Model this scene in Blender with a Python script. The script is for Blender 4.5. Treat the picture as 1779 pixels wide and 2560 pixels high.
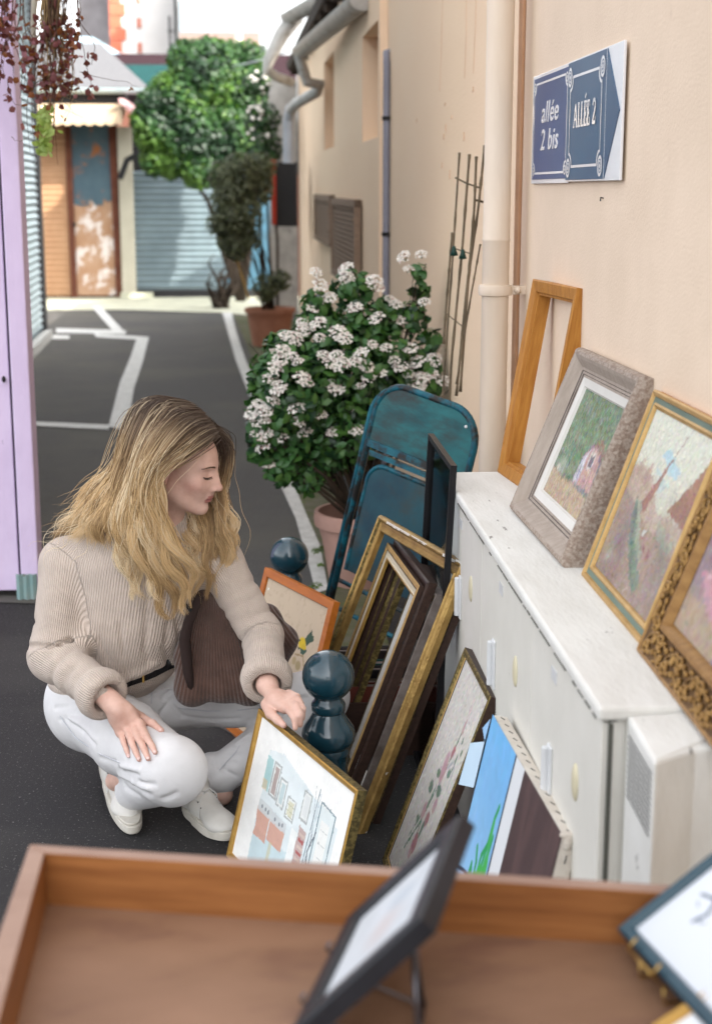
import bpy, bmesh, math, random
import numpy as np
from mathutils import Vector, Matrix
random.seed(7)
rng = np.random.default_rng(11)
for o in list(bpy.data.objects): bpy.data.objects.remove(o)
SC = bpy.context.scene
COL = SC.collection
R_ = math.radians

# ---------------------------------------------------------------- camera
FPX, CX, CY, CAMH = 3700.0, 889.5, 1280.0, 1.6
YAW, PITCH = R_(3.7808), R_(12.2744)
cam_data = bpy.data.cameras.new('camera')
cam = bpy.data.objects.new('camera', cam_data)
COL.objects.link(cam)
cam.location = (0, 0, CAMH)
cam.rotation_euler = (math.pi/2 - PITCH, 0, -YAW)
cam_data.sensor_fit = 'VERTICAL'
cam_data.sensor_height = 36.0
cam_data.lens = FPX/2560*36.0
cam_data.clip_start = 0.05
cam_data.clip_end = 600
cam_data.dof.use_dof = True
cam_data.dof.focus_distance = 3.62
cam_data.dof.aperture_fstop = 3.7
SC.camera = cam

# ---------------------------------------------------------------- world, sun, exposure
SUN_DIR = Vector((0.52, -0.48, 0.545)).normalized()      # towards the sun
SUN_EL = math.asin(SUN_DIR.z)
SUN_AZ = math.atan2(SUN_DIR.x, SUN_DIR.y)
w = bpy.data.worlds.new('World'); SC.world = w; w.use_nodes = True
nt = w.node_tree
bg = nt.nodes['Background']
sky = nt.nodes.new('ShaderNodeTexSky'); sky.sky_type = 'NISHITA'; sky.sun_disc = False
sky.sun_elevation = SUN_EL; sky.sun_rotation = SUN_AZ
sky.air_density = 1.0; sky.dust_density = 4.0; sky.ozone_density = 1.0
hs = nt.nodes.new('ShaderNodeHueSaturation'); hs.inputs['Saturation'].default_value = 0.14   # thin bright cloud veil
nt.links.new(sky.outputs[0], hs.inputs['Color'])
nt.links.new(hs.outputs[0], bg.inputs['Color'])
bg.inputs['Strength'].default_value = 0.15
sd = bpy.data.lights.new('sun', 'SUN'); sd.energy = 2.0; sd.angle = R_(0.6); sd.color = (1.0, 0.93, 0.82)
so = bpy.data.objects.new('sun', sd); COL.objects.link(so)
so.rotation_euler = SUN_DIR.to_track_quat('Z', 'Y').to_euler()
SC.view_settings.view_transform = 'Standard'
SC.view_settings.look = 'None'
SC.view_settings.gamma = 1.0
SC.view_settings.exposure = 2.35
SC.render.engine = 'CYCLES'

# ---------------------------------------------------------------- plan coordinates from picture measurements
_F = np.array([math.sin(YAW)*math.cos(PITCH), math.cos(YAW)*math.cos(PITCH), -math.sin(PITCH)])
_R = np.array([math.cos(YAW), -math.sin(YAW), 0.0]); _U = np.cross(_R, _F); _C = np.array([0, 0, CAMH])
def ray(px, py): return _F + _R*(px-CX)/FPX - _U*(py-CY)/FPX
def G(px, py, z=0.0): d = ray(px, py); return _C + d*((z-CAMH)/d[2])
def PY(px, py, y): d = ray(px, py); return _C + d*(y/d[1])
def PX(px, py, x): d = ray(px, py); return _C + d*(x/d[0])

# ---------------------------------------------------------------- materials
def _lin(c): return tuple(c)+(1.0,) if len(c) == 3 else tuple(c)
def pm(name, c1, c2=None, scale=8.0, rough=0.6, bump=0.0, bscale=40.0, metal=0.0, stretch=(1,1,1), lo=0.35, hi=0.65,
       c3=None, s3=3.0, lo3=0.55, hi3=0.62, spec=0.25, detail=5.0, attr=None, coat=0.0, bdist=0.004):
    m = bpy.data.materials.new(name); m.use_nodes = True
    n = m.node_tree.nodes; l = m.node_tree.links
    b = n['Principled BSDF']
    b.inputs['Roughness'].default_value = rough; b.inputs['Metallic'].default_value = metal
    b.inputs['Specular IOR Level'].default_value = spec
    b.inputs['Coat Weight'].default_value = coat
    tc = n.new('ShaderNodeTexCoord'); mp = n.new('ShaderNodeMapping'); mp.inputs['Scale'].default_value = stretch
    l.new(tc.outputs['Object'], mp.inputs['Vector'])
    col = None
    if attr:
        a = n.new('ShaderNodeAttribute'); a.attribute_name = attr; col = a.outputs['Color']
    if c2 is not None or attr is None:
        if c2 is None: c2 = tuple(x*0.86 for x in c1)
        nz = n.new('ShaderNodeTexNoise'); nz.inputs['Scale'].default_value = scale; nz.inputs['Detail'].default_value = detail
        nz.inputs['Roughness'].default_value = 0.6
        l.new(mp.outputs[0], nz.inputs['Vector'])
        r = n.new('ShaderNodeMapRange'); r.inputs['From Min'].default_value = lo; r.inputs['From Max'].default_value = hi
        l.new(nz.outputs['Fac'], r.inputs['Value'])
        mx = n.new('ShaderNodeMix'); mx.data_type = 'RGBA'
        l.new(r.outputs[0], mx.inputs['Factor'])
        mx.inputs['A'].default_value = _lin(c1); mx.inputs['B'].default_value = _lin(c2)
        if attr:
            mx.blend_type = 'MULTIPLY'; l.new(col, mx.inputs['A'])
        col = mx.outputs['Result']
    if c3 is not None:
        nz = n.new('ShaderNodeTexNoise'); nz.inputs['Scale'].default_value = s3; nz.inputs['Detail'].default_value = 8
        nz.inputs['Roughness'].default_value = 0.65
        l.new(mp.outputs[0], nz.inputs['Vector'])
        r = n.new('ShaderNodeMapRange'); r.inputs['From Min'].default_value = lo3; r.inputs['From Max'].default_value = hi3
        l.new(nz.outputs['Fac'], r.inputs['Value'])
        mx = n.new('ShaderNodeMix'); mx.data_type = 'RGBA'
        l.new(r.outputs[0], mx.inputs['Factor']); l.new(col, mx.inputs['A']); mx.inputs['B'].default_value = _lin(c3)
        col = mx.outputs['Result']
    l.new(col, b.inputs['Base Color'])
    if bump > 0:
        nb = n.new('ShaderNodeTexNoise'); nb.inputs['Scale'].default_value = bscale; nb.inputs['Detail'].default_value = 6
        l.new(mp.outputs[0], nb.inputs['Vector'])
        bp = n.new('ShaderNodeBump'); bp.inputs['Strength'].default_value = bump; bp.inputs['Distance'].default_value = bdist
        l.new(nb.outputs['Fac'], bp.inputs['Height']); l.new(bp.outputs[0], b.inputs['Normal'])
    return m
def glassmat(name, tint=(0.9,0.95,0.95), rough=0.02, refl=0.12):
    m = bpy.data.materials.new(name); m.use_nodes = True
    n = m.node_tree.nodes; l = m.node_tree.links
    n.remove(n['Principled BSDF'])
    t = n.new('ShaderNodeBsdfTransparent'); t.inputs[0].default_value = _lin(tint)
    g = n.new('ShaderNodeBsdfGlossy'); g.inputs['Roughness'].default_value = rough
    fr = n.new('ShaderNodeLayerWeight'); fr.inputs[0].default_value = .12
    ad = n.new('ShaderNodeMath'); ad.operation = 'ADD'; ad.inputs[1].default_value = refl
    mx = n.new('ShaderNodeMixShader'); l.new(fr.outputs[0], ad.inputs[0]); l.new(ad.outputs[0], mx.inputs[0])
    l.new(t.outputs[0], mx.inputs[1]); l.new(g.outputs[0], mx.inputs[2]); l.new(mx.outputs[0], n['Material Output'].inputs[0])
    return m

# ---------------------------------------------------------------- mesh helpers
class MB:
    def __init__(s): s.v = []; s.f = []; s.m = []; s.mats = []
    def mi(s, mat):
        if mat not in s.mats: s.mats.append(mat)
        return s.mats.index(mat)
    def poly(s, pts, mat):
        b = len(s.v); s.v += [tuple(p) for p in pts]; s.f.append(tuple(range(b, b+len(pts)))); s.m.append(s.mi(mat))
    def box(s, a, b, mat, rot=None, o=(0,0,0)):
        x0,y0,z0 = a; x1,y1,z1 = b; k = len(s.v); i = s.mi(mat)
        ps = [(x0,y0,z0),(x1,y0,z0),(x1,y1,z0),(x0,y1,z0),(x0,y0,z1),(x1,y0,z1),(x1,y1,z1),(x0,y1,z1)]
        if rot is not None: ps = [tuple(rot @ (Vector(p)-Vector(o)) + Vector(o)) for p in ps]
        s.v += ps
        for q in [(0,3,2,1),(4,5,6,7),(0,1,5,4),(1,2,6,5),(2,3,7,6),(3,0,4,7)]:
            s.f.append(tuple(k+j for j in q)); s.m.append(i)
    def hexa(s, bot, top, mat):
        k = len(s.v); i = s.mi(mat); n = len(bot); s.v += [tuple(p) for p in bot]+[tuple(p) for p in top]
        s.f.append(tuple(k+j for j in reversed(range(n)))); s.m.append(i)
        s.f.append(tuple(k+n+j for j in range(n))); s.m.append(i)
        for j in range(n):
            j2 = (j+1) % n; s.f.append((k+j, k+j2, k+n+j2, k+n+j)); s.m.append(i)
    def tube(s, path, r, mat, n=8, closed=False, cap=True):
        path = [Vector(p) for p in path]; N = len(path)
        rr = r if hasattr(r, '__len__') else [r]*N
        k = len(s.v); i = s.mi(mat); prev = None
        for a in range(N):
            if closed: t = path[(a+1) % N]-path[a-1]
            else: t = path[min(a+1,N-1)]-path[max(a-1,0)]
            if t.length < 1e-9: t = Vector((0,0,1))
            t.normalize()
            if prev is None:
                u = t.orthogonal().normalized()
            else:
                u = prev - t*prev.dot(t)
                u = u.normalized() if u.length > 1e-6 else t.orthogonal().normalized()
            prev = u; v = t.cross(u)
            for j in range(n):
                an = 2*math.pi*j/n
                s.v.append(tuple(path[a]+(u*math.cos(an)+v*math.sin(an))*rr[a]))
        L = N if closed else N-1
        for a in range(L):
            for j in range(n):
                j2 = (j+1) % n; a2 = (a+1) % N
                s.f.append((k+a*n+j, k+a*n+j2, k+a2*n+j2, k+a2*n+j)); s.m.append(i)
        if cap and not closed:
            s.f.append(tuple(k+j for j in reversed(range(n)))); s.m.append(i)
            s.f.append(tuple(k+(N-1)*n+j for j in range(n))); s.m.append(i)
    def lathe(s, prof, c, mat, n=32, a0=0):
        k = len(s.v); i = s.mi(mat); N = len(prof)
        for (r, z) in prof:
            for j in range(n):
                an = 2*math.pi*j/n; s.v.append((c[0]+r*math.cos(an), c[1]+r*math.sin(an), c[2]+z))
        for a in range(N-1):
            for j in range(n):
                j2 = (j+1) % n
                s.f.append((k+a*n+j, k+a*n+j2, k+(a+1)*n+j2, k+(a+1)*n+j)); s.m.append(i)
        s.f.append(tuple(k+j for j in reversed(range(n)))); s.m.append(i)
        s.f.append(tuple(k+(N-1)*n+j for j in range(n))); s.m.append(i)
    def ell(s, c, r, mat, n=10, m=7, rot=None):
        k = len(s.v); i = s.mi(mat)
        for a in range(1, m):
            th = math.pi*a/m
            for j in range(n):
                ph = 2*math.pi*j/n
                p = Vector((r[0]*math.sin(th)*math.cos(ph), r[1]*math.sin(th)*math.sin(ph), r[2]*math.cos(th)))
                if rot is not None: p = rot @ p
                s.v.append((c[0]+p.x, c[1]+p.y, c[2]+p.z))
        for sgn in (1, -1):
            p = Vector((0,0,r[2]*sgn))
            if rot is not None: p = rot @ p
            s.v.append((c[0]+p.x, c[1]+p.y, c[2]+p.z))
        T = k+(m-1)*n
        for j in range(n):
            j2 = (j+1) % n
            s.f.append((T, k+j, k+j2)); s.m.append(i)
            s.f.append((T+1, k+(m-2)*n+j2, k+(m-2)*n+j)); s.m.append(i)
            for a in range(m-2):
                s.f.append((k+a*n+j, k+(a+1)*n+j, k+(a+1)*n+j2, k+a*n+j2)); s.m.append(i)
    def build(s, name, parent=None, smooth=False, bevel=0, label=None, wn=False):
        me = bpy.data.meshes.new(name); me.from_pydata(s.v, [], s.f)
        for m in s.mats: me.materials.append(m)
        me.polygons.foreach_set('material_index', s.m)
        if smooth: me.shade_smooth()
        me.update()
        o = bpy.data.objects.new(name, me); COL.objects.link(o)
        if parent is not None: o.parent = parent
        if bevel > 0:
            bv = o.modifiers.new('bevel', 'BEVEL'); bv.width = bevel; bv.segments = 2; bv.limit_method = 'ANGLE'; bv.angle_limit = R_(40)
        if label: o['label'] = label
        return o
def smooth_angle(o, deg=35):
    me = o.data; me.shade_smooth()
    try: me.set_sharp_from_angle(angle=R_(deg))
    except Exception: pass
    return o
def empty(name, loc, label, cat, group=None, M=None):
    o = bpy.data.objects.new(name, None); COL.objects.link(o); o.empty_display_size = 0.1
    if M is not None: o.matrix_basis = M
    else: o.location = loc
    o['label'] = label; o['category'] = cat
    if group: o['group'] = group
    return o
def tag(o, label, cat, group=None, kind=None):
    o['label'] = label; o['category'] = cat
    if group: o['group'] = group
    if kind: o['kind'] = kind
    return o
def struct(o): o['kind'] = 'structure'; return o
def rehome(o, loc):
    """move a mesh object's origin to loc"""
    o.data.transform(Matrix.Translation(-Vector(loc))); o.location = loc; return o
def childize(o, parent):
    """parent a world-space mesh under an (already placed) thing"""
    m = parent.matrix_basis.inverted()
    if parent.parent is not None: m = m @ parent.parent.matrix_basis.inverted()
    o.data.transform(m); o.parent = parent; return o
def LM(o):   # matrix from location before depsgraph update
    return Matrix.Translation(o.location)

# ---------------------------------------------------------------- small 2-D painter for pictures (pigment only)
class Canvas:
    def __init__(s, W, H, c=(1,1,1)):
        s.W, s.H = W, H; s.a = np.ones((H, W, 3))*np.array(c)
        s.u, s.v = np.meshgrid((np.arange(W)+.5)/W, (np.arange(H)+.5)/H)
    def noise(s, sc, seed=0, asp=1.0):
        r = np.random.default_rng(seed); out = np.zeros((s.H, s.W)); amp = 1; tot = 0
        for o in range(4):
            n = max(2, int(sc*2**o)); m = max(2, int(sc*2**o*asp)); g = r.random((m+2, n+2))
            x = s.u*n; y = s.v*m; xi = x.astype(int); yi = y.astype(int); fx = x-xi; fy = y-yi
            fx = fx*fx*(3-2*fx); fy = fy*fy*(3-2*fy)
            out += amp*((g[yi,xi]*(1-fx)+g[yi,xi+1]*fx)*(1-fy)+(g[yi+1,xi]*(1-fx)+g[yi+1,xi+1]*fx)*fy); tot += amp; amp *= .55
        return out/tot
    def mix(s, mask, c):
        mask = np.clip(mask, 0, 1)[..., None]; s.a = s.a*(1-mask)+np.array(c)*mask
    def polymask(s, pts, warp=0, seed=0):
        u, v = s.u, s.v
        if warp: u = u+(s.noise(6, seed)-.5)*warp; v = v+(s.noise(6, seed+1)-.5)*warp
        ins = np.zeros(u.shape, bool); n = len(pts)
        for i in range(n):
            x0,y0 = pts[i]; x1,y1 = pts[(i+1) % n]
            c = ((y0 > v) != (y1 > v))
            with np.errstate(divide='ignore', invalid='ignore'):
                xx = (x1-x0)*(v-y0)/((y1-y0) if y1 != y0 else 1e-9)+x0
            ins ^= c & (u < xx)
        return ins.astype(float)
    def poly(s, pts, c, a=1, warp=0, seed=0): s.mix(s.polymask(pts, warp, seed)*a, c)
    def rect(s, u0, v0, u1, v1, c, a=1, warp=0, seed=0): s.poly([(u0,v0),(u1,v0),(u1,v1),(u0,v1)], c, a, warp, seed)
    def line(s, pts, w, c, a=1):
        asp = s.H/s.W
        for (x0,y0),(x1,y1) in zip(pts[:-1], pts[1:]):
            dx, dy = x1-x0, (y1-y0)*asp; L = dx*dx+dy*dy+1e-12
            t = np.clip(((s.u-x0)*dx+(s.v-y0)*asp*dy)/L, 0, 1)
            d = np.hypot(s.u-x0-t*dx, (s.v-y0)*asp-t*dy)
            s.mix(np.clip((w-d)/(w*.4)+.5, 0, 1)*a, c)
    def blob(s, x, y, rx, ry, c, a=1, soft=.3):
        d = np.sqrt(((s.u-x)/rx)**2+((s.v-y)/ry)**2); s.mix(np.clip((1-d)/soft, 0, 1)*a, c)
def _brush(s, n, L, W, jit=.05, seed=0, ang=None, spread=.6):
    r = np.random.default_rng(seed); a0 = s.a.copy()
    for _ in range(n):
        x, y = r.random(), r.random(); c = a0[min(int(y*s.H),s.H-1), min(int(x*s.W),s.W-1)]*(1+r.normal()*jit)+r.normal(size=3)*jit*.25
        a = r.uniform(0,math.pi) if ang is None else ang+r.normal()*spread; l = L*r.uniform(.5,1.3); px, py = x*s.W, y*s.H
        i0, i1 = int(max(0,px-l-2)), int(min(s.W,px+l+3)); j0, j1 = int(max(0,py-l-2)), int(min(s.H,py+l+3))
        X, Y = np.meshgrid(np.arange(i0,i1)-px, np.arange(j0,j1)-py); t = X*math.cos(a)+Y*math.sin(a); q = -X*math.sin(a)+Y*math.cos(a)
        m = (np.clip(1.2-np.abs(t)/l,0,.5)*2*np.clip(1.3-np.abs(q)/W,0,.5)*2)[...,None]*.85; s.a[j0:j1,i0:i1] = s.a[j0:j1,i0:i1]*(1-m)+c*m
Canvas.brush = _brush
def picmat(name, rough=0.6, bump=0.0, bscale=200, spec=0.3, coat=0.0):
    return pm(name, (1,1,1), None, rough=rough, bump=bump, bscale=bscale, attr='paint', spec=spec, coat=coat, bdist=0.002)
def picture(name, cv, x0, y0, x1, y1, z, mat, parent, label=None):
    """a painted sheet: grid mesh whose vertices carry the pigment"""
    W, H = cv.W, cv.H
    xs = np.linspace(x0, x1, W); ys = np.linspace(y0, y1, H)
    X, Y = np.meshgrid(xs, ys); V = np.stack([X, Y, np.full_like(X, z)], -1).reshape(-1, 3)
    idx = np.arange(W*H).reshape(H, W)
    F = np.stack([idx[:-1,:-1], idx[:-1,1:], idx[1:,1:], idx[1:,:-1]], -1).reshape(-1, 4)
    me = bpy.data.meshes.new(name); me.from_pydata(V.tolist(), [], F.tolist())
    ca = me.color_attributes.new('paint', 'FLOAT_COLOR', 'POINT')
    c = np.ones((W*H, 4)); c[:, :3] = np.clip(cv.a, 0, 1).reshape(-1, 3)
    ca.data.foreach_set('color', c.ravel()); me.materials.append(mat)
    o = bpy.data.objects.new(name, me); COL.objects.link(o); o.parent = parent
    if label: o['label'] = label
    return o

# ---------------------------------------------------------------- common materials
M_asphalt = pm('asphalt', (0.030,0.029,0.030), (0.22,0.21,0.20), scale=130, rough=0.85, bump=0.8, bscale=420, lo=.61, hi=.70, c3=(0.070,0.067,0.062), s3=.8, lo3=.46, hi3=.80, bdist=.006, spec=.3)
M_asph2 = pm('worn_grey_asphalt', (0.078,0.075,0.073), (0.19,0.185,0.18), scale=120, rough=.85, bump=.6, bscale=300, lo=.58, hi=.74, c3=(0.105,0.100,0.088), s3=.7, lo3=.44, hi3=.66, bdist=.005)
M_line = pm('road_paint', (0.62,0.62,0.60), (0.48,0.48,0.46), scale=14, rough=0.8, bump=.3, bscale=300, c3=(0.12,0.12,0.115), s3=40, lo3=.62, hi3=.7)
M_conc = pm('pale_concrete', (0.52,0.52,0.40), (0.42,0.42,0.33), scale=3, rough=.9, bump=.3, bscale=60)
M_moss = pm('mossy_concrete', (0.13,0.12,0.09), (0.075,0.085,0.035), scale=9, rough=.95, bump=.6, bscale=120, c3=(0.10,0.14,0.03), s3=16, lo3=.56, hi3=.66)
M_peach = pm('peach_render', (0.78,0.63,0.49), (0.725,0.58,0.445), scale=3.0, rough=.92, bump=.35, bscale=140, c3=(0.62,0.48,0.37), s3=7, lo3=.66, hi3=.80, spec=.2, bdist=.003)
M_cream = pm('cream_render', (0.90,0.685,0.49), (0.87,0.65,0.46), scale=1.6, rough=.92, bump=.3, bscale=90, c3=(.88,.70,.52), s3=1.1, lo3=.45, hi3=.75, stretch=(1,.22,.8), spec=.2)  # own colour of the low building; bounced-sun tint on the near wall
M_pipe = pm('pipe_cream_paint', (0.72,0.61,0.50), (0.66,0.55,0.44), scale=5, rough=.55, stretch=(3,3,.5), bump=.08, bscale=60)
M_conduit = pm('conduit_orange_paint', (0.74,0.47,0.30), (0.64,0.39,0.25), scale=9, rough=.6)
M_white = pm('white_enamel', (0.74,0.72,0.66), (0.68,0.66,0.60), scale=5, rough=.55, bump=.12, bscale=90, c3=(0.30,0.28,0.24), s3=28, lo3=.70, hi3=.76, spec=.3)
M_whitetop = pm('white_peeling_paint', (0.74,0.735,0.70), (0.66,0.65,0.61), scale=6, rough=.6, bump=.35, bscale=46, c3=(0.25,0.24,0.22), s3=14, lo3=.655, hi3=.675, stretch=(3.2,.8,1))
M_dark = pm('dark_metal', (0.02,0.02,0.022), rough=.5)
M_black = pm('black_lacquer', (0.012,0.012,0.014), rough=.35)
M_boll = pm('bollard_paint', (0.010,0.048,0.070), (0.008,0.038,0.056), scale=10, rough=.20, bump=.07, bscale=70, coat=.5, spec=.6, c3=(.05,.075,.08), s3=60, lo3=.68, hi3=.72)
M_terra = pm('terracotta', (0.42,0.19,0.12), (0.34,0.14,0.085), scale=6, rough=.85, bump=.2, bscale=60)
M_terrap = pm('pale_pink_terracotta', (0.46,0.28,0.23), (0.38,0.23,0.19), scale=5, rough=.9, bump=.2, bscale=60)
M_soil = pm('soil', (0.03,0.02,0.015), rough=1, bump=1, bscale=40, bdist=.02)
# ================================================================ SETTING: ground
def sheet(name, pts, z, mat):
    mb = MB(); mb.poly([(p[0], p[1], z) for p in pts], mat); return struct(mb.build(name))
sheet('ground', [(-150,-60),(150,-60),(150,260),(-150,260)], 0.0, M_asphalt)
sheet('pavement', [G(60,778)[:2], G(300,776)[:2], G(545,783)[:2], G(760,800)[:2], (1.5,24), (-4.5,24)], 0.009, M_conc)
def gp(*pts): return [G(x,y)[:2] for x,y in pts]
sheet('mossy_verge', gp((585,790),(735,795),(745,880),(900,1400),(1000,1700),(855,1640),(800,1470),(720,1200),(672,1010),(615,860)), 0.008, M_moss)
sheet('alley_road', gp((-200,1503),(130,1512),(330,1700),(600,1850),(820,1860),(900,1500),(745,790),(60,774),(-60,774),(-200,1100)), 0.004, M_asph2)
def marking(*q):
    q = gp(*q); return sheet('road_marking', q, 0.012+.0005*random.random(), M_line)
marking((228,766),(250,766),(316,836),(288,836))
marking((141,823),(275,827),(316,829),(313,838),(141,834))
marking((130,840),(174,841),(174,850),(130,850))
marking((236,836),(372,845),(370,853),(240,845))
marking((343,846),(372,848),(358,905),(335,975),(318,1082),(272,1070),(300,960),(327,895))
marking((85,1058),(275,1066),(272,1078),(85,1068))
marking((556,783),(579,783),(590,830),(613,900),(650,985),(676,1050),(702,1130),(728,1200),(765,1290),(800,1370),(820,1480),(790,1490),(768,1405),(738,1300),(706,1230),(680,1150),(650,1060),(622,990),(590,905),(569,830))

# ---------------------------------------------------------------- near building (right): carries the street plaques
WX = 0.77
def wallbox(mb, x0, y0, z0, x1, y1, z1, mat): mb.box((x0,y0,z0),(x1,y1,z1), mat)
nb = empty('rendered_building', (WX, 4, 0), 'pale peach rendered building carrying the blue alley plaques', 'building')
mb = MB(); mb.box((WX,-3,0),(WX+5,4.37,6.6), M_peach); mb.box((WX+.001,4.371,0),(WX+5,8.9,6.6), M_cream); childize(mb.build('wall'), nb)  # one wall; far stretch coloured warmer to stand in for bounced sunlight
mb = MB(); mb.box((WX-0.25,-3,6.6),(WX+5,8.9,6.75), M_dark); childize(mb.build('roof'), nb)
# main downpipe with socket joint and bracket
px_, py_ = 0.684, 4.27
mb = MB()
mb.lathe([(.0385,-.02),(.0385,1.455),(.0400,1.458),(.0400,1.463),(.0385,1.466),(.0385,6.5)], (px_,py_,0), M_pipe, 36)
dp = childize(smooth_angle(mb.build('downpipe')), nb)
mb = MB(); mb.lathe([(.0395,-.016),(.047,-.014),(.049,-.006),(.049,.006),(.047,.014),(.0395,.016)], (0,0,0), M_pipe, 36)
mb.box((.03,-.012,-.012),(.10,.012,.012), M_pipe); mb.ell((.062,-.016,0),(.01,.014,.01), M_pipe)
c = smooth_angle(mb.build('pipe_clamp')); c.parent = dp; c.location = Vector((px_,py_,1.318))-nb.location
mb = MB()
mb.tube([(WX-.006,4.385,0.9),(WX-.006,4.385,6.5)], .0095, M_conduit, 10)
mb.tube([(WX-.006,4.36,0.9),(WX-.006,4.36,6.5)], .007, M_conduit, 8)
childize(mb.build('conduit', smooth=True), nb)
# small rusty hook, nail marks and cable below the plaques / on the wall
mb = MB(); mb.tube([(WX,3.32,1.582),(WX-.006,3.32,1.584),(WX-.007,3.318,1.576)], .0018, M_dark, 5)
childize(mb.build('wall_hook'), nb)

# ---------------------------------------------------------------- far right building, lower eaves, with shutters, gutters
fb = empty('low_rendered_building', (0.7, 12, 0), 'low cream rendered building with brown shutters and eaves gutters', 'building')
A = Vector((WX-.045, 8.9, 0)); B = Vector((0.53, 18.9, 0))
def fw(t, z, off=0.0):    # point along the far wall, t metres from A
    d = (B-A).normalized(); n = Vector((-d.y, d.x, 0))
    return A + d*t + n*off + Vector((0,0,z))
L = (B-A).length
def fyt(px): # distance along far wall seen at picture column px
    best = min(range(0, 1000), key=lambda i: abs(proj(fw(L*i/1000, 1.6))[0]-px)); return L*best/1000
def proj(P):
    v = np.array(P)-_C; z = v@_F; return (CX+FPX*(v@_R)/z, CY-FPX*(v@_U)/z)
tw = [(fyt(944), fyt(905), 1.98+.0, 2.75), (fyt(837), fyt(811), 2.02, 2.95)]
def zat(t, py, off=0):   # height on far wall at distance t for picture row py
    lo, hi = 0.0, 6.0
    for _ in range(40):
        m = (lo+hi)/2
        if proj(fw(t, m, off))[1] > py: lo = m
        else: hi = m
    return lo
# wall with two window openings
ops = []
for (pa, pb, ytop, ybot) in [(944,905,48,342),(835,811,128,366)]:
    ta, tb = fyt(pa), fyt(pb); ops.append((ta, tb, zat(ta, ybot), zat(ta, ytop)))
H2 = 3.05
mb = MB()
def wseg(t0,t1,z0,z1):
    bot = [fw(t0,z0), fw(t1,z0), fw(t1,z0,-.35), fw(t0,z0,-.35)]; top = [p+Vector((0,0,z1-z0)) for p in bot]
    mb.hexa(bot, top, M_cream)
prev = 0.0
for (ta,tb,zb,zt) in sorted(ops):
    wseg(prev, ta, 0, H2); wseg(ta, tb, 0, zb); wseg(ta, tb, min(zt,H2-.05), H2); prev = tb
wseg(prev, L, 0, H2)
childize(mb.build('wall'), fb)
M_brownwood = pm('weathered_brown_shutter', (0.30,0.21,0.15), (0.22,0.15,0.105), scale=12, rough=.8, stretch=(1,1,6), bump=.3)
M_windowpanel = pm('orange_brown_window_panel', (0.52,0.33,0.19), (0.46,0.28,0.16), scale=8, rough=.8)
M_eave = pm('old_eaves_timber', (0.06,0.045,0.035), (0.03,0.022,0.018), scale=20, rough=.9)
for (ta,tb,zb,zt) in ops:
    mb = MB(); mb.poly([fw(ta,zb,-.16), fw(tb,zb,-.16), fw(tb,min(zt,H2),-.16), fw(ta,min(zt,H2),-.16)], M_windowpanel)
    childize(mb.build('window'), fb)
def shutter(pa, pb, y0, y1, nsl, skew=0.0):
    mb = MB(); ta, tb = fyt(pa), fyt(pb); zt, zb = zat((ta+tb)/2, y0), zat((ta+tb)/2, y1)
    def slab(t0,t1,za,zb_,o0,o1):
        mb.hexa([fw(t0,za,o0),fw(t1,za,o0),fw(t1,za,o1),fw(t0,za,o1)],[fw(t0,zb_,o0),fw(t1,zb_,o0),fw(t1,zb_,o1),fw(t0,zb_,o1)],M_brownwood)
    mb.poly([fw(ta+.02,zb+.02,.013),fw(tb-.02,zb+.02,.013),fw(tb-.02,zt-.02,.013),fw(ta+.02,zt-.02,.013)], M_dark)
    slab(ta,ta+.05,zb,zt,.012,.055); slab(tb-.05,tb,zb,zt,.012,.055)
    slab(ta,tb,zt-.05,zt,.010,.053); slab(ta,tb,zb,zb+.05,.010,.053)
    for i in range(nsl):
        z = zb+.05+(zt-zb-.1)*(i+.5)/nsl; h = (zt-zb)/nsl*.30
        slab(ta+.05,tb-.05,z-h,z+h,.02,.04)
    slab(ta,ta+.16,zt-.14,zt-.12,.056,.066); slab(ta,ta+.16,zb+.12,zb+.14,.056,.066)
    o = childize(mb.build('shutter'), fb); return o
shutter(906, 843, 497, 705, 15); shutter(839, 797, 487, 606, 9)
# roof slab + eaves
mb = MB()
mb.hexa([fw(-.05,H2,.12), fw(L,H2-.02,.12), fw(L,H2-.02,-3.2), fw(-.05,H2,-3.2)],
        [fw(-.05,H2+.08,.14), fw(L,H2+.06,.14), fw(L,H2+2.0,-3.2), fw(-.05,H2+2.0,-3.2)], M_eave)
for i in range(14):
    t = L*(i+.5)/14; mb.hexa([fw(t,H2-.09,.10),fw(t+.09,H2-.09,.10),fw(t+.09,H2-.09,-.0),fw(t,H2-.09,-.0)],[fw(t,H2-.003,.10),fw(t+.09,H2-.003,.10),fw(t+.09,H2-.003,-.0),fw(t,H2-.003,-.0)],M_eave)
childize(mb.build('roof'), fb)
M_zinc = pm('zinc_gutter', (0.52,0.50,0.47), (0.40,0.385,0.36), scale=14, rough=.5, metal=.35, c3=(.26,.22,.17), s3=10, lo3=.55, hi3=.68)
def halfpipe(mb, p0, p1, r, mat, n=9, th=.006):
    d = (Vector(p1)-Vector(p0)).normalized(); s = d.cross(Vector((0,0,1))).normalized(); upv = s.cross(d)
    rings = []
    for P in (Vector(p0), Vector(p1)):
        ring = []
        for rr, rng_ in ((r, range(n+1)), (r-th, range(n, -1, -1))):
            for j in rng_:
                an = math.pi*j/n; ring.append(P + s*math.cos(an)*rr - upv*math.sin(an)*rr)
        rings.append(ring)
    mb.hexa(rings[0], rings[1], mat)
    # end cap
    mb.poly([Vector(p0)+(s*math.cos(math.pi*j/n)-upv*math.sin(math.pi*j/n))*r for j in range(n+1)], mat)
    mb.poly([Vector(p1)+(s*math.cos(math.pi*j/n)-upv*math.sin(math.pi*j/n))*(r-.001) for j in range(n+1)], mat)
def PP(px, py, y): return Vector(PY(px, py, y))
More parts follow.
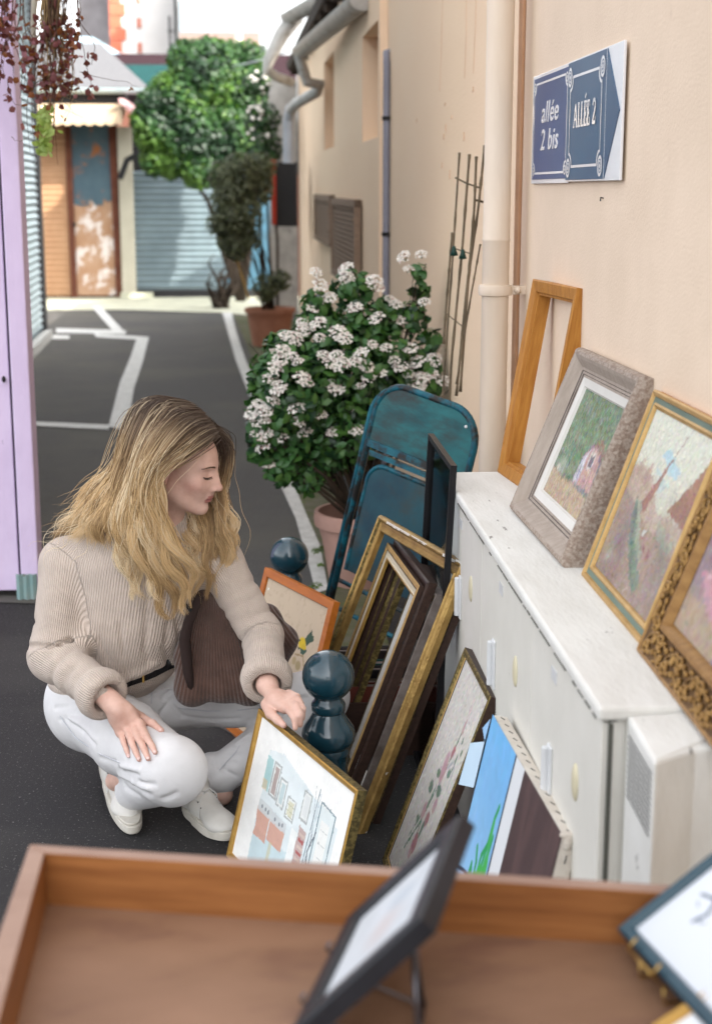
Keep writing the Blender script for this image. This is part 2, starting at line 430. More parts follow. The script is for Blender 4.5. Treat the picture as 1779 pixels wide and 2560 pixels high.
g1a, g1b = PP(905, -8, 9.6), PP(752, 122, 13.6)
mb = MB(); halfpipe(mb, g1b, g1a, .085, M_zinc)
childize(smooth_angle(mb.build('gutter')), fb)
mb = MB(); mb.tube([PP(762,122,13.6),PP(748,140,13.6),PP(757,172,13.6),PP(768,205,13.6),PP(800,212,13.62),PP(792,230,13.7),PP(742,258,14.0),PP(728,275,14.2)], .050, M_zinc, 12)
childize(smooth_angle(mb.build('gutter_outlet')), fb)
M_palepipe = pm('pale_grey_pipe', (0.50,0.52,0.56), (0.44,0.46,0.50), scale=5, rough=.5)
mb = MB(); mb.tube([PP(728,270,14.2),PP(722,300,14.3),PP(722,408,14.3)], .055, M_palepipe, 12)
childize(smooth_angle(mb.build('downpipe')), fb)
g2a, g2b = PP(840,-30, 14.5), PP(722, 38, 15.6)
mb = MB(); halfpipe(mb, g2b, g2a, .10, M_zinc); mb.tube([PP(742,40,15.6),PP(705,85,15.6),PP(672,150,15.6),PP(668,175,15.6),PP(690,192,15.7),PP(728,205,15.9)], [.085,.08,.06,.055,.05,.05], M_zinc, 12)
childize(smooth_angle(mb.build('gutter')), fb)
# grey service pipe on the junction of the two walls
mb = MB(); mb.tube([(WX-.02,8.7,0),(WX-.02,8.7,2.30),(WX-.02,8.75,2.36),(WX+.05,8.78,2.38)], .021, pm('slate_pipe',(0.25,0.25,0.30),(0.20,0.20,0.24),rough=.5), 12)
for z in (0.8,1.35,2.0): mb.lathe([(.022,-.012),(.027,-.01),(.027,.01),(.022,.012)], (WX-.02,8.7,z), M_dark, 12)
childize(smooth_angle(mb.build('service_pipe')), nb)
# thin loose cables on the near building
mb = MB()
for (y0, s) in ((5.6,1),(5.35,2),(6.3,3)):
    r = random.Random(s); pts = [(WX-.004, y0+.03*math.sin(k*1.1+s)+r.uniform(-.008,.008), 3.6-.16*k) for k in range(11)]
    mb = MB(); mb.tube(pts, .0011, M_conduit, 4); childize(mb.build('cable'), nb)
mb = MB()
for (px,py) in [(1110,265),(1040,306),(1127,297),(1112,330),(1157,352),(1103,420),(1122,447),(1107,348),(1180,230)]:
    p = Vector(PX(px,py,WX-.012)); r = random.Random(px)
    mb = MB(); mb.tube([p, p+Vector((0,-.03*r.uniform(.3,1),.002)), p+Vector((0,-.03*r.uniform(.3,1),.035*r.uniform(.3,1)))], .0022, M_conduit, 4)
    childize(mb.build('wire_hook'), nb)

# ---------------------------------------------------------------- red-edged black box on the corner, white corner pillar
mb = MB(); p0 = PP(684,405,16.2); p1 = PP(744,566,16.2)
mb.box((p0.x,16.2,p1.z),(p1.x,16.5,p0.z), M_dark)
bx = mb.build('wall_box'); 
M_red = pm('red_paint', (0.40,0.035,0.015), (0.33,0.025,0.012), rough=.5)
e = empty('hanging_box', (p0.x,16.2,p1.z), 'black wall box with a red side panel at the far corner of the alley', 'box'); childize(bx, e)
q0 = PP(676,403,16.14); mb = MB(); mb.box((q0.x+.008,16.14,p1.z+.02),(p0.x+.022,16.195,p0.z+.02), M_red); childize(mb.build('side_panel'), e)
q0 = PP(672,570,17.4); q1 = PP(732,742,17.4)
mb = MB(); mb.box((q0.x+.03,18.6,0),(q1.x+.1,19.0,2.9), pm('whitewash', (0.50,0.49,0.47), (0.34,0.33,0.32), scale=7, rough=.9, c3=(.16,.15,.14), s3=5, lo3=.58, hi3=.66))
tag(rehome(mb.build('corner_pillar'), (q0.x,18.6,0)), 'whitewashed peeling pillar behind the far potted plant', 'pillar')

# ---------------------------------------------------------------- left: pink stall front
M_pink = pm('pink_lilac_paint', (0.655,0.545,0.745), (0.60,0.49,0.69), scale=7, rough=.75, bump=.55, bscale=26, c3=(0.13,0.08,0.20), s3=26, lo3=.70, hi3=.73, stretch=(1,1,.55), bdist=.006)
ps = empty('pink_building', (-.9,5.8,0), 'lilac pink painted timber stall front at the left edge', 'building')
gx = PY(22, 900, 5.8)[0]; rx = PY(99, 1480, 5.8)[0]
mb = MB(); mb.box((gx+.006,5.8,.03),(rx,5.93,3.4), M_pink); childize(mb.build('corner_board', bevel=.006), ps)
mb = MB(); mb.box((-3.6,5.815,.03),(gx-.004,5.93,3.4), M_pink); childize(mb.build('wall', bevel=.004), ps)
mb = MB(); mb.box((-3.6,5.83,.03),(rx-.02,5.9,3.38), M_dark); childize(mb.build('backing'), ps)
M_zincfoot = pm('corrugated_foot_paint', (0.20,0.33,0.33), (0.30,0.37,0.36), scale=9, rough=.6, c3=(.12,.09,.06), s3=18, lo3=.58,hi3=.66)
mb = MB(); fx0 = PY(44,1480,5.79)[0]; 
pts = [(fx0+.0135*i, 5.775-.012*(i%2)) for i in range(7)]
for (a,b) in zip(pts[:-1], pts[1:]): mb.hexa([(a[0],a[1],0),(b[0],b[1],0),(b[0],b[1]+.012,0),(a[0],a[1]+.012,0)],[(a[0],a[1],.105),(b[0],b[1],.105),(b[0],b[1]+.012,.105),(a[0],a[1]+.012,.105)], M_zincfoot)
childize(mb.build('metal_foot'), ps)
mb = MB(); p = PP(10,948,5.8); mb.ell((p.x,5.80,p.z),(.008,.01,.013), M_dark); childize(mb.build('bolt'), ps); mb = MB(); mb.ell((PY(10,8,5.8)[0],5.80,PY(10,8,5.8)[2]),(.008,.01,.013), M_dark); childize(mb.build('bolt'), ps)

# ---------------------------------------------------------------- left: grey roller-shuttered building (tall; shades the alley)
gb = empty('shuttered_building', (-2.3,6.3,0), 'grey building with long roller shutter behind the pink stall front', 'building')
a0 = Vector((-1.95,6.3,0)); a1 = Vector((-2.36,16.5,0))
M_greyb = pm('grey_render', (0.36,0.40,0.42), (0.32,0.36,0.38), scale=2, rough=.8)
M_slat = pm('grey_blue_slats', (0.25,0.30,0.33), (0.20,0.245,0.27), scale=4, rough=.45, metal=.2)
mb = MB(); back = [Vector((-6,16.5,0)), Vector((-6,6.3,0))]
bot = [a0-Vector((.07,0,0)), Vector((-2.40,16.42,0)), back[0]-Vector((0,.08,0)), back[1]]; bot = [bot[0], bot[3], bot[2], bot[1]]
mb.hexa(bot, [p+Vector((0,0,4.8)) for p in bot], M_greyb); childize(mb.build('wall'), gb)
mb = MB(); n = 62; H = 4.6
for i in range(n):
    z0 = .02+H*i/n; z1 = z0+H/n
    for (o0,o1,za,zb_) in ((-.012,.020,z0,z0+.5*(z1-z0)),(.020,-.012,z0+.5*(z1-z0),z1)):
        mb.poly([a0+Vector((o0,0,za)), a1+Vector((o0,0,za)), a1+Vector((o1,0,zb_)), a0+Vector((o1,0,zb_))], M_slat)
childize(mb.build('roller_shutter'), gb)
mb = MB(); mb.box((a1.x-.03,16.50,0),(a1.x+.05,16.60,4.8), M_dark); childize(mb.build('corner_post'), gb)
mb = MB(); mb.hexa([a0+Vector((.02,0,0)),Vector((a0.x+.10,6.3,0)),Vector((a1.x+.11,16.5,0)),a1+Vector((.03,0,0))],[a0+Vector((.02,0,.10)),Vector((a0.x+.10,6.3,.10)),Vector((a1.x+.11,16.5,.10)),a1+Vector((.03,0,.10))], pm('pale_kerb',(0.5,0.5,0.48),rough=.9)); childize(mb.build('plinth'), gb)
# ---------------------------------------------------------------- far end of the alley
YF = 22.8
def FX(px, y=YF): return float(PY(px, 600, y)[0])
def FZ(py, y=YF): return float(PY(640, py, y)[2])
M_orange = pm('orange_slat_paint', (0.44,0.265,0.155), (0.38,0.215,0.12), scale=3, rough=.7, c3=(.60,.52,.44), s3=2.2, lo3=.66, hi3=.72)
M_rust = pm('flaking_rusty_door', (0.43,0.275,0.18), (0.34,0.19,0.11), scale=2.6, rough=.8, c3=(0.66,0.60,0.57), s3=3.2, lo3=.50, hi3=.56, bump=.4, bscale=12)
M_rustblue = pm('blue_flaking_paint', (0.08,0.13,0.16), (0.06,0.10,0.13), scale=3, rough=.7, c3=(0.30,0.12,0.05), s3=4.0, lo3=.56, hi3=.62)
M_rbrown = pm('rusty_brown_steel', (0.14,0.05,0.028), (0.09,0.03,0.018), scale=6, rough=.8)
M_bluesh = pm('blue_slat_paint', (0.175,0.225,0.250), (0.145,0.19,0.215), scale=2.5, rough=.5, c3=(.21,.28,.31), s3=.9, lo3=.5, hi3=.7)
M_cream2 = pm('cream_paint', (0.50,0.47,0.38), (0.43,0.40,0.32), scale=4, rough=.8)
def rollers(x0, x1, z0, z1, y, n, mat, dep=.02):
    mb = MB()
    for i in range(n):
        a = z0+(z1-z0)*i/n; b = z0+(z1-z0)*(i+1)/n; c = a+(b-a)*.72
        for (za, zb_, ya, yb) in ((a,c,y,y-dep),(c,b,y-dep,y)):
            mb.poly([(x0,ya,za),(x1,ya,za),(x1,yb,zb_),(x0,yb,zb_)], mat)
    return mb
sh = empty('rusty_shed', (FX(230),YF,0), 'sunlit shed with orange slatted shutter and flaking rusty metal door', 'building')
mb = MB(); mb.box((-6.5,YF+.06,0),(FX(300),YF+2.6,FZ(256)), M_rbrown); childize(mb.build('wall'), sh)
childize(rollers(-6.4,FX(174),.03,FZ(300),YF,30,M_orange).build('roller_shutter'), sh)
mb = MB(); mb.box((FX(174),YF-.05,0),(FX(189),YF+.1,FZ(300)), M_rbrown); childize(mb.build('door_post'), sh)
dr = MB(); dr.box((FX(189),YF-.0,.04),(FX(286),YF+.05,FZ(497)), M_rust)
door = childize(dr.build('door'), sh)
mb = MB()
zz = FZ(497); xs = np.linspace(FX(189), FX(286), 15); r = random.Random(5)
jag = [zz-.12*r.random() for _ in xs]
for i in range(14): mb.hexa([(xs[i],YF-.012,jag[i]),(xs[i+1],YF-.012,jag[i+1]),(xs[i+1],YF-.004,jag[i+1]),(xs[i],YF-.004,jag[i])],[(xs[i],YF-.012,FZ(305)),(xs[i+1],YF-.012,FZ(305)),(xs[i+1],YF-.004,FZ(305)),(xs[i],YF-.004,FZ(305))], M_rustblue)
u = mb.build('upper_panel'); u.data.transform(Matrix.Translation(-Vector((FX(230),YF,0)))); u.parent = door
mb = MB(); mb.tube([(FX(186),YF-.08,FZ(560)),(FX(193),YF-.08,FZ(560))], .03, M_dark, 6); h = mb.build('handle'); h.data.transform(Matrix.Translation(-Vector((FX(230),YF,0)))); h.parent = door
mb = MB(); mb.hexa([(FX(287),YF-.03,0),(FX(303),YF-.03,0),(FX(303),YF+.1,0),(FX(287),YF+.1,0)],[(FX(281),YF-.03,FZ(320)),(FX(299),YF-.03,FZ(320)),(FX(299),YF+.1,FZ(320)),(FX(281),YF+.1,FZ(320))], M_rbrown); childize(mb.build('door_post'), sh)
# roof with pale sheets and gutter
M_roofp = pm('pale_grey_roof_sheet', (0.105,0.105,0.11), (0.085,0.085,0.09), scale=4, rough=.6, stretch=(6,1,1))
M_gutp = pm('pale_blue_gutter', (0.34,0.42,0.44), (0.29,0.36,0.38), scale=5, rough=.5)
mb = MB()
zl, zh = FZ(232), FZ(148)+.25
mb.hexa([(-6.8,YF-.35,zl),(FX(386),YF-.35,zl),(FX(210)+.0,YF+3.6,zh+.25),(-6.8,YF+3.6,zh+.25)],[(-6.8,YF-.35,zl+.05),(FX(386),YF-.35,zl+.05),(FX(210),YF+3.6,zh+.30),(-6.8,YF+3.6,zh+.30)], M_roofp)
childize(mb.build('roof'), sh)
mb = MB(); halfpipe(mb, (FX(384),YF-.42,zl+.03),(-6.8,YF-.42,zl+.03),.08,M_gutp); childize(mb.build('gutter'), sh)
mb = MB(); mb.box((-6.5,YF-.3,FZ(262)),(FX(330),YF+.05,zl-.02), M_dark); childize(mb.build('eaves'), sh)
# scalloped awning
M_awn = pm('cream_awning_cloth', (0.50,0.39,0.27), (0.45,0.34,0.23), scale=3, rough=.9)
aw = empty('awning', (FX(230),YF-.3,FZ(265)), 'cream cloth awning with scalloped edge above the rusty door', 'awning')
mb = MB(); yA = YF-.75
xA, xB = -6.0, FX(325)
mb.poly([(xA,YF-.02,FZ(256)),(xB,YF-.02,FZ(256)),(xB,yA,FZ(270,yA)),(xA,yA,FZ(270,yA))], M_awn)
N = 180
for i in range(N):
    x0 = xA+(xB-xA)*i/N; x1 = xA+(xB-xA)*(i+1)/N
    f = lambda x: FZ(309,yA)-.035*abs(math.sin((x-xA)*math.pi/.155))
    mb.hexa([(x0,yA,f(x0)),(x1,yA,f(x1)),(x1,yA+.008,f(x1)),(x0,yA+.008,f(x0))],[(x0,yA,FZ(270,yA)),(x1,yA,FZ(270,yA)),(x1,yA+.008,FZ(270,yA)),(x0,yA+.008,FZ(270,yA))], M_awn)
mb.poly([(xB,YF-.02,FZ(256)),(xB,YF-.02,FZ(280)),(xB,yA,FZ(309,yA)),(xB,yA,FZ(270,yA))], M_awn)
childize(mb.build('cloth'), aw)
# small faded pink lean-to roof beside the awning
mb = MB(); mb.hexa([(FX(322),YF-.9,FZ(256)-.05),(FX(372),YF-.5,FZ(312)),(FX(380),YF-.1,FZ(300)),(FX(330),YF-.1,FZ(250)-.04)],[(FX(322),YF-.9,FZ(256)),(FX(372),YF-.5,FZ(312)+.05),(FX(380),YF-.1,FZ(300)+.05),(FX(330),YF-.1,FZ(250))], pm('faded_pink_sheet',(0.50,0.30,0.30),(0.42,0.25,0.25),rough=.8))
tag(rehome(mb.build('pink_canopy'), (FX(350),YF-.5,FZ(280))), 'small faded pink canopy between the cream awning and the tree', 'canopy')

gr = empty('blue_garage', (FX(440),YF,0), 'garage with pale blue roller shutter under the tree', 'garage')
mb = MB(); mb.box((FX(338)-.02,YF+.03,FZ(428)),(FX(800),YF+.4,FZ(300)), M_dark); mb.box((FX(560),YF+.08,0),(FX(830),YF+.4,FZ(300)-.01), M_rbrown); childize(mb.build('wall'), gr)
childize(rollers(FX(337),FX(566),.12,FZ(428),YF+.02,19,M_bluesh,.035).build('roller_shutter'), gr)
mb = MB(); mb.box((FX(303),YF-.06,0),(FX(338),YF+.3,FZ(318)), M_cream2); childize(mb.build('door_post'), gr)
mb = MB(); mb.box((FX(300),YF-.2,0),(FX(380),YF-.061,.09), M_conc); childize(mb.build('step'), gr)
mb = MB(); mb.box((FX(337),YF+.0,.0),(FX(640),YF+.12,.11), M_dark); childize(mb.build('sill'), gr)
mb = MB(); mb.tube([PP(300,448,22.5),PP(318,400,22.5),PP(345,385,22.5),PP(372,380,22.5)], .045, M_dark, 8); childize(mb.build('bracket'), gr)
mb = MB(); mb.box((FX(566),YF+.02,.12),(FX(690),YF+.07,FZ(480)), pm('dark_blue_boards',(0.05,0.13,0.19),(0.03,0.07,0.10),scale=6,rough=.7)); childize(mb.build('side_door'), gr)

# ---------------------------------------------------------------- background buildings
def bpt(px, py, y): return PP(px, py, y)
# teal awning building; shade is put into its maroon and teal colours
tb = empty('green_shopfront_building', (FX(330,30),30,0), 'maroon fronted building with teal panel, both darkened for shade, above the shed roof', 'building')
mb = MB(); a = bpt(258,134,30); b = bpt(420,215,30); mb.box((a.x,30,0),(b.x+2.5,33,a.z), pm('shaded_maroon_fascia',(0.030,0.012,0.017),rough=.6)); childize(mb.build('wall'), tb)
mb = MB(); a = bpt(268,162,29.6); b = bpt(400,218,29.6); mb.hexa([(a.x+.45,29.2,b.z),(b.x+.3,29.2,b.z),(b.x+.3,29.98,b.z),(a.x+.45,29.98,b.z)],[(a.x,29.5,a.z),(b.x+.3,29.5,a.z),(b.x+.3,29.98,a.z),(a.x,29.98,a.z)], pm('shaded_teal_sheet',(0.004,0.040,0.040),(0.003,0.03,0.03),rough=.5)); childize(mb.build('awning'), tb)
# blue sheet roof
br = empty('blue_roofed_building', (FX(200,34),34,0), 'pale blue sheet roof rising behind the shed', 'building')
mb = MB(); a = bpt(120,92,36); b = bpt(230,92,36); c = bpt(330,150,33.3); d = bpt(60,150,33.3)
mb.hexa([d-Vector((0,0,.1)),c-Vector((0,0,.1)),b-Vector((0,0,.1)),a-Vector((0,0,.1))],[d,c,b,a], pm('pale_blue_sheet',(0.30,0.42,0.48),(0.26,0.37,0.43),scale=3,rough=.5,stretch=(8,1,1))); childize(mb.build('roof'), br)
mb = MB(); mb.box((d.x,33.6,0),(c.x-.5,36,d.z-.05), M_greyb); childize(mb.build('wall'), br)
# stone building and brick-quoined white tower
M_stone = pm('grey_stone', (0.34,0.32,0.33), (0.22,0.205,0.21), scale=1.6, rough=.9)
a = bpt(194,-60,44); b = bpt(278,100,44)
stn = empty('stone_building', (a.x,44,0), 'grey rubble stone wall between the climbing plant and the brick quoins', 'building')
mb = MB(); mb.box((a.x,44,0),(b.x,50,a.z+2), M_stone); childize(mb.build('wall'), stn)
M_whitew = pm('white_wall', (0.70,0.68,0.66), (0.62,0.60,0.58), scale=1, rough=.9)
M_brick = pm('orange_red_brick', (0.50,0.15,0.09), (0.42,0.12,0.07), scale=4, rough=.9)
a = bpt(272,-60,42); b = bpt(438,140,42)
wt = empty('white_building', (a.x,42,0), 'white rendered building with orange red brick quoins', 'building')
mb = MB(); mb.box((a.x+.0,42,0),(b.x,47,a.z+2), M_whitew); childize(mb.build('wall'), wt)
for k in range(22):
    z = b.z - 1.2 + k*.32
    mb = MB(); wd = .42 if k % 2 else .30; mb.box((a.x-.01,41.93,z),(a.x+wd,42.2,z+.30), M_brick)
    if k % 2 == 0: mb.box((a.x+.72,41.95,z),(a.x+.82,42.2,z+.26), M_brick)
    childize(mb.build('quoin'), wt)
# glass fronted building
a = bpt(446,-30,40); b = bpt(650,92,40)
gl = empty('glazed_building', (a.x,40,0), 'pale blue glazed upper storey above the tree', 'building')
mb = MB(); mb.box((a.x,40,0),(b.x,44,b.z+.1), pm('brown_parapet',(0.24,0.17,0.15),rough=.9)); childize(mb.build('wall'), gl)
M_pane = pm('pale_sky_glass', (0.24,0.38,0.46), (0.20,0.33,0.41), scale=1.4, rough=.15, spec=.8)
mb = MB(); nxt = 3
for i in range(nxt):
    x0 = a.x+(b.x-a.x)*i/nxt+.04; x1 = a.x+(b.x-a.x)*(i+1)/nxt-.04
    m2 = MB(); m2.box((x0,40.02,b.z+.12),(x1,40.1,a.z+1.0), M_pane); childize(m2.build('window'), gl)
mb.box((a.x,40.05,b.z+.1),(b.x,43.9,a.z+1.02), M_greyb); childize(mb.build('frame'), gl)
a = bpt(586,-40,34)
mb = MB(); mb.tube([(a.x+.07,34,0),(a.x+.07,34,a.z+1)], .085, M_cream2, 12)
tag(rehome(mb.build('utility_pole', smooth=True), (a.x+.07,34,0)), 'cream pole rising behind the green tree', 'pole')
a = bpt(424,40,33); mb = MB(); mb.tube([(a.x,33,0),(a.x,33,a.z)], .03, M_dark, 6); mb.tube([(a.x-.05,33,a.z-.3),(a.x+.1,33,a.z-.3)], .02, M_dark, 5)
tag(rehome(mb.build('thin_mast'), (a.x,33,0)), 'thin dark mast left of the tree top', 'mast')
mb = MB(); a = bpt(430,112,28); b = bpt(720,128,17.0); mb.tube([a+(b-a)*t-Vector((0,0,.25*math.sin(math.pi*t))) for t in np.linspace(0,1,12)], .012, M_palepipe, 4)
tag(mb.build('overhead_cable'), 'pale overhead cable strung across the tree top', 'cable')
# ================================================================ VEGETATION
def leafcloud(name, pts, nrm, size, mats, parent=None, aspect=.5, r=None, curl=.25, zone=None):
    """many bent leaves as one mesh; pts (N,3), nrm (N,3) outward"""
    r = r or np.random.default_rng(3); N = len(pts); n = nrm/np.linalg.norm(nrm, axis=1, keepdims=True)
    t = r.normal(size=(N,3)); t[:,2] -= .5; t -= (t*n).sum(1, keepdims=True)*n; t /= np.linalg.norm(t, axis=1, keepdims=True)
    b = np.cross(n, t); s = (size*(r.uniform(.6,1.25,N)))[:,None]; wd = s*aspect*.5
    V = np.stack([pts - t*s*.5, pts - t*s*.12 + b*wd - n*s*curl*.3, pts + t*s*.28 + b*wd*.75 - n*s*curl*.35, pts + t*s*.55 - n*s*curl*.9,
                  pts + t*s*.28 - b*wd*.75 - n*s*curl*.35, pts - t*s*.12 - b*wd - n*s*curl*.3, pts - t*s*.1 , pts + t*s*.28 - n*s*curl*.12], 1).reshape(-1,3)
    F = []
    for (q) in [(0,1,6),(1,2,7,6),(2,3,7),(3,4,7),(4,5,6,7),(5,0,6)]:
        F.append(q)
    faces = []; mi = []; mm = r.integers(0, len(mats), N)
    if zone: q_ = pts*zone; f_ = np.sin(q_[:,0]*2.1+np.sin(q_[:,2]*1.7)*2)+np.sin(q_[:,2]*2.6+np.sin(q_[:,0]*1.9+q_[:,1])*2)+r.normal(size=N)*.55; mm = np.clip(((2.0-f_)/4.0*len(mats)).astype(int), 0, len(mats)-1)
    for k in range(N):
        o = k*8
        for q in F: faces.append(tuple(o+j for j in q)); mi.append(int(mm[k]))
    me = bpy.data.meshes.new(name); me.from_pydata(V.tolist(), [], faces)
    for m in mats: me.materials.append(m)
    me.polygons.foreach_set('material_index', mi); me.shade_smooth()
    o = bpy.data.objects.new(name, me); COL.objects.link(o)
    if parent is not None: childize(o, parent)
    return o
def leafm(name, c, rough=.5, tr=.25):
    m = pm(name, c, tuple(x*.7 for x in c), scale=9, rough=rough, spec=.4)
    n = m.node_tree.nodes; l = m.node_tree.links; b = n['Principled BSDF']
    t = n.new('ShaderNodeBsdfTranslucent'); t.inputs[0].default_value = (c[0]*1.3, c[1]*1.5, c[2]*.6, 1)
    mx = n.new('ShaderNodeMixShader'); mx.inputs[0].default_value = tr
    l.new(b.outputs[0], mx.inputs[1]); l.new(t.outputs[0], mx.inputs[2]); l.new(mx.outputs[0], n['Material Output'].inputs[0])
    return m
def cloudpts(blobs, N, r, shell=.75):
    """random points in blobs (c, radius3); denser near the skin"""
    w = np.array([b[1][0]*b[1][1] for b in blobs]); w = w/w.sum(); out = []; nr = []
    ks = r.choice(len(blobs), N, p=w)
    d = r.normal(size=(N,3)); d /= np.linalg.norm(d, axis=1, keepdims=True)
    rad = np.where(r.random(N) < shell, r.uniform(.82,1.06,N), r.uniform(.25,.85,N))
    for k in range(N):
        c, R = blobs[ks[k]]; out.append([c[i]+d[k,i]*R[i]*rad[k] for i in range(3)]); nr.append(d[k]+r.normal(size=3)*.45+np.array([0,0,.35]))
    return np.array(out), np.array(nr)

# ---- green tree at the alley end
def pb(px, py, rpx, y, ry=None):
    c = PY(px, py, y); s = y/FPX; return (tuple(c), (rpx*s, (ry or rpx)*s, rpx*s))
tr = empty('leafy_tree', (FX(520,21.6),21.6,0), 'bright green bushy tree above the blue garage shutter', 'tree')
blobs = [pb(520,200,95,21.3),pb(450,260,85,21.2),pb(590,230,80,21.4),pb(520,160,62,21.5),pb(570,155,52,21.6),pb(400,330,62,21.0),pb(480,350,90,21.1),pb(580,340,90,21.3),pb(640,300,50,21.4),
         pb(470,150,50,21.4),pb(620,160,55,21.5),pb(380,260,40,21.0),pb(640,390,50,21.3),pb(430,405,42,21.0),pb(600,135,26,21.6),pb(390,400,40,21.0),pb(500,425,48,20.9),pb(560,430,45,20.9),pb(360,300,34,21.0),pb(655,200,32,21.5),pb(540,118,22,21.6)]
r = np.random.default_rng(5)
P_, N_ = cloudpts(blobs, 26000, r, .72)
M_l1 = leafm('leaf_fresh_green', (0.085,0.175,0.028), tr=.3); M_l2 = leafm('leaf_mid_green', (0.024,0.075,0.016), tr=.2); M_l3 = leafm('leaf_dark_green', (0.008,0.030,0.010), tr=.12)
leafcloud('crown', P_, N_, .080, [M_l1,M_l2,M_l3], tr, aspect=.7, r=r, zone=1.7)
M_bark = pm('bark', (0.05,0.036,0.026), (0.03,0.022,0.016), scale=20, rough=.95, bump=.6, stretch=(1,1,.3), bdist=.01)
mb = MB(); b0 = Vector((FX(600,21.9),21.9,0)); 
for (px,py,rr) in [(520,250,.05),(450,300,.04),(600,240,.045),(560,150,.035),(400,330,.03),(640,320,.03)]:
    e = PP(px,py,21.3); m_ = b0+(e-b0)*.5+Vector((.1,0,.25)); mb.tube([b0,b0+(m_-b0)*.5,m_,e],[.07,.06,rr,rr*.4],M_bark,8)
childize(mb.build('trunk', smooth=True), tr)
# white blossom sprigs to its right (px 640-680)
mb = MB(); M_petal = pm('white_petals', (0.80,0.775,0.72), (0.70,0.66,0.62), scale=30, rough=.7)
for i in range(60):
    px = r.uniform(618,676); py = r.choice([200,285,335])+r.normal()*12; p = PP(px,py,17.8+r.uniform(-.2,.2)); mb.ell(p,(.022,.02,.018),M_petal,6,4)
bs = empty('blossoming_climber', (0.0,18,0), 'climber with small white blossoms beside the corner drainpipe', 'plant')
childize(mb.build('blossoms'), bs)
P_, N_ = cloudpts([pb(655,300,45,17.9),pb(640,210,35,17.9),pb(660,370,45,17.8),pb(640,440,40,17.8)], 1500, r); leafcloud('foliage', P_, N_, .07, [M_l3,M_l2], bs, r=r)
mb = MB(); 
for k in range(3): mb.tube([Vector((.12+.06*k,18.1,0)), Vector((.05+.1*k,18.0,1.0)), PP(650+8*k,300,17.9)], [.02,.018,.008], M_bark, 6)
childize(mb.build('stem'), bs)

# ---- far potted shrub
def potted(name, c, R, H, mat, label, rimh=.05, n=40):
    e = empty(name, c, label, 'plant pot')
    mb = MB(); mb.lathe([(R*.66,0),(R*.70,.01),(R*.84,H*.6),(R*.92,H-rimh*1.1),(R*.93,H-rimh),(R,H-rimh*.95),(R*1.02,H-rimh*.4),(R,H),(R*.92,H),(R*.88,H-.04),(R*.80,H-.10)], (0,0,0), mat, n)
    o = mb.build('pot_body'); smooth_angle(o, 30); o.parent = e
    mb = MB(); mb.lathe([(.001,H-.07),(R*.84,H-.065),(R*.845,H-.075),(.001,H-.09)], (0,0,0), M_soil, 24); o = mb.build('soil'); o.parent = e
    return e
c = G(676,868); potted('plant_pot', (c[0],c[1]+.1,0), .262, .40, M_terra, 'large round terracotta pot at the far end of the white line')
fs = empty('potted_shrub', (c[0],c[1]+.1,.34), 'tall dusty olive green shrub in the far terracotta pot', 'shrub')
M_ol = leafm('dusty_olive_leaf', (0.12,0.135,0.07), tr=.2); M_ol2 = leafm('dark_olive_leaf', (0.055,0.065,0.035), tr=.2)
P_, N_ = cloudpts([pb(590,470,48,15.1),pb(570,550,44,15.0),pb(610,540,48,15.1),pb(640,470,45,15.3),pb(560,500,34,15.0),pb(570,600,30,15.0),pb(650,420,40,15.4),pb(700,700,28,15.2),pb(665,720,35,15.2),pb(620,430,35,15.2),pb(560,440,40,15.1),pb(600,420,40,15.1),pb(545,560,30,15.0),pb(590,620,32,15.0),pb(625,600,30,15.1)], 6800, r, .6)
leafcloud('foliage', P_, N_, .055, [M_ol,M_ol,M_ol2], fs, r=r, aspect=.42)
mb = MB(); bb = Vector((c[0],c[1]+.1,.33)); rr_ = random.Random(2)
for (px,py) in [(590,480),(570,560),(612,520),(640,460),(560,520),(690,690),(660,700),(600,600),(625,560),(650,600)]:
    e = PP(px,py,15.1); m_ = bb+(e-bb)*.5+Vector((rr_.uniform(-.08,.08),0,rr_.uniform(0,.1))); mb.tube([bb+Vector((rr_.uniform(-.08,.08),rr_.uniform(-.05,.05),0)),m_,e],[.014,.010,.004],M_bark,6)
childize(mb.build('stem', smooth=True), fs)
mb = MB(); mb.tube([PP(622,748,15.0), PP(578,600,15.0)], .012, pm('bamboo_stake',(0.36,0.22,0.07),rough=.6), 8); childize(mb.build('support_cane'), fs)
# dry tangled shrub left of the pot, white animal-ish bark stump omitted: dry branches against the garage
db = empty('dry_shrub', (G(545,775)[0],G(545,775)[1],0), 'bare tangled branches at the foot of the garage side door', 'shrub')
mb = MB(); base = Vector(G(552,772))
for k in range(16):
    tx, ty = rr_.uniform(518,600), rr_.uniform(640,745); e = PP(tx,ty,base.y+rr_.uniform(-.3,.3)); m_ = base+(e-base)*.5+Vector((rr_.uniform(-.15,.15),0,rr_.uniform(-.05,.2)))
    mb.tube([base+Vector((rr_.uniform(-.1,.1),0,0)),m_,e,e+Vector((rr_.uniform(-.1,.1),0,rr_.uniform(0,.12)))],[.035,.022,.014,.006],M_bark,6)
childize(mb.build('branches', smooth=True), db)

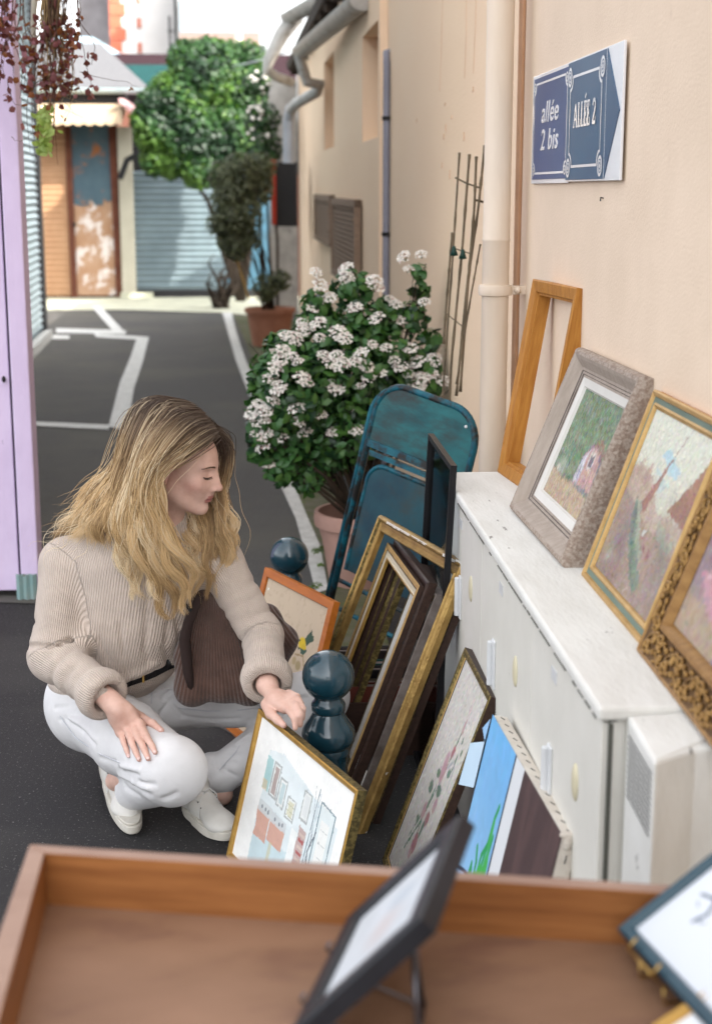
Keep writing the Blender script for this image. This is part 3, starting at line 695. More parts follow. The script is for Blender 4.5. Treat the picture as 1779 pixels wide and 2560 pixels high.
# ---- white flowering shrub (sharp, mid ground)
YS = 5.95
potc = G(860,1490); potc = Vector((PY(895,1300,5.95)[0]+.02, 5.95, 0))
potted('plant_pot', (potc.x,potc.y,0), .20, .31, M_terrap, 'pale pink terracotta pot under the white flowering shrub', rimh=.06)
sb = empty('flowering_shrub', (potc.x,potc.y,.25), 'bushy shrub covered in clusters of small white flowers', 'shrub')
S = YS/FPX
blobs = [pb(740,960,118,YS-.1),pb(850,930,140,YS),pb(950,920,110,YS+.05),pb(1040,950,75,YS+.05),pb(690,1020,72,YS-.15),pb(660,1080,48,YS-.15),pb(760,1080,90,YS),pb(860,1060,110,YS),
         pb(800,840,75,YS),pb(905,810,70,YS+.05),pb(880,720,50,YS+.08),pb(965,790,48,YS+.1),pb(700,870,45,YS-.1),pb(1030,790,42,YS+.1),pb(1050,730,24,YS+.12),pb(1045,680,22,YS+.12),pb(1075,860,40,YS+.08),
         pb(790,760,38,YS),pb(720,1150,50,YS-.1),pb(700,1175,42,YS-.12),pb(770,1190,48,YS-.05),pb(655,1130,36,YS-.15),pb(820,1150,60,YS),pb(660,960,42,YS-.15),pb(1100,960,30,YS)]
r = np.random.default_rng(21)
P_, N_ = cloudpts(blobs, 5600, r, .8)
M_v1 = leafm('viburnum_leaf', (0.055,0.150,0.045), .35, .22); M_v2 = leafm('viburnum_leaf_dark', (0.014,0.05,0.018), .35, .12); M_v3 = leafm('viburnum_leaf_light', (0.075,0.18,0.04), .4, .25)
keep = (P_[:,0] < WX-.03)
leafcloud('foliage', P_[keep], N_[keep], .050, [M_v3,M_v1,M_v1,M_v2], sb, r=r, aspect=.58)
mb = MB(); base = Vector((potc.x,potc.y,.25)); rr_ = random.Random(9)
for i,bl in enumerate(blobs):
    e = Vector(bl[0]); m_ = base+(e-base)*.45+Vector((rr_.uniform(-.03,.03),rr_.uniform(-.03,.03),.04)); mb.tube([base+Vector((rr_.uniform(-.03,.03),rr_.uniform(-.03,.03),0)),m_,e],[.010,.007,.0025],M_bark,6)
    for k in range(4):
        e2 = e+Vector((rr_.uniform(-1,1)*bl[1][0],rr_.uniform(-1,1)*bl[1][0],rr_.uniform(-.3,1)*bl[1][0])); mb.tube([m_+(e-m_)*.5,e2],[.003,.0015],M_bark,4)
childize(mb.build('stem', smooth=True), sb)
# flower heads: umbels of small florets, a few variants copied
M_bud = pm('pink_white_bud', (0.62,0.42,0.42), rough=.7)
protos = []
for s_ in range(5):
    q = np.random.default_rng(40+s_); mb = MB()
    for k in range(66):
        a_ = q.uniform(0,2*math.pi); rad = math.sqrt(q.random())*.034; z = .014-(rad/.034)**2*.016+q.normal()*.0015
        c = Vector((rad*math.cos(a_),rad*math.sin(a_),z)); rt = .0043*q.uniform(.8,1.25)
        if q.random() < .12: mb.ell(c,(.003,.003,.004),M_bud,5,4); continue
        tilt = Vector((c.x*14+q.normal()*.25, c.y*14+q.normal()*.25, 1)).normalized(); u_ = tilt.orthogonal().normalized(); v_ = tilt.cross(u_)
        for j in range(5):
            an = 2*math.pi*j/5+q.random(); dd = u_*math.cos(an)+v_*math.sin(an); ss = tilt.cross(dd)
            mb.poly([c, c+dd*rt*.7-ss*rt*.5+tilt*.001, c+dd*rt*1.4+tilt*.0018, c+dd*rt*.7+ss*rt*.5+tilt*.001], M_petal)
    for k in range(6):
        a_ = q.uniform(0,6.28); mb.tube([(0,0,-.03),(.018*math.cos(a_),.018*math.sin(a_),.004)],[.0012,.0008],M_v1,4)
    protos.append(mb)
meshes = []
hand = [(790,680),(800,712),(865,672),(935,700),(940,716),(1008,642),(1052,636),(1020,672),(820,745),(885,768),(975,748),(1060,755),(940,795),(1000,800),(755,805),(795,808),(715,840),(760,825),(845,830),(800,845),(860,845),
        (700,900),(690,920),(730,890),(745,905),(810,890),(840,890),(850,910),(825,905),(930,860),(885,905),(915,915),(900,885),(985,900),(1000,915),(1020,935),(1040,905),(1050,945),(1105,950),(1075,935),(670,950),(695,975),(755,945),(830,965),(700,965),(900,965),
        (625,1010),(650,1025),(620,1055),(645,1050),(655,1080),(740,1020),(745,1050),(700,1090),(830,1080),(890,1075),(660,1160),(640,1115),(710,875),(770,960),(920,945),(600,1030),(845,975),(760,1080),(690,885),(965,870),(1045,960),(1010,975),(800,1035),(625,1090),(860,700),(780,770),(870,690),(990,760),(1085,900),(735,845),(1025,870),(950,930),(680,1000)]
q = np.random.default_rng(77)
for i,(px,py) in enumerate(hand):
    px = px+max(0,(690-px))*.35
    if i < 5: o = protos[i].build('flower_cluster'); meshes.append(o.data)
    else: o = bpy.data.objects.new('flower_cluster', meshes[i % 5]); COL.objects.link(o)
    # place it on the crown skin towards the viewer
    ys = []
    for (c_, R3) in blobs:
        cx_, cy_ = proj(c_); d = math.hypot(cx_-px, cy_-py)*S
        if d < R3[0]*1.02: ys.append(c_[1]-math.sqrt(max(0,(R3[0]*1.04)**2-d*d)))
    y = min(ys) if ys else YS-.05
    p = PP(px,py,y+.01); nrm = Vector((q.normal()*.35, -.75+q.normal()*.2, 1.0)).normalized()
    o.parent = sb; sc_ = q.uniform(.68,1.12)
    o.matrix_local = Matrix.Translation(p-sb.location) @ nrm.to_track_quat('Z','Y').to_matrix().to_4x4() @ Matrix.Rotation(q.random()*6,4,'Z') @ Matrix.Scale(sc_,4)
# weeds along the kerb by the pot
P_, N_ = cloudpts([pb(800,1300,22,6.2),pb(790,1380,18,5.6),pb(805,1440,18,5.3),pb(640,840,20,13),pb(800,1350,10,6.0)], 260, r)
P_[:,2] = np.abs(P_[:,2])*.4
N_[:,2] += 1.5
M_weed = leafm('weed_leaf', (0.10,0.17,0.03), .6, .2)
tag(leafcloud('weeds', P_, N_, .022, [M_weed], None, r=r, aspect=.5), 'small yellow green weeds along the kerb by the pot', 'weeds', kind='stuff')

# ---- dried climbing vine, top left, hanging from the pink building
vn = empty('climbing_vine', (-1.0,5.6,2.3), 'dry climbing vine with dark red leaves hanging over the pink front', 'vine')
M_twig = pm('vine_twig', (0.11,0.065,0.045), (0.06,0.035,0.025), scale=30, rough=.9)
M_straw = pm('dry_straw_stems', (0.34,0.23,0.11), (0.22,0.15,0.07), scale=30, rough=.9)
mb = MB(); lp = []; q = random.Random(31)
def strand(pts, rad, mat, leaves=0, y=5.6, jit=6):
    P = [PP(x+q.uniform(-jit,jit)*.4, yy, y+q.uniform(-.05,.05)) for x,yy in pts]
    # smooth subdivide
    out = []
    for i in range(len(P)-1):
        p0 = P[max(i-1,0)]; p1 = P[i]; p2 = P[i+1]; p3 = P[min(i+2,len(P)-1)]
        for k in range(5):
            t = k/5; out.append(.5*((2*p1)+(p2-p0)*t+(2*p0-5*p1+4*p2-p3)*t*t+(3*p1-p0-3*p2+p3)*t**3)+Vector((q.uniform(-1,1),q.uniform(-1,1),q.uniform(-1,1)))*.0025)
    out.append(P[-1]); n = len(out); mb.tube(out, [rad*(1-.7*i/n) for i in range(n)], mat, 5)
    for k in range(leaves):
        p = out[int(q.random()**.8*(n-1))]; lp.append(p+Vector((q.uniform(-.012,.012),q.uniform(-.03,.0),q.uniform(-.02,.01))))
def drop(x0, x1, yend, n, leaves, y=5.6, rad=.0022, mat=None, y0=-40):
    for _ in range(n):
        a = q.uniform(x0,x1); b = a+q.uniform(-38,38); e = yend*q.uniform(.6,1.05)
        strand([(a,y0),(a+q.uniform(-10,10),e*.3),(b+q.uniform(-14,14),e*.65),(b,e)], rad*q.uniform(.7,1.3), mat or M_twig, leaves, y)
drop(0,60,250,9,9); drop(0,30,235,5,8); drop(100,175,215,10,8); drop(155,200,165,5,6); drop(105,155,330,7,5); drop(100,150,395,7,2)
drop(110,150,240,46,0,5.62,.0022,M_straw); drop(100,165,215,26,0,5.62,.0018,M_straw)
strand([(190,-20),(200,60),(208,130),(222,180),(228,215),(232,240)], .0016, M_twig, 9)
strand([(200,180),(260,195),(315,205),(350,222)], .0013, M_twig, 2)
strand([(60,190),(100,260),(150,255),(200,258)], .0013, M_twig, 2); strand([(140,240),(170,265),(190,292)], .0013, M_twig, 1)
strand([(20,200),(34,255),(60,262)], .0015, M_twig, 6); strand([(30,343),(50,352),(90,330)], .0013, M_twig, 0)
for k in range(26):
    strand([(125,190),(125+q.uniform(-50,75),200+q.uniform(-12,40)),(120+q.uniform(-45,95),215+q.uniform(-20,95))], .0014, M_straw if k % 2 else M_twig, 2)
childize(mb.build('stems'), vn)
mb = MB(); mb.tube([PP(88,-40,5.66),PP(84,60,5.66),PP(86,150,5.66)], .010, M_cream2, 8); childize(mb.build('wooden_stake'), vn)
M_rl1 = leafm('dark_red_leaf', (0.16,0.045,0.048), .6, .3); M_rl2 = leafm('mauve_red_leaf', (0.30,0.12,0.15), .6, .35); M_rl3 = leafm('rusty_leaf', (0.26,0.09,0.035), .6, .35)
A_ = np.array([tuple(p) for p in lp]); rn = np.random.default_rng(4)
A_ = np.concatenate([A_, A_[::2]+rn.normal(size=A_[::2].shape)*.012]); nn = rn.normal(size=A_.shape); nn[:,1] -= .8
leafcloud('leaves', A_, nn, .027, [M_rl1,M_rl1,M_rl2,M_rl3], vn, r=rn, aspect=.85, curl=.35)
gpts = np.array([tuple(PP(q.gauss(112,12), q.uniform(270,388), 5.6+q.uniform(-.05,.05))) for _ in range(90)])
gn = rn.normal(size=gpts.shape); gn[:,1] -= 1
leafcloud('young_leaves', gpts, gn, .036, [leafm('pale_green_leaf',(0.36,0.46,0.16),.5,.4)], vn, r=rn, aspect=.6)

# ---- bamboo canes tied together by the downpipe
cn = empty('plant_canes', (0.62,4.7,0), 'thin bamboo canes tied together against the wall beside the downpipe', 'plant support')
M_cane = pm('weathered_cane', (0.16,0.12,0.075), (0.07,0.055,0.035), scale=40, rough=.8, stretch=(1,1,.2))
def cane(pts, y, rad):
    mb = MB(); P = [PP(px,py,y_) for (px,py),y_ in zip(pts,y)]
    N = 26; out = []
    for i in range(N):
        t = i/(N-1)*(len(P)-1); k = min(int(t), len(P)-2); out.append(P[k]+(P[k+1]-P[k])*(t-k))
    mb.tube(out, [rad*(1.35 if i % 5 == 0 else 1) for i in range(N)], M_cane, 7); childize(mb.build('cane', smooth=True), cn)
cane([(1148,382),(1130,660),(1112,900),(1085,1300)],(5.0,4.9,4.8,4.7),.0034)
cane([(1173,386),(1155,620),(1128,900),(1110,1300)],(4.95,4.9,4.8,4.7),.0042)
cane([(1190,392),(1185,520),(1170,700),(1150,980)],(4.9,4.85,4.8,4.75),.0042)
cane([(1211,364),(1195,520),(1165,730),(1140,990)],(4.85,4.8,4.8,4.75),.0042)
cane([(1130,582),(1120,700),(1108,860)],(5.0,4.95,4.9),.004)
cane([(1200,610),(1180,720),(1140,960)],(4.6,4.6,4.6),.0028)
for pts_, rr2 in (([PP(1138,444,4.93),PP(1165,458,4.9),PP(1200,470,4.85)],.003),([PP(1132,620,4.92),PP(1180,636,4.86)],.0022),([PP(1110,780,4.9),PP(1160,820,4.8)],.0018),([PP(1188,500,4.84),PP(1208,505,4.84)],.004)):
    mb = MB(); mb.tube(pts_, rr2, M_cane, 5); childize(mb.build('tie_wire'), cn)
M_clip = pm('dark_green_plastic', (0.01,0.045,0.035), rough=.4)
for (px,py) in [(1134,626),(1156,634)]:
    mb = MB(); p = PP(px,py,4.88); mb.lathe([(.005,.014),(.008,.0),(.014,-.016),(.004,-.018)], (0,0,0), M_clip, 10); o = mb.build('clip', smooth=True); o.parent = cn; o.location = p-cn.location
# ================================================================ STREET PLAQUES
M_enblue = pm('blue_enamel', (0.045,0.085,0.22), (0.035,0.07,0.18), scale=3, rough=.32, coat=.0, spec=.28, bump=.04, bscale=12)
M_enteal = pm('teal_blue_enamel', (0.025,0.10,0.19), (0.03,0.075,0.16), scale=3, rough=.32, coat=.0, spec=.28, bump=.04, bscale=12)
M_enwhite = pm('white_enamel_sign', (0.80,0.80,0.82), (0.76,0.76,0.78), scale=3, rough=.25, coat=.4)
def text_mesh(body, size, mat, shear=0.0, bold=0.0, sx=1.0):
    cu = bpy.data.curves.new('txt', 'FONT'); cu.body = body; cu.size = size; cu.shear = shear; cu.offset = bold; cu.extrude = .0006
    cu.resolution_u = 3; cu.align_x = 'CENTER'; cu.space_character = 1.08
    o = bpy.data.objects.new('txt', cu); COL.objects.link(o)
    dg = bpy.context.evaluated_depsgraph_get(); dg.update(); me = bpy.data.meshes.new_from_object(o.evaluated_get(dg))
    bpy.data.objects.remove(o); me.materials.clear(); me.materials.append(mat)
    me.transform(Matrix.Diagonal((sx,1,1,1))); return me
def sign_root(y_far, z0, label):
    # local x runs towards the viewer along the wall (-Y), local y up, local z away from the wall (-X)
    M = Matrix(((0,0,-1,WX-.004),(-1,0,0,y_far),(0,1,0,z0),(0,0,0,1)))
    return empty('street_sign', None, label, 'sign', None, M)
def outline(mb, W, H, x0, y0, ins, r, th, mat, z):
    """plaque border line with concave stepped corners"""
    def path(i, rr):
        P = []; c = [(x0+i,y0+i,0),(x0+W-i,y0+i,90),(x0+W-i,y0+H-i,180),(x0+i,y0+H-i,270)]
        for (cx_,cy_,a0) in c:
            for k in range(7):
                an = R_(a0+90-90*k/6) if True else 0
                P.append((cx_+rr*math.cos(an), cy_+rr*math.sin(an)))
        return P
    A_, B_ = path(ins, r), path(ins+th, r)
    n = len(A_)
    for i in range(n):
        j = (i+1) % n
        mb.poly([(*A_[i],z),(*A_[j],z),(*B_[j],z),(*B_[i],z)], mat)
def disc(mb, cx_, cy_, r0, r1, z, mat, n=20):
    for i in range(n):
        a, b = 2*math.pi*i/n, 2*math.pi*(i+1)/n
        if r0 <= 0: mb.poly([(cx_,cy_,z),(cx_+r1*math.cos(a),cy_+r1*math.sin(a),z),(cx_+r1*math.cos(b),cy_+r1*math.sin(b),z)], mat)
        else: mb.poly([(cx_+r0*math.cos(a),cy_+r0*math.sin(a),z),(cx_+r1*math.cos(a),cy_+r1*math.sin(a),z),(cx_+r1*math.cos(b),cy_+r1*math.sin(b),z),(cx_+r0*math.cos(b),cy_+r0*math.sin(b),z)], mat)
yl = PX(1339,324,WX)[1]; ym = PX(1430,305,WX)[1]; yr = PX(1568,280,WX)[1]
zb = PX(1430,452,WX)[2]; zt = PX(1430,160,WX)[2]; HS = zt-zb
W1 = yl-ym; W2 = ym-yr
s1_ = sign_root(yl, zb-.001, 'far blue plaque reading allée 2 bis with pale left edge')
mb = MB(); mb.box((-.012,-.004,0),(W1,HS+.004,.004), M_enwhite); mb.poly([(-.012,HS*.52,.0005),(0,.0,.0005),(0,HS,.0005),(-.018,HS*.53,.0005)], M_enwhite); o = mb.build('plate', bevel=.001); o.parent = s1_
mb = MB(); mb.box((.008,.007,.0042),(W1-.006,HS-.005,.0056), M_enblue); o = mb.build('blue_face'); o.parent = s1_
mb = MB(); outline(mb, W1-.014, HS-.012, .008, .007, .013, .026, .0055, M_enwhite, .0062)
for (cx_,cy_) in [(.030,.028),(W1-.028,.028),(.030,HS-.028),(W1-.028,HS-.028)]: disc(mb,cx_,cy_,.008,.0125,.0065,M_enwhite); disc(mb,cx_,cy_,0,.004,.0065,M_enwhite)
o = mb.build('border'); o.parent = s1_
for (t_, yy) in (('allée', HS*.555), ('2 bis', HS*.30)):
    me = text_mesh(t_, .076, M_enwhite, .2, .0007, 1.5); o = bpy.data.objects.new('lettering', me); COL.objects.link(o); o.parent = s1_; o.location = (W1*.50, yy, .0064)
s2_ = sign_root(ym-.001, zb-.002, 'near blue plaque reading ALLÉE 2 with white arrow edge')
mb = MB(); mb.box((0,0,.003),(W2,HS+.004,.009), M_enwhite); o = mb.build('plate', bevel=.001); o.parent = s2_
WF = W2*.73
mb = MB(); k_ = .0094
mb.hexa([(.004,.004,.0092),(WF+.010,.004,.0092),(W2-.014,HS*.52,.0092),(WF+.010,HS-.000,.0092),(.004,HS-.000,.0092)],[(.004,.004,.0108),(WF+.010,.004,.0108),(W2-.014,HS*.52,.0108),(WF+.010,HS-.000,.0108),(.004,HS-.000,.0108)], M_enteal); o = mb.build('blue_face'); o.parent = s2_
mb = MB(); outline(mb, WF-.012, HS-.012, .010, .006, .026, .030, .006, M_enwhite, .0116)
mb.box((WF+.0085,.004,.0110),(WF+.0105,HS,.0114), M_enwhite)
for (cx_,cy_) in [(.034,.032),(WF-.026,.032),(.034,HS-.034),(WF-.026,HS-.034)]: disc(mb,cx_,cy_,0,.0235,.0117,M_enteal); disc(mb,cx_,cy_,.016,.023,.0119,M_enwhite); disc(mb,cx_,cy_,.009,.0125,.0119,M_enwhite); disc(mb,cx_,cy_,0,.005,.0119,M_enwhite)
o = mb.build('border'); o.parent = s2_
# slab serif lettering drawn as bars
mb = MB(); zc_ = .0116; cap = .052
def bar(x0,y0,x1,y1,wd):
    global zc_
    d = Vector((x1-x0,y1-y0,0)).normalized(); n_ = Vector((-d.y,d.x,0))*wd/2; zc_ += .00003; a = Vector((x0,y0,zc_)); b = Vector((x1,y1,zc_)); mb.poly([a-n_,b-n_,b+n_,a+n_], M_enwhite)
def serif(x, y, wd=.018): bar(x-wd/2, y, x+wd/2, y, .0035)
X0 = .062; yb_ = HS*.455
def letA(x): bar(x,yb_,x+.015,yb_+cap,.005); bar(x+.034,yb_,x+.017,yb_+cap,.009); bar(x+.006,yb_+.017,x+.028,yb_+.017,.004); serif(x,yb_,.018); serif(x+.034,yb_,.02)
def letL(x): bar(x+.008,yb_,x+.008,yb_+cap,.009); bar(x,yb_,x+.030,yb_,.004); serif(x+.008,yb_+cap,.02); bar(x+.029,yb_,x+.029,yb_+.016,.004)
def letE(x): letL(x); bar(x,yb_+cap,x+.029,yb_+cap,.004); bar(x+.028,yb_+cap,x+.028,yb_+cap-.013,.004); bar(x+.008,yb_+cap*.5,x+.022,yb_+cap*.5,.004); bar(x+.021,yb_+cap*.38,x+.021,yb_+cap*.62,.0035)
_bar = bar
def bar(x0,y0,x1,y1,wd): _bar(.088+(x0-.062)*.93, y0, .088+(x1-.062)*.93, y1, wd*1.25)
letA(X0); letL(X0+.047); letL(X0+.083); letE(X0+.119); letE(X0+.155); bar(X0+.130,yb_+cap+.008,X0+.142,yb_+cap+.018,.005)
x = X0+.218
P2 = [(x,yb_+cap*.76),(x+.004,yb_+cap*.93),(x+.014,yb_+cap),(x+.025,yb_+cap*.93),(x+.028,yb_+cap*.74),(x+.022,yb_+cap*.52),(x+.010,yb_+cap*.26),(x+.001,yb_+.003)]
for a,b in zip(P2[:-1],P2[1:]): bar(*a,*b,.007)
bar(x-.001,yb_+.002,x+.029,yb_+.002,.006); bar(x+.029,yb_,x+.029,yb_+.014,.004)
o = mb.build('lettering'); o.parent = s2_

# ================================================================ UTILITY CABINETS
ZC = .862; CX0 = .510; CY0, CY1 = 2.035, 3.86
cab = empty('utility_cabinet', (CX0,2.9,0), 'long white painted metal utility cabinet against the wall holding frames on top', 'cabinet')
mb = MB(); mb.box((CX0,CY0,0.0),(WX-.002,CY1,ZC-.022), M_white); childize(mb.build('body', bevel=.003), cab)
mb = MB(); mb.box((CX0-.022,CY0-.014,ZC-.022),(WX-.001,CY1+.012,ZC), M_whitetop); childize(mb.build('top', bevel=.006), cab)
M_seam = pm('dark_seam', (0.10,0.10,0.085), rough=.9)
M_lock = pm('cream_plastic', (0.66,0.60,0.42), (0.58,0.53,0.38), rough=.4)
M_hinge = pm('white_plastic', (0.68,0.69,0.70), rough=.35)
mb = MB(); mb.box((CX0-.0035,CY0,ZC-.028),(CX0+.01,CY1,ZC-.0235), M_seam)
mb.box((CX0-.0022,CY0-.003,.01),(CX0+.0035,CY0+.004,ZC-.03), M_seam); childize(mb.build('shadow_gap'), cab)
ds = [CY0+.004, 2.60, 3.22, CY1-.004]
for k in range(3):
    mb = MB(); mb.box((CX0-.012,ds[k]+.002,.04),(CX0-.001,ds[k+1]-.002,ZC-.031), M_white); dd_ = childize(mb.build('door', bevel=.002), cab)
    off = -Vector((CX0,2.9,0))
    for z in ((ZC-.19),) :
        mb = MB(); yy = ds[k]+.16
        rot = Matrix.Rotation(math.pi/2,3,'Y'); mb.ell((CX0-.0125,yy,z),(.006,.019,.032),M_lock,18,10); 
        o = mb.build('lock_cover', smooth=True); o.data.transform(Matrix.Translation(off)); o.parent = dd_
    for z in (ZC-.26, .22):
        mb = MB(); yy = ds[k+1]-.20 if k < 2 else ds[k+1]-.3
        mb.box((CX0-.017,yy-.016,z-.055),(CX0-.0115,yy+.016,z+.055),M_hinge); mb.tube([(CX0-.020,yy+.008,z-.05),(CX0-.020,yy+.008,z+.05)],.0075,M_hinge,10)
        o = mb.build('hinge', bevel=.004); o.data.transform(Matrix.Translation(off)); o.parent = dd_
    mb = MB(); yy = ds[k]+.35; mb.box((CX0-.0135,yy-.022,ZC-.085),(CX0-.0118,yy+.022,ZC-.062),M_hinge); o = mb.build('paper_label'); o.data.transform(Matrix.Translation(off)); o.parent = dd_
mb = MB(); rs_ = random.Random(14); yy = CY0
while yy < CY1-.04:
    l_ = rs_.uniform(.015,.09)
    if rs_.random() < .72: mb.box((CX0-.0228,yy,ZC-.0225),(CX0-.0212,yy+l_,ZC-.0225+rs_.uniform(.0012,.0032)), M_seam)
    yy += l_+rs_.uniform(0,.02)
o = childize(mb.build('rust_line'), cab)
# lower vent housing in front of it (nearer the viewer)
A0 = Vector(G(1547,1761,.850)); D0 = Vector(G(1635,1903,.850)); A0.y = min(A0.y, CY0-.016)
e = empty('vent_housing', (D0.x,D0.y,0), 'white metal vent box with slotted grille beside the utility cabinet', 'vent box')
C0 = Vector(G(1737,1873,.850)); B0_ = Vector((WX-.003, A0.y+.0, .862)); E0 = Vector((WX-.003, C0.y+.005, .862))
Z = Vector((0,0,.78)); z0 = lambda p: Vector((p.x,p.y,0.0)); 
mb = MB(); ring = [A0,D0,C0,E0,B0_]
mb.hexa([z0(p) for p in ring], ring, M_whitetop); childize(mb.build('body', bevel=.006), e)
# raised back shelf strip
dv = (D0-A0); Lv = dv.length; du = dv.normalized(); nv = Vector((du.y,-du.x,0)); 
if nv.x > 0: nv = -nv
mb = MB(); P0 = A0+du*.03+Vector((0,0,-.012)); P1 = A0+du*(Lv-.006)+Vector((0,0,-.012))
slot = []
nz, ny = 11, 5
for i in range(nz):
    for j in range(ny):
        z_ = .828-.0090*i; t0 = .02+(Lv-.028)*j/ny; t1 = t0+(Lv-.028)/ny-.0022
        p = [A0+du*t0+nv*.0012, A0+du*t1+nv*.0012]
        q0, q1 = Vector((p[0].x,p[0].y,z_)), Vector((p[1].x,p[1].y,z_)); 
        mb.poly([q0,q1,q1-Vector((0,0,.0032)),q0-Vector((0,0,.0032))], M_dark)
childize(mb.build('grille'), e)

# ================================================================ BOLLARDS
def bollard(x, y, top, label):
    e = empty('bollard', (x,y,0), label, 'bollard', 'ball topped bollards by the white line')
    R = .0640; zc = top-R
    prof = [(.062,0),(.064,.02),(.055,.03),(.050,.05),(.050,zc-.300),(.056,zc-.290),(.057,zc-.275),(.050,zc-.262),(.046,zc-.235),(.050,zc-.205),(.052,zc-.200),(.054,zc-.188),(.052,zc-.182),
            (.058,zc-.176),(.0645,zc-.166),(.0665,zc-.154),(.0665,zc-.146),(.064,zc-.136),(.057,zc-.124),(.050,zc-.114),(.0440,zc-.104),(.0405,zc-.098),(.0385,zc-.092),(.0415,zc-.088),(.0425,zc-.072),(.0400,zc-.066),(.036,zc-.062),(.030,zc-.050)]
    mb = MB(); mb.lathe(prof, (0,0,0), M_boll, 48); o = mb.build('post'); smooth_angle(o, 50); o.parent = e
    mb = MB(); mb.ell((0,0,zc),(R,R,R),M_boll,48,28); o = mb.build('ball', smooth=True); o.parent = e
    return e
bollard(.1600, 3.45, .5025, 'nearer teal ball topped bollard behind the held picture')
bollard(.0935, 4.75, .4825, 'farther teal ball topped bollard behind the orange bird print')

# ================================================================ FRAMES
def basis(B0, B1, T0):
    B0, B1, T0 = Vector(B0), Vector(B1), Vector(T0)
    u = (B1-B0); W = u.length; u.normalize(); v = T0-B0; v = v-u*v.dot(u); H = v.length; v.normalize(); n = u.cross(v)
    M = Matrix(((u.x,v.x,n.x,B0.x),(u.y,v.y,n.y,B0.y),(u.z,v.z,n.z,B0.z),(0,0,0,1))); return M, W, H
def ringmesh(mb, W, H, prof):
    """prof: list of (inset, z, material of the strip that follows)"""
    def ring(d, z): return [(d,d,z),(W-d,d,z),(W-d,H-d,z),(d,H-d,z)]
    R4 = [ring(d,z) for d,z,_ in prof]
    for i in range(len(prof)-1):
        for k in range(4):
            k2 = (k+1) % 4; mb.poly([R4[i][k],R4[i][k2],R4[i+1][k2],R4[i+1][k]], prof[i][2])
def frame(name, label, cat, B0, B1, T0, prof, back=None, group=None, seg=1, part='moulding'):
    M, W, H = basis(B0, B1, T0); e = empty(name, None, label, cat, group, M)
    mb = MB(); ringmesh(mb, W, H, prof); o = mb.build(part); o.parent = e
    return e, W, H
M_goldold = pm('antique_gilt', (0.42,0.27,0.09), (0.26,0.155,0.05), scale=22, rough=.42, metal=.55, bump=.5, bscale=130, c3=(0.72,0.68,0.60), s3=9, lo3=.655, hi3=.675)
M_gold = pm('warm_gilt', (0.55,0.33,0.09), (0.42,0.24,0.06), scale=30, rough=.38, metal=.6, bump=.15, bscale=90)
M_goldlt = pm('pale_gilt', (0.52,0.335,0.135), (0.40,0.25,0.09), scale=24, rough=.45, metal=.4, bump=.2, bscale=90)
M_golddk = pm('dark_mottled_gilt', (0.23,0.17,0.06), (0.10,0.075,0.03), scale=90, rough=.45, metal=.55, bump=.7, bscale=160, lo=.42, hi=.55)
M_brownw = pm('brown_waxed_wood', (0.050,0.027,0.020), (0.030,0.017,0.013), scale=14, rough=.5, stretch=(1,6,6), bump=.15)
M_greyedge = pm('grey_worn_edge', (0.20,0.17,0.155), (0.10,0.08,0.07), scale=18, rough=.8, bump=.4)
M_orangew = pm('orange_stained_wood', (0.50,0.155,0.022), (0.40,0.115,0.015), scale=10, rough=.35, stretch=(1,5,5))
M_pine = pm('honey_pine', (0.47,0.215,0.042), (0.35,0.14,0.024), scale=9, rough=.5, stretch=(9,1,9), bump=.25, bscale=50)
M_matw = pm('white_mount_card', (0.74,0.73,0.69), (0.71,0.70,0.66), scale=3, rough=.8)
M_cream3 = pm('cream_inner_slip', (0.62,0.55,0.42), (0.54,0.47,0.35), scale=10, rough=.7, bump=.1)
M_lime = pm('limed_wood', (0.40,0.335,0.285), (0.33,0.275,0.23), scale=10, rough=.75, stretch=(5,1,5), bump=.5, bscale=60, c3=(0.33,0.27,0.21), s3=30, lo3=.62, hi3=.74)
M_lime2 = pm('limed_wood_grooved', (0.26,0.195,0.155), (0.38,0.32,0.27), scale=120, rough=.8, bump=.9, bscale=150, lo=.42, hi=.58, c3=(0.27,0.17,0.12), s3=12, lo3=.66, hi3=.72)
M_slip = pm('grey_white_slip', (0.66,0.64,0.60), (0.60,0.58,0.54), scale=6, rough=.75)
M_canvas = picmat('canvas_paint', .55, .5, 420)
M_print = picmat('print_paper', .7, .05, 300)
M_glass = glassmat('picture_glass', (0.97,0.98,0.98), .03, .015)
def pane(e, x0, y0, x1, y1, z, name='glass', mat=None):
    mb = MB(); mb.box((x0,y0,z),(x1,y1,z+.002), mat or M_glass); o = mb.build(name); o.parent = e; return o
def slab(e, name, x0, y0, z0, x1, y1, z1, mat, bevel=0):
    mb = MB(); mb.box((x0,y0,z0),(x1,y1,z1), mat); o = mb.build(name, bevel=bevel); o.parent = e; return o

# --- the picture she holds: watercolour of a studio interior
e, W, H = frame('framed_picture', 'gold framed watercolour of a studio interior held upright by the woman', 'picture frame',
    (-.097,3.39,0), (.11,2.87,0), (-.011,3.421,.369), [(0.0,-.024,M_golddk),(0,-.002,M_gold),(.003,0,M_gold),(.010,-.001,M_gold),(.015,-.006,M_gold),(.015,-.010,M_gold)])
cv = Canvas(300, 210, (.86,.855,.83))
n1 = cv.noise(5,1); n2 = cv.noise(14,2)
cv.mix(cv.polymask([(.17,.08),(.90,.08),(.91,.72),(.62,.80),(.30,.88),(.16,.84)],.02,4)*.9, (.66,.73,.75)); 
cv.mix(cv.polymask([(.17,.50),(.90,.50),(.91,.72),(.62,.80),(.30,.88),(.16,.84)],.02,4)*np.clip(n1*1.6-.5,0,1)*.7, (.80,.84,.84))
cv.mix((cv.polymask([(.17,.06),(.90,.06),(.88,.36),(.17,.30)],.02,5))*.75, (.50,.63,.67))
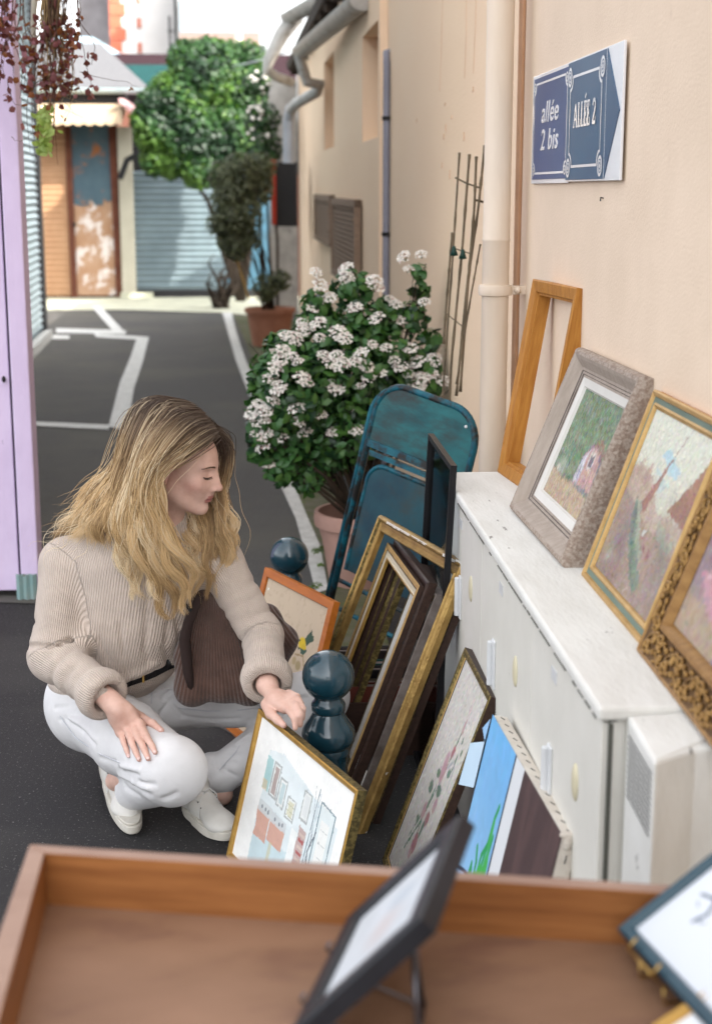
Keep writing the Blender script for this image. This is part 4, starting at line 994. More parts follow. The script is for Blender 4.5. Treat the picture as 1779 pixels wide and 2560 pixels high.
cv.rect(.15,.57,.22,.80,(.25,.50,.50),.7,.02,7); cv.rect(.15,.57,.20,.64,(.70,.45,.20),.5,.02,8)
for (u0,v0,u1,v1,cc) in [(.235,.57,.305,.79,(.34,.24,.22)),(.325,.55,.395,.73,(.46,.58,.60)),(.43,.53,.51,.66,(.62,.60,.42)),(.57,.60,.64,.78,(.66,.68,.68))]:
    cv.rect(u0-.006,v0-.008,u1+.006,v1+.008,(.30,.31,.30),.75,.006,11); cv.rect(u0+.004,v0+.005,u1-.004,v1-.005,(.78,.80,.78),.9); cv.rect(u0+.014,v0+.018,u1-.014,v1-.018,cc,.8,.01,12)
for y in (.545,.58,.615): cv.line([(.435,y),(.505,y)],.0018,(.35,.36,.26))
for (u0,v0,u1,v1) in [(.16,.25,.30,.44),(.31,.29,.47,.44)]: cv.rect(u0,v0,u1,v1,(.62,.31,.22),.85,.03,15)
cv.rect(.16,.42,.31,.50,(.60,.63,.63),.9,.01); cv.rect(.31,.42,.47,.49,(.58,.61,.62),.9,.01)
for (x,y) in [(.20,.46),(.24,.46),(.27,.455),(.35,.455),(.40,.45),(.43,.46)]: cv.blob(x,y,.011,.016,(.16,.17,.20),.8)
cv.rect(.52,.18,.585,.50,(.82,.83,.81),.9); cv.rect(.585,.16,.66,.55,(.44,.25,.22),.75,.015,20)
for k in range(9): cv.rect(.60,.18+.04*k,.655,.20+.04*k,(.38,.07,.07) if k % 2 else (.62,.50,.44),.85,.006,k)
cv.line([(.70,.86),(.665,.03)],.0036,(.18,.24,.28)); cv.line([(.715,.84),(.69,.03)],.002,(.35,.45,.50)); cv.line([(.66,.86),(.71,.55),(.67,.02)],.0018,(.25,.28,.32))
cv.rect(.735,.18,.875,.78,(.70,.76,.76),.95,.006,22); cv.line([(.735,.18),(.735,.80),(.875,.78),(.875,.18)],.004,(.16,.24,.28)); cv.rect(.765,.22,.845,.70,(.82,.82,.79),.95)
for k in range(5): cv.line([(.775,.30+.085*k),(.835,.30+.085*k)],.0022,(.45,.47,.47))
cv.line([(.71,.40),(.735,.30),(.70,.20),(.72,.10)],.005,(.06,.07,.09)); cv.line([(.74,.60),(.70,.45),(.715,.38)],.0035,(.08,.09,.12))
for (x,) in [(.22,),(.28,),(.36,),(.50,)]: cv.line([(x,.52),(x,.86)],.0014,(.60,.68,.72))
cv.rect(.34,.05,.37,.30,(.55,.50,.30),.6); cv.poly([(.52,.05),(.60,.05),(.55,.18)],(.68,.66,.44),.8)
cv.brush(1600, 2.2, 1.2, .03, 6, 1.5, .4); cv.a *= (.90+.16*n2[...,None])
pc = picture('picture', cv, .015, .015, W-.015, H-.015, -.009, M_print, e)
slab(e,'backing',.004,.004,-.022,W-.004,H-.004,-.012,M_brownw)

# --- orange framed bird print
e, W, H = frame('framed_picture', 'orange wood framed print of a yellow and black bird', 'picture frame',
    (-.113,4.261,0), (.074,3.864,0), (.013,4.317,.493), [(0,-.02,M_orangew),(0,0,M_orangew),(.024,0,M_orangew),(.026,-.006,M_dark),(.028,-.007,M_orangew)])
cv = Canvas(110, 130, (.58,.47,.34)); n1 = cv.noise(6,3); cv.a *= (.93+.13*n1[...,None]); cv.mix(cv.noise(30,5)>.66,(.53,.42,.30))
_u0 = cv.u; cv.u = cv.u-.075
cv.blob(.665,.725,.060,.040,(.70,.50,.03),1,.2); cv.blob(.70,.70,.045,.030,(.62,.44,.03),1,.2); cv.poly([(.69,.76),(.73,.80),(.80,.80),(.82,.77),(.77,.75),(.73,.72)],(.05,.09,.06)); cv.poly([(.735,.80),(.76,.835),(.78,.80)],(.04,.07,.05)); cv.poly([(.56,.745),(.63,.735),(.62,.72)],(.05,.07,.05)); cv.poly([(.66,.69),(.76,.70),(.72,.655),(.67,.665)],(.05,.10,.07)); cv.poly([(.60,.695),(.66,.69),(.64,.675)],(.08,.10,.07))
cv.line([(.60,.64),(.72,.655),(.78,.58),(.80,.48)],.006,(.34,.24,.12)); cv.blob(.68,.585,.045,.035,(.34,.27,.12),.8); cv.blob(.61,.60,.035,.03,(.38,.29,.13),.7)
cv.u = _u0
cv.blob(.045,.93,.014,.011,(.85,.84,.8))
picture('picture', cv, .027,.027,W-.027,H-.027,-.006,M_print,e); slab(e,'backing',.004,.004,-.018,W-.004,H-.004,-.009,M_brownw)

# --- big empty gilt frame
def F_(b, t0, t1, guess=None):
    """rectangle standing on the ground: bottom-left picture point, top-left, top-right"""
    B0 = G(*b, 0); best = None
    for zt_ in np.arange(.1,1.5,.001):
        T0, T1 = G(*t0, zt_), G(*t1, zt_); v = abs((T0-B0)@(T1-T0)/np.linalg.norm(T1-T0)/np.linalg.norm(T0-B0))
        if best is None or v < best[0]: best = (v, T0, T1)
    _, T0, T1 = best; return B0, B0+T1-T0, T0
e, W, H = frame('empty_frame', 'large empty antique gilt frame with chipped white gesso, leaning on the cabinet', 'picture frame',
    *F_((715,1880),(944,1285),(1156,1406)), [(0,-.026,M_goldold),(0,-.010,M_goldold),(.003,-.004,M_goldold),(.008,0,M_goldold),(.013,-.003,M_golddk),(.016,-.010,M_goldold),(.026,-.013,M_goldold),(.034,-.010,M_goldold),(.038,-.006,M_goldold),(.041,-.009,M_goldold),(.041,-.024,M_brownw),(0,-.026,M_brownw)])
M_gesso = pm('chipped_white_gesso', (0.74,0.71,0.66), (0.66,0.62,0.56), scale=20, rough=.9, bump=.3)
mb = MB(); rg = random.Random(3)
for (t0,t1,d0,d1) in [(.13,.42,.004,.012),(.44,.62,.004,.011),(.80,.93,.004,.013),(.93,.985,.0,.008)]:
    k = int((t1-t0)*60)
    for i in range(k):
        a = W*(t0+(t1-t0)*i/k); b = W*(t0+(t1-t0)*(i+1)/k); j = rg.uniform(0,.0025)
        mb.poly([(a,H-d0-.0005,.0006),(b,H-d0-.0005,.0006),(b,H-d1+j,-.0008),(a,H-d1+j,-.0008)], M_gesso)
o = mb.build('gesso_chips'); o.parent = e

# --- stack of narrower frames inside it
b0 = F_((775,1868),(968,1356),(1048,1464))
e, W, H = frame('empty_frame', 'empty frame with gold and cream inner bands at the front of the leaning stack', 'picture frame', *b0,
    [(0,-.014,M_brownw),(0,-.001,M_goldlt),(.004,.001,M_goldlt),(.012,.001,M_goldlt),(.016,-.003,M_dark),(.019,-.004,M_cream3),(.034,-.008,M_cream3),(.036,-.005,M_gold),(.041,-.006,M_gold),(.041,-.014,M_brownw),(0,-.014,M_brownw)])
M_, W_, H_ = basis(*b0)
def shifted(dx, dy, dz, sc=1.0, ex=0.0):
    o_ = M_ @ Vector((dx,dy,dz)); u = M_.to_3x3() @ Vector((1,0,0)); v = M_.to_3x3() @ Vector((0,1,0)); o_.z = max(o_.z, .003)
    return (o_, o_+u*(W_+ex), o_+v*(H_*sc))
e, W, H = frame('empty_frame', 'dark brown moulded frame right behind the gold and cream one', 'picture frame', *shifted(.006,0,-.0165,1.015,.004),
    [(0,-.028,M_brownw),(0,-.006,M_brownw),(.004,-.001,M_brownw),(.010,-.001,M_brownw),(.014,-.006,M_brownw),(.022,-.008,M_brownw),(.030,-.014,M_brownw),(.038,-.016,M_golddk),(.042,-.018,M_brownw),(.042,-.028,M_brownw),(0,-.028,M_brownw)])
e, W, H = frame('picture_frame', 'worn grey brown frame at the rear of the leaning stack', 'picture frame', *shifted(.035,0,-.052,.965,-.01),
    [(0,-.030,M_greyedge),(0,0,M_greyedge),(.006,.002,M_golddk),(.030,-.006,M_brownw),(.036,-.012,M_golddk),(.040,-.013,M_golddk),(.040,-.03,M_brownw),(0,-.03,M_brownw)])
e2, W2_, H2_ = frame('empty_frame', 'narrow frame with pale grey inner edge, seen through the gold and cream frame', 'picture frame', *shifted(.10,0,-.100,.93,-.02),
    [(0,-.02,M_brownw),(0,0,M_golddk),(.014,.0,M_slip),(.034,-.012,M_slip),(.036,-.02,M_brownw),(0,-.02,M_brownw)])

# --- black framed glass
e, W, H = frame('picture_frame', 'tall thin black frame holding only clear glass, leaning by the end of the cabinet', 'picture frame',
    (.432,4.10,0), (.432,3.60,0), (.474,4.10,.93), [(0,-.016,M_black),(0,0,M_black),(.014,0,M_black),(.014,-.016,M_black),(0,-.016,M_black)])
pane(e,.008,.008,W-.008,H-.008,-.012,'glass',glassmat('dusty_glass',(0.86,0.90,0.92),.06,.05))

# --- flower embroidery
e, W, H = frame('framed_picture', 'mottled dark gold frame with a pressed pink tulip posy on linen', 'picture frame',
    *F_((955,2150),(1162,1618),(1227,1742)), [(0,-.020,M_brownw),(0,0,M_golddk),(.005,.002,M_golddk),(.010,0,M_golddk),(.014,.001,M_golddk),(.019,-.004,M_goldlt),(.021,-.006,M_dark),(.021,-.010,M_dark)])
cv = Canvas(150, 200, (.56,.53,.49)); n1 = cv.noise(4,9); cv.a *= (.9+.18*n1[...,None])
for k in range(14): cv.line([(.02,.05+.07*k),(.98,.045+.07*k)],.0012,(.48,.46,.43),.5)
G1=(.10,.17,.12); P1=(.34,.14,.16); P3=(.45,.28,.29); G2=(.17,.23,.16)
cv.line([(.30,.14),(.45,.30),(.55,.50),(.60,.66),(.62,.78)],.010,G1); cv.line([(.52,.20),(.47,.34),(.50,.50)],.010,G2); cv.line([(.30,.20),(.42,.34)],.009,G2)
for (x,y,rx,ry,cc) in [(.52,.22,.075,.055,P1),(.50,.17,.05,.03,P3),(.44,.36,.06,.045,P3),(.60,.36,.055,.04,P1),(.66,.44,.05,.04,P3),(.54,.57,.07,.06,P3),(.52,.62,.06,.05,(.46,.28,.30)),(.60,.68,.045,.035,P1),(.63,.80,.03,.045,P3),(.63,.88,.018,.03,(.55,.40,.40))]: cv.blob(x,y,rx,ry,cc,.9,.25)
for (x,y,rx,ry) in [(.38,.46,.07,.03),(.62,.50,.07,.03),(.44,.54,.06,.022),(.70,.60,.05,.022),(.74,.66,.02,.05),(.80,.72,.03,.02),(.72,.76,.02,.02),(.36,.30,.05,.02),(.56,.30,.03,.05)]: cv.blob(x,y,rx,ry,G1,.9,.25)
cv.line([(.60,.60),(.70,.66),(.78,.64),(.80,.56)],.008,(.35,.36,.38))
cv.brush(2500, 2.6, 1.1, .12, 9); picture('picture', cv, .02,.02,W-.02,H-.02,-.008,M_print,e); slab(e,'backing',.004,.004,-.019,W-.004,H-.004,-.011,M_brownw)
mb = MB(); mb.tube([(W*.72+.012*math.cos(a),H+.002+.008+.010*math.sin(a),-.012) for a in np.linspace(0,6.28,14)],.0016,pm('ring_steel',(.4,.4,.4),rough=.3,metal=.9),6,closed=True); mb.box((W*.72-.004,H-.001,-.015),(W*.72+.004,H+.004,-.009),M_dark); o = mb.build('hanging_ring', smooth=False); o.parent = e

# --- blue canvas on stretcher
B0,B1,T0 = F_((1072,2450),(1232,1786),(1405,2088)); M, W, H = basis(B0,B1,T0)
e = empty('stretched_canvas', None, 'unframed stretched canvas with bright blue field and dark brown side', 'painting', None, M)
M_cloth = pm('raw_canvas', (0.66,0.61,0.54), (0.56,0.50,0.43), scale=14, rough=.9, bump=.5, bscale=160)
slab(e,'stretcher',0,0,-.030,W,H,-.001,M_cloth,.003)
cv = Canvas(260, 220, (.20,.45,.74)); n1 = cv.noise(3,2); n2 = cv.noise(9,6)
g = np.clip(cv.v,0,1)[...,None]; cv.a = np.array([.40,.60,.82])*(1-g)+np.array([.16,.43,.76])*g; cv.a *= (.88+.22*n1[...,None])
cv.brush(900, 9, 3, .03, 7)
cv.poly([(.38,0),(.395,0),(.395,1),(.38,1)],(.02,.03,.06)); cv.poly([(.395,0),(.51,0),(.51,1),(.395,1)],(.70,.72,.74))
cv.poly([(.51,0),(1,0),(1,1),(.51,1)],(.070,.042,.042)); cv.mix(cv.polymask([(.51,0),(1,0),(1,1),(.51,1)])*np.clip(cv.noise(20,8,.2)*2-.9,0,1)*.6,(.15,.085,.08))
cv.poly([(0,.0),(.38,.0),(.38,.46),(.20,.47),(0,.42)],(.50,.50,.55)); cv.line([(0,.44),(.10,.47),(.20,.49)],.006,(.04,.05,.09)); _g = (cv.u, cv.v); cv.u = cv.u+.09; cv.v = cv.v-.20
gr_ = (.03,.33,.10)
for (pts) in [[(.37,.30),(.40,.44),(.41,.55),(.43,.60)],[(.36,.28),(.36,.40),(.41,.47)],[(.33,.26),(.32,.36),(.29,.40)],[(.42,.28),(.43,.42),(.44,.50)],[(.31,.27),(.27,.33),(.26,.28)]]: cv.line(pts,.010,gr_)
for (x,y,rx,ry) in [(.40,.33,.06,.06),(.43,.38,.03,.07),(.35,.30,.05,.04),(.415,.50,.015,.07)]: cv.blob(x,y,rx,ry,(.06,.42,.08),.95,.2)
cv.u, cv.v = _g; picture('picture', cv, 0,0,W,H,0.0005,M_canvas,e)
mb = MB(); 
for k in range(15): x = W*(k+.5)/15; mb.box((x-.006,H-.001,-.017),(x+.006,H+.0012,-.0155),M_seam, Matrix.Rotation(.5,3,'Y'), (x,H,-.016))
for k in range(5): y = H*(.93-.16*k); mb.box((W-.001,y-.007,-.016),(W+.0012,y+.007,-.0145),M_dark)
mb.ell((W-.004,H-.002,-.014),(.008,.008,.018),M_cloth,10,6); mb.ell((W+.001,H-.012,-.012),(.005,.014,.008),M_cloth,8,6); mb.ell((W-.008,H+.002,-.020),(.012,.005,.007),M_cloth,8,6); o = mb.build('staples'); o.parent = e
mb = MB(); mb.poly([(.0,H*.90,.004),(-.045,H*.86,.02),(-.052,H*.70,.022),(.0,H*.73,.004)], pm('pale_blue_paper',(.52,.66,.78),(.48,.62,.75),rough=.8)); mb.poly([(.001,H*.985,.0035),(-.010,H*.94,.012),(0,H*.90,.004)], pm('blue_paper',(.32,.52,.76),rough=.8)); o = mb.build('torn_flap'); o.parent = e

# ---------------- frames standing on the cabinet
def rectB(b0, b1, t0, z):
    B0 = G(*b0, z); B1 = G(*b1, z); d = ray(*t0); t = ((B0-_C)@(B1-B0))/(d@(B1-B0)); return B0, B1, _C+t*d
def rectTz(b, t0, t1, z):
    B0 = G(*b, z); best = None
    for zt_ in np.arange(z+.1,z+.8,.001):
        T0, T1 = G(*t0, zt_), G(*t1, zt_); v = abs((T0-B0)@(T1-T0)/np.linalg.norm(T1-T0)/np.linalg.norm(T0-B0))
        if best is None or v < best[0]: best = (v, T0, T1)
    _, T0, T1 = best; return B0, B0+T1-T0, T0
_b = G(1243,1180,ZC); _t0 = PX(1347,700,.725); _t1 = PX(1461,722,.763); _t1[2] = _t0[2]
g1 = (_b, _b+_t1-_t0, _t0)
e, W, H = frame('empty_frame', 'tall empty honey pine frame standing on the far end of the cabinet', 'picture frame', *g1,
    [(0,-.045,M_pine),(0,0,M_pine),(.004,.002,M_pine),(.030,-.004,M_pine),(.032,-.012,M_pine),(.038,-.013,M_pine),(.038,-.045,M_pine),(0,-.045,M_pine)])
e, W, H = frame('framed_picture', 'thick limed wood frame around a green painting of a pink cottage', 'picture frame', *rectTz((1273,1274),(1446,865),(1612,938),ZC),
    [(0,-.050,M_lime2),(0,-.010,M_lime2),(.003,-.001,M_lime2),(.009,.006,M_lime2),(.017,.006,M_lime),(.024,.001,M_lime),(.040,-.016,M_lime),(.046,-.018,M_greyedge),(.0475,-.021,M_lime),(.053,-.021,M_greyedge),(.0545,-.024,M_lime),(.060,-.024,M_slip),(.078,-.028,M_slip),(.080,-.032,M_slip),(.082,-.034,M_dark)])
cv = Canvas(240, 150, (.17,.24,.14)); n1 = cv.noise(7,2); n2 = cv.noise(26,3,2.2); n3 = cv.noise(4,5)
cv.mix(np.clip(n2*2.6-1.0,0,1)*.7,(.34,.42,.30)); cv.mix(np.clip(.9-n2*2.2,0,1)*.6,(.09,.15,.08)); cv.mix(np.clip(n1*2.5-1.4,0,1)*.5,(.44,.46,.38))
cv.poly([(0,0),(1,0),(1,.16),(.55,.24),(.25,.20),(0,.26)],(.60,.45,.32),.85,.06,6); cv.mix((cv.v < .24)*np.clip(n2*3-1.4,0,1)*.7,(.50,.32,.24))
cv.blob(.16,.30,.12,.10,(.42,.46,.40),.7,.5); cv.blob(.10,.27,.06,.04,(.68,.66,.56),.8,.5)
for k in range(7): cv.line([(.02+.045*k,.30),(.10+.05*k,.99)],.003,(.40,.46,.36),.5)
cv.poly([(.44,.24),(.47,.50),(.58,.62),(.74,.62),(.84,.50),(.88,.22),(.6,.2)],(.24,.22,.28),.85,.03,8); cv.poly([(.46,.25),(.48,.49),(.58,.59),(.73,.58),(.80,.48),(.84,.24)],(.58,.38,.33),.95,.02,9)
cv.poly([(.46,.25),(.48,.46),(.56,.55),(.56,.25)],(.62,.60,.66),.9,.02); cv.rect(.60,.40,.70,.55,(.72,.66,.64),.95,.01); cv.rect(.62,.42,.685,.53,(.18,.15,.17),.95,.01); cv.rect(.49,.26,.545,.42,(.66,.66,.74),.95,.01); cv.rect(.505,.28,.53,.40,(.30,.32,.44),.9)
cv.poly([(.56,.60),(.70,.68),(.86,.58),(.80,.53),(.66,.60)],(.34,.19,.14),.8,.03)
cv.mix(np.clip(cv.noise(40,12)*3-1.9,0,1)*.35,(.5,.5,.42))
cv.a *= .80; cv.brush(6500, 4, 1.1, .18, 3, 1.9, .5); picture('picture', cv, .081,.081,W-.081,H-.081,-.0345,M_canvas,e); slab(e,'backing',.004,.004,-.046,W-.004,H-.004,-.036,M_brownw)
e, W, H = frame('framed_picture', 'gold and green banded frame around an oil painting of beached boats', 'picture frame', *rectB((1450,1438),(1598,1615),(1633,972),ZC),
    [(0,-.022,M_pine),(0,-.002,M_goldlt),(.004,.001,M_goldlt),(.010,-.001,M_goldlt),(.012,-.005,pm('grey_green_band',(0.15,0.20,0.16),(0.12,0.165,0.13),rough=.5)),(.022,-.006,M_goldlt),(.026,-.003,M_goldlt),(.031,-.006,M_goldlt),(.033,-.010,M_dark)])
cv = Canvas(260, 220, (.70,.68,.55)); n1 = cv.noise(5,21); n2 = cv.noise(18,22); n3 = cv.noise(40,23)
cv.mix(np.clip(cv.v*1.2-.35,0,1)*.6,(.66,.70,.62)); cv.poly([(.35,.78),(.62,.70),(.66,.76),(.42,.84)],(.44,.64,.72),.8,.06,3); cv.poly([(.3,.70),(.5,.58),(.6,.66)],(.50,.64,.66),.6,.08,4)
cv.poly([(0,.66),(.20,.70),(.38,.60),(.60,.50),(1,.52),(1,0),(0,0)],(.56,.44,.34),.9,.06,5)
cv.poly([(0,.50),(.35,.44),(.60,.40),(1,.40),(1,0),(0,0)],(.42,.31,.245),.9,.08,6); cv.mix((cv.v < .5)*np.clip(n2*3-1.3,0,1)*.6,(.55,.42,.40)); cv.mix((cv.v < .48)*np.clip(n1*3-1.7,0,1)*.7,(.28,.31,.33)); cv.mix((cv.v < .3)*np.clip(n3*3-1.9,0,1)*.6,(.58,.58,.44)); cv.blob(.18,.12,.14,.07,(.58,.56,.42),.7,.6)
cv.poly([(.02,.62),(.14,.74),(.18,.60)],(.50,.36,.30),.7,.05); cv.poly([(.16,.60),(.26,.72),(.34,.55)],(.46,.33,.27),.7,.05)
cv.poly([(.68,.54),(1,.92),(1,.50)],(.36,.17,.12),.92,.03,7); cv.poly([(.28,.44),(.52,.84),(.40,.46)],(.38,.17,.14),.85,.015,8); cv.line([(.30,.42),(.62,1.0)],.0035,(.28,.16,.13))
cv.poly([(.22,.50),(.30,.44),(.42,.30),(.58,.20),(.70,.12),(.66,.04),(.50,.12),(.34,.26),(.24,.40)],(.24,.31,.25),.95,.02,9); cv.poly([(.22,.50),(.30,.44),(.42,.30),(.58,.20),(.60,.23),(.44,.35),(.32,.48)],(.42,.46,.36),.9,.02,9); cv.line([(.26,.46),(.36,.30),(.50,.16),(.64,.08)],.008,(.12,.17,.14),.8)
cv.poly([(.60,.48),(.78,.42),(.95,.44),(.9,.36),(.68,.37)],(.40,.45,.34),.8,.05,2); cv.blob(.50,.36,.02,.03,(.70,.72,.66),.9); cv.line([(.52,.34),(.62,.26)],.006,(.34,.12,.12)); cv.blob(.66,.28,.03,.03,(.30,.11,.12),.8)
cv.poly([(.24,.36),(.36,.10),(.42,.0),(.10,0)],(.36,.235,.21),.6,.08,3)
cv.mix((cv.v < .66)*(n1 > .0)*np.clip(n1*1.2-.3,0,1)*.5,(.17,.13,.12)); cv.a *= (.70+.22*cv.v)[...,None]; cv.brush(8000, 5, 1.3, .10, 4, .5, .9); picture('picture', cv, .032,.032,W-.032,H-.032,-.0105,M_canvas,e); slab(e,'backing',.004,.004,-.021,W-.004,H-.004,-.012,M_brownw)
# ornate gilt frame
B0,B1,T0 = rectB((1588,1627),(1779,1873),(1779,1180),ZC)
B0 = Vector(B0); u = Vector(B1)-B0; u.normalize(); B1 = B0+u*.52
M_ornbase = pm('umber_gilt_ground', (0.15,0.082,0.030), (0.09,0.048,0.018), scale=30, rough=.55, metal=.3, bump=.4, bscale=120)
M_orn = pm('carved_gilt', (0.38,0.225,0.075), (0.24,0.13,0.04), scale=40, rough=.42, metal=.5, bump=.25, bscale=120)
M_orns = pm('gilt_wood_band', (0.33,0.185,0.065), (0.23,0.12,0.04), scale=14, rough=.5, metal=.3, stretch=(4,4,1))
T0 = Vector(T0); T0 = B0+(T0-B0).normalized()*.42
e, W, H = frame('ornate_framed_painting', 'ornate carved gilt frame with scrollwork around a mauve painting', 'picture frame', B0, B1, T0,
    [(0,-.030,M_orns),(0,-.002,M_orns),(.004,.002,M_orns),(.008,-.001,M_ornbase),(.058,-.004,M_orns),(.061,.001,M_orns),(.068,.001,M_orns),(.074,-.006,M_orns),(.078,-.012,M_dark)])
mb = MB(); rg = random.Random(8)
def scroll(cx_, cy_, r, a0, turns, sgn, rad=.0026, lead=None):
    P = []; n_ = 18
    if lead: P.append((lead[0],lead[1],-.001))
    for i in range(n_):
        t = i/(n_-1); rr_ = r*(1-.80*t); a = a0+sgn*turns*2*math.pi*t; P.append((cx_+rr_*math.cos(a),cy_+rr_*math.sin(a),.000+.003*t))
    mb.tube(P, [rad*(1.1-.35*i/len(P)) for i in range(len(P))], M_orn, 6)
def leaf(cx_, cy_, a, l, wd=.0035): 
    rot = Matrix.Rotation(a,3,'Z'); mb.ell((cx_+math.cos(a)*l*.5,cy_+math.sin(a)*l*.5,.0),(l*.55,wd,.004),M_orn,8,5,rot)
def orn(x, y, ax, s):   # one repeat unit: ax = direction along the rail
    d = Vector((math.cos(ax),math.sin(ax))); n_ = Vector((-d.y,d.x))
    def P(a,b): return x+d.x*a+n_.x*b*s, y+d.y*a+n_.y*b*s
    scroll(*P(0,.009),.0165,ax+(math.pi if s > 0 else math.pi),1.15,-s); scroll(*P(.029,-.009),.0150,ax,1.1,-s)
    mb.tube([(*P(-.012,.008),0),(*P(.0,-.008),.001),(*P(.016,-.016),.001),(*P(.034,-.012),0)],.0022,M_orn,6)
    mb.tube([(*P(.012,.010),0),(*P(.024,.014),.001),(*P(.040,.006),.0)],.0020,M_orn,6)
    for (a,b,an,l) in [(0,.008,.5,.010),(.0,.008,2.2,.008),(.0,.008,-1.4,.008),(.024,-.008,2.8,.009),(.024,-.008,-.6,.009),(.024,-.008,1.1,.008),(.012,.014,.3,.012),(.034,.014,-.4,.012),(.008,-.018,3.4,.012),(-.010,.020,.2,.009)]:
        px_2, py_2 = P(a,b); leaf(px_2,py_2,ax+an*s,l*1.1,.0028)
    mb.ell((*P(.012,.0),.001),(.004,.004,.004),M_orn,8,5)
mid = .033; st = .056
n_ = int((W-2*mid)/st)
for i in range(n_+1): orn(mid+.004+i*st, mid, 0, 1 if i % 2 else -1); orn(mid+.004+i*st, H-mid, 0, -1 if i % 2 else 1)
n_ = int((H-2*mid)/st)
for i in range(n_+1): orn(mid, mid+.03+i*st, math.pi/2, 1 if i % 2 else -1); orn(W-mid, mid+.03+i*st, math.pi/2, -1 if i % 2 else 1)
o = mb.build('carving', smooth=True); o.parent = e
cv = Canvas(160, 130, (.26,.20,.21)); n1 = cv.noise(5,31); n2 = cv.noise(12,32); cv.mix(np.clip(n1*2.4-.9,0,1)*.7,(.38,.30,.27)); cv.mix(np.clip(n2*3-1.6,0,1)*.6,(.22,.16,.22)); 
cv.poly([(.08,.35),(.30,.55),(.60,.70),(1,.75),(1,.2),(.5,.1)],(.50,.28,.33),.85,.10,4); cv.poly([(.12,.38),(.35,.52),(.6,.55),(.5,.40)],(.66,.44,.48),.7,.10,5); cv.poly([(0,0),(1,0),(1,.1),(0,.25)],(.40,.30,.20),.7,.1,6)
cv.brush(2600, 5, 1.6, .08, 5); picture('picture', cv, .077,.077,W-.077,H-.077,-.013,M_canvas,e); slab(e,'backing',.004,.004,-.029,W-.004,H-.004,-.016,M_brownw)

# ================================================================ FOLDING CHAIR (teal, leaning on the wall)
M_teal = pm('worn_teal_paint', (0.004,0.060,0.072), (0.012,0.135,0.145), scale=6, rough=.38, c3=(0.022,0.034,0.036), s3=3.5, lo3=.46, hi3=.62, stretch=(1,2.4,1), bump=.1, spec=.3)
M_tealtube = pm('teal_tube_paint', (0.005,0.06,0.095), (0.010,0.12,0.16), scale=20, rough=.4, c3=(0.02,0.019,0.018), s3=14, lo3=.46, hi3=.56)
M_bluep = pm('blue_worn_seat', (0.002,0.026,0.048), (0.010,0.075,0.095), scale=4, rough=.38, spec=.3, c3=(0.03,0.036,0.036), s3=3.5, lo3=.48, hi3=.60)
T0c = PY(985,950,4.75); T1c = PY(1255,1048,4.42); B0c = np.array([.185,4.83,.080]); B1c = B0c+T1c-T0c
M, W, H = basis(B0c,B1c,T0c)
ch = empty('folding_chair', None, 'folded teal metal chair with worn paint leaning behind the frames', 'chair', None, M)
def arch(x0, x1, y0, y1, r, z, nn=8):
    P = [(x0,y0,z)]
    for i in range(nn+1): a = math.pi-math.pi/2*i/nn; P.append((x0+r+r*math.cos(a), y1-r+r*math.sin(a), z))
    for i in range(nn+1): a = math.pi/2-math.pi/2*i/nn; P.append((x1-r+r*math.cos(a), y1-r+r*math.sin(a), z))
    P.append((x1,y0,z)); return P
mb = MB(); mb.tube(arch(.014,W-.014,0,H-.012,.11,0), .0115, M_tealtube, 12); o = mb.build('back_frame', smooth=True); o.parent = ch
mb = MB(); mb.tube(arch(-.030,W-.05,.02,H-.035,.10,-.034), .0115, M_tealtube, 12); o = mb.build('rear_leg_frame', smooth=True); o.parent = ch
def archpanel(mb, x0, x1, y0, y1, r, z, th, mat, bulge=.0, nn=8):
    P = arch(x0,x1,y0,y1,r,0,nn); bot = [(p[0],p[1],z-th) for p in P]; top = [(p[0],p[1],z) for p in P]; mb.hexa(bot[::-1], top[::-1], mat)
mb = MB(); archpanel(mb, .018, W-.018, H-.215, H-.018, .10, .006, .004, M_teal); mb.box((.02,H-.235,-.004),(W-.02,H-.210,.012), M_tealtube); mb.ell((W-.06,H-.06,.007),(.006,.006,.003),M_hinge,8,5); o = mb.build('backrest', bevel=.002); o.parent = ch
mb = MB(); archpanel(mb, .060, W-.07, .30, H-.285, .06, .012, .022, M_bluep); mb.tube(arch(.055,W-.065,.30,H-.280,.065,.008), .009, M_tealtube, 8); o = mb.build('seat', bevel=.002); o.parent = ch
mb = MB(); mb.box((.03,H-.262,-.01),(W-.03,H-.245,.004),M_tealtube); o = mb.build('cross_bar'); o.parent = ch
for (xa,xb,ya,za) in ((.014,W-.014,.16,0),(-.03,W-.05,.24,-.034)):
    mb = MB(); mb.tube([(xa,ya,za),(xb,ya,za)],.008,M_tealtube,8); o = mb.build('stretcher'); o.parent = ch

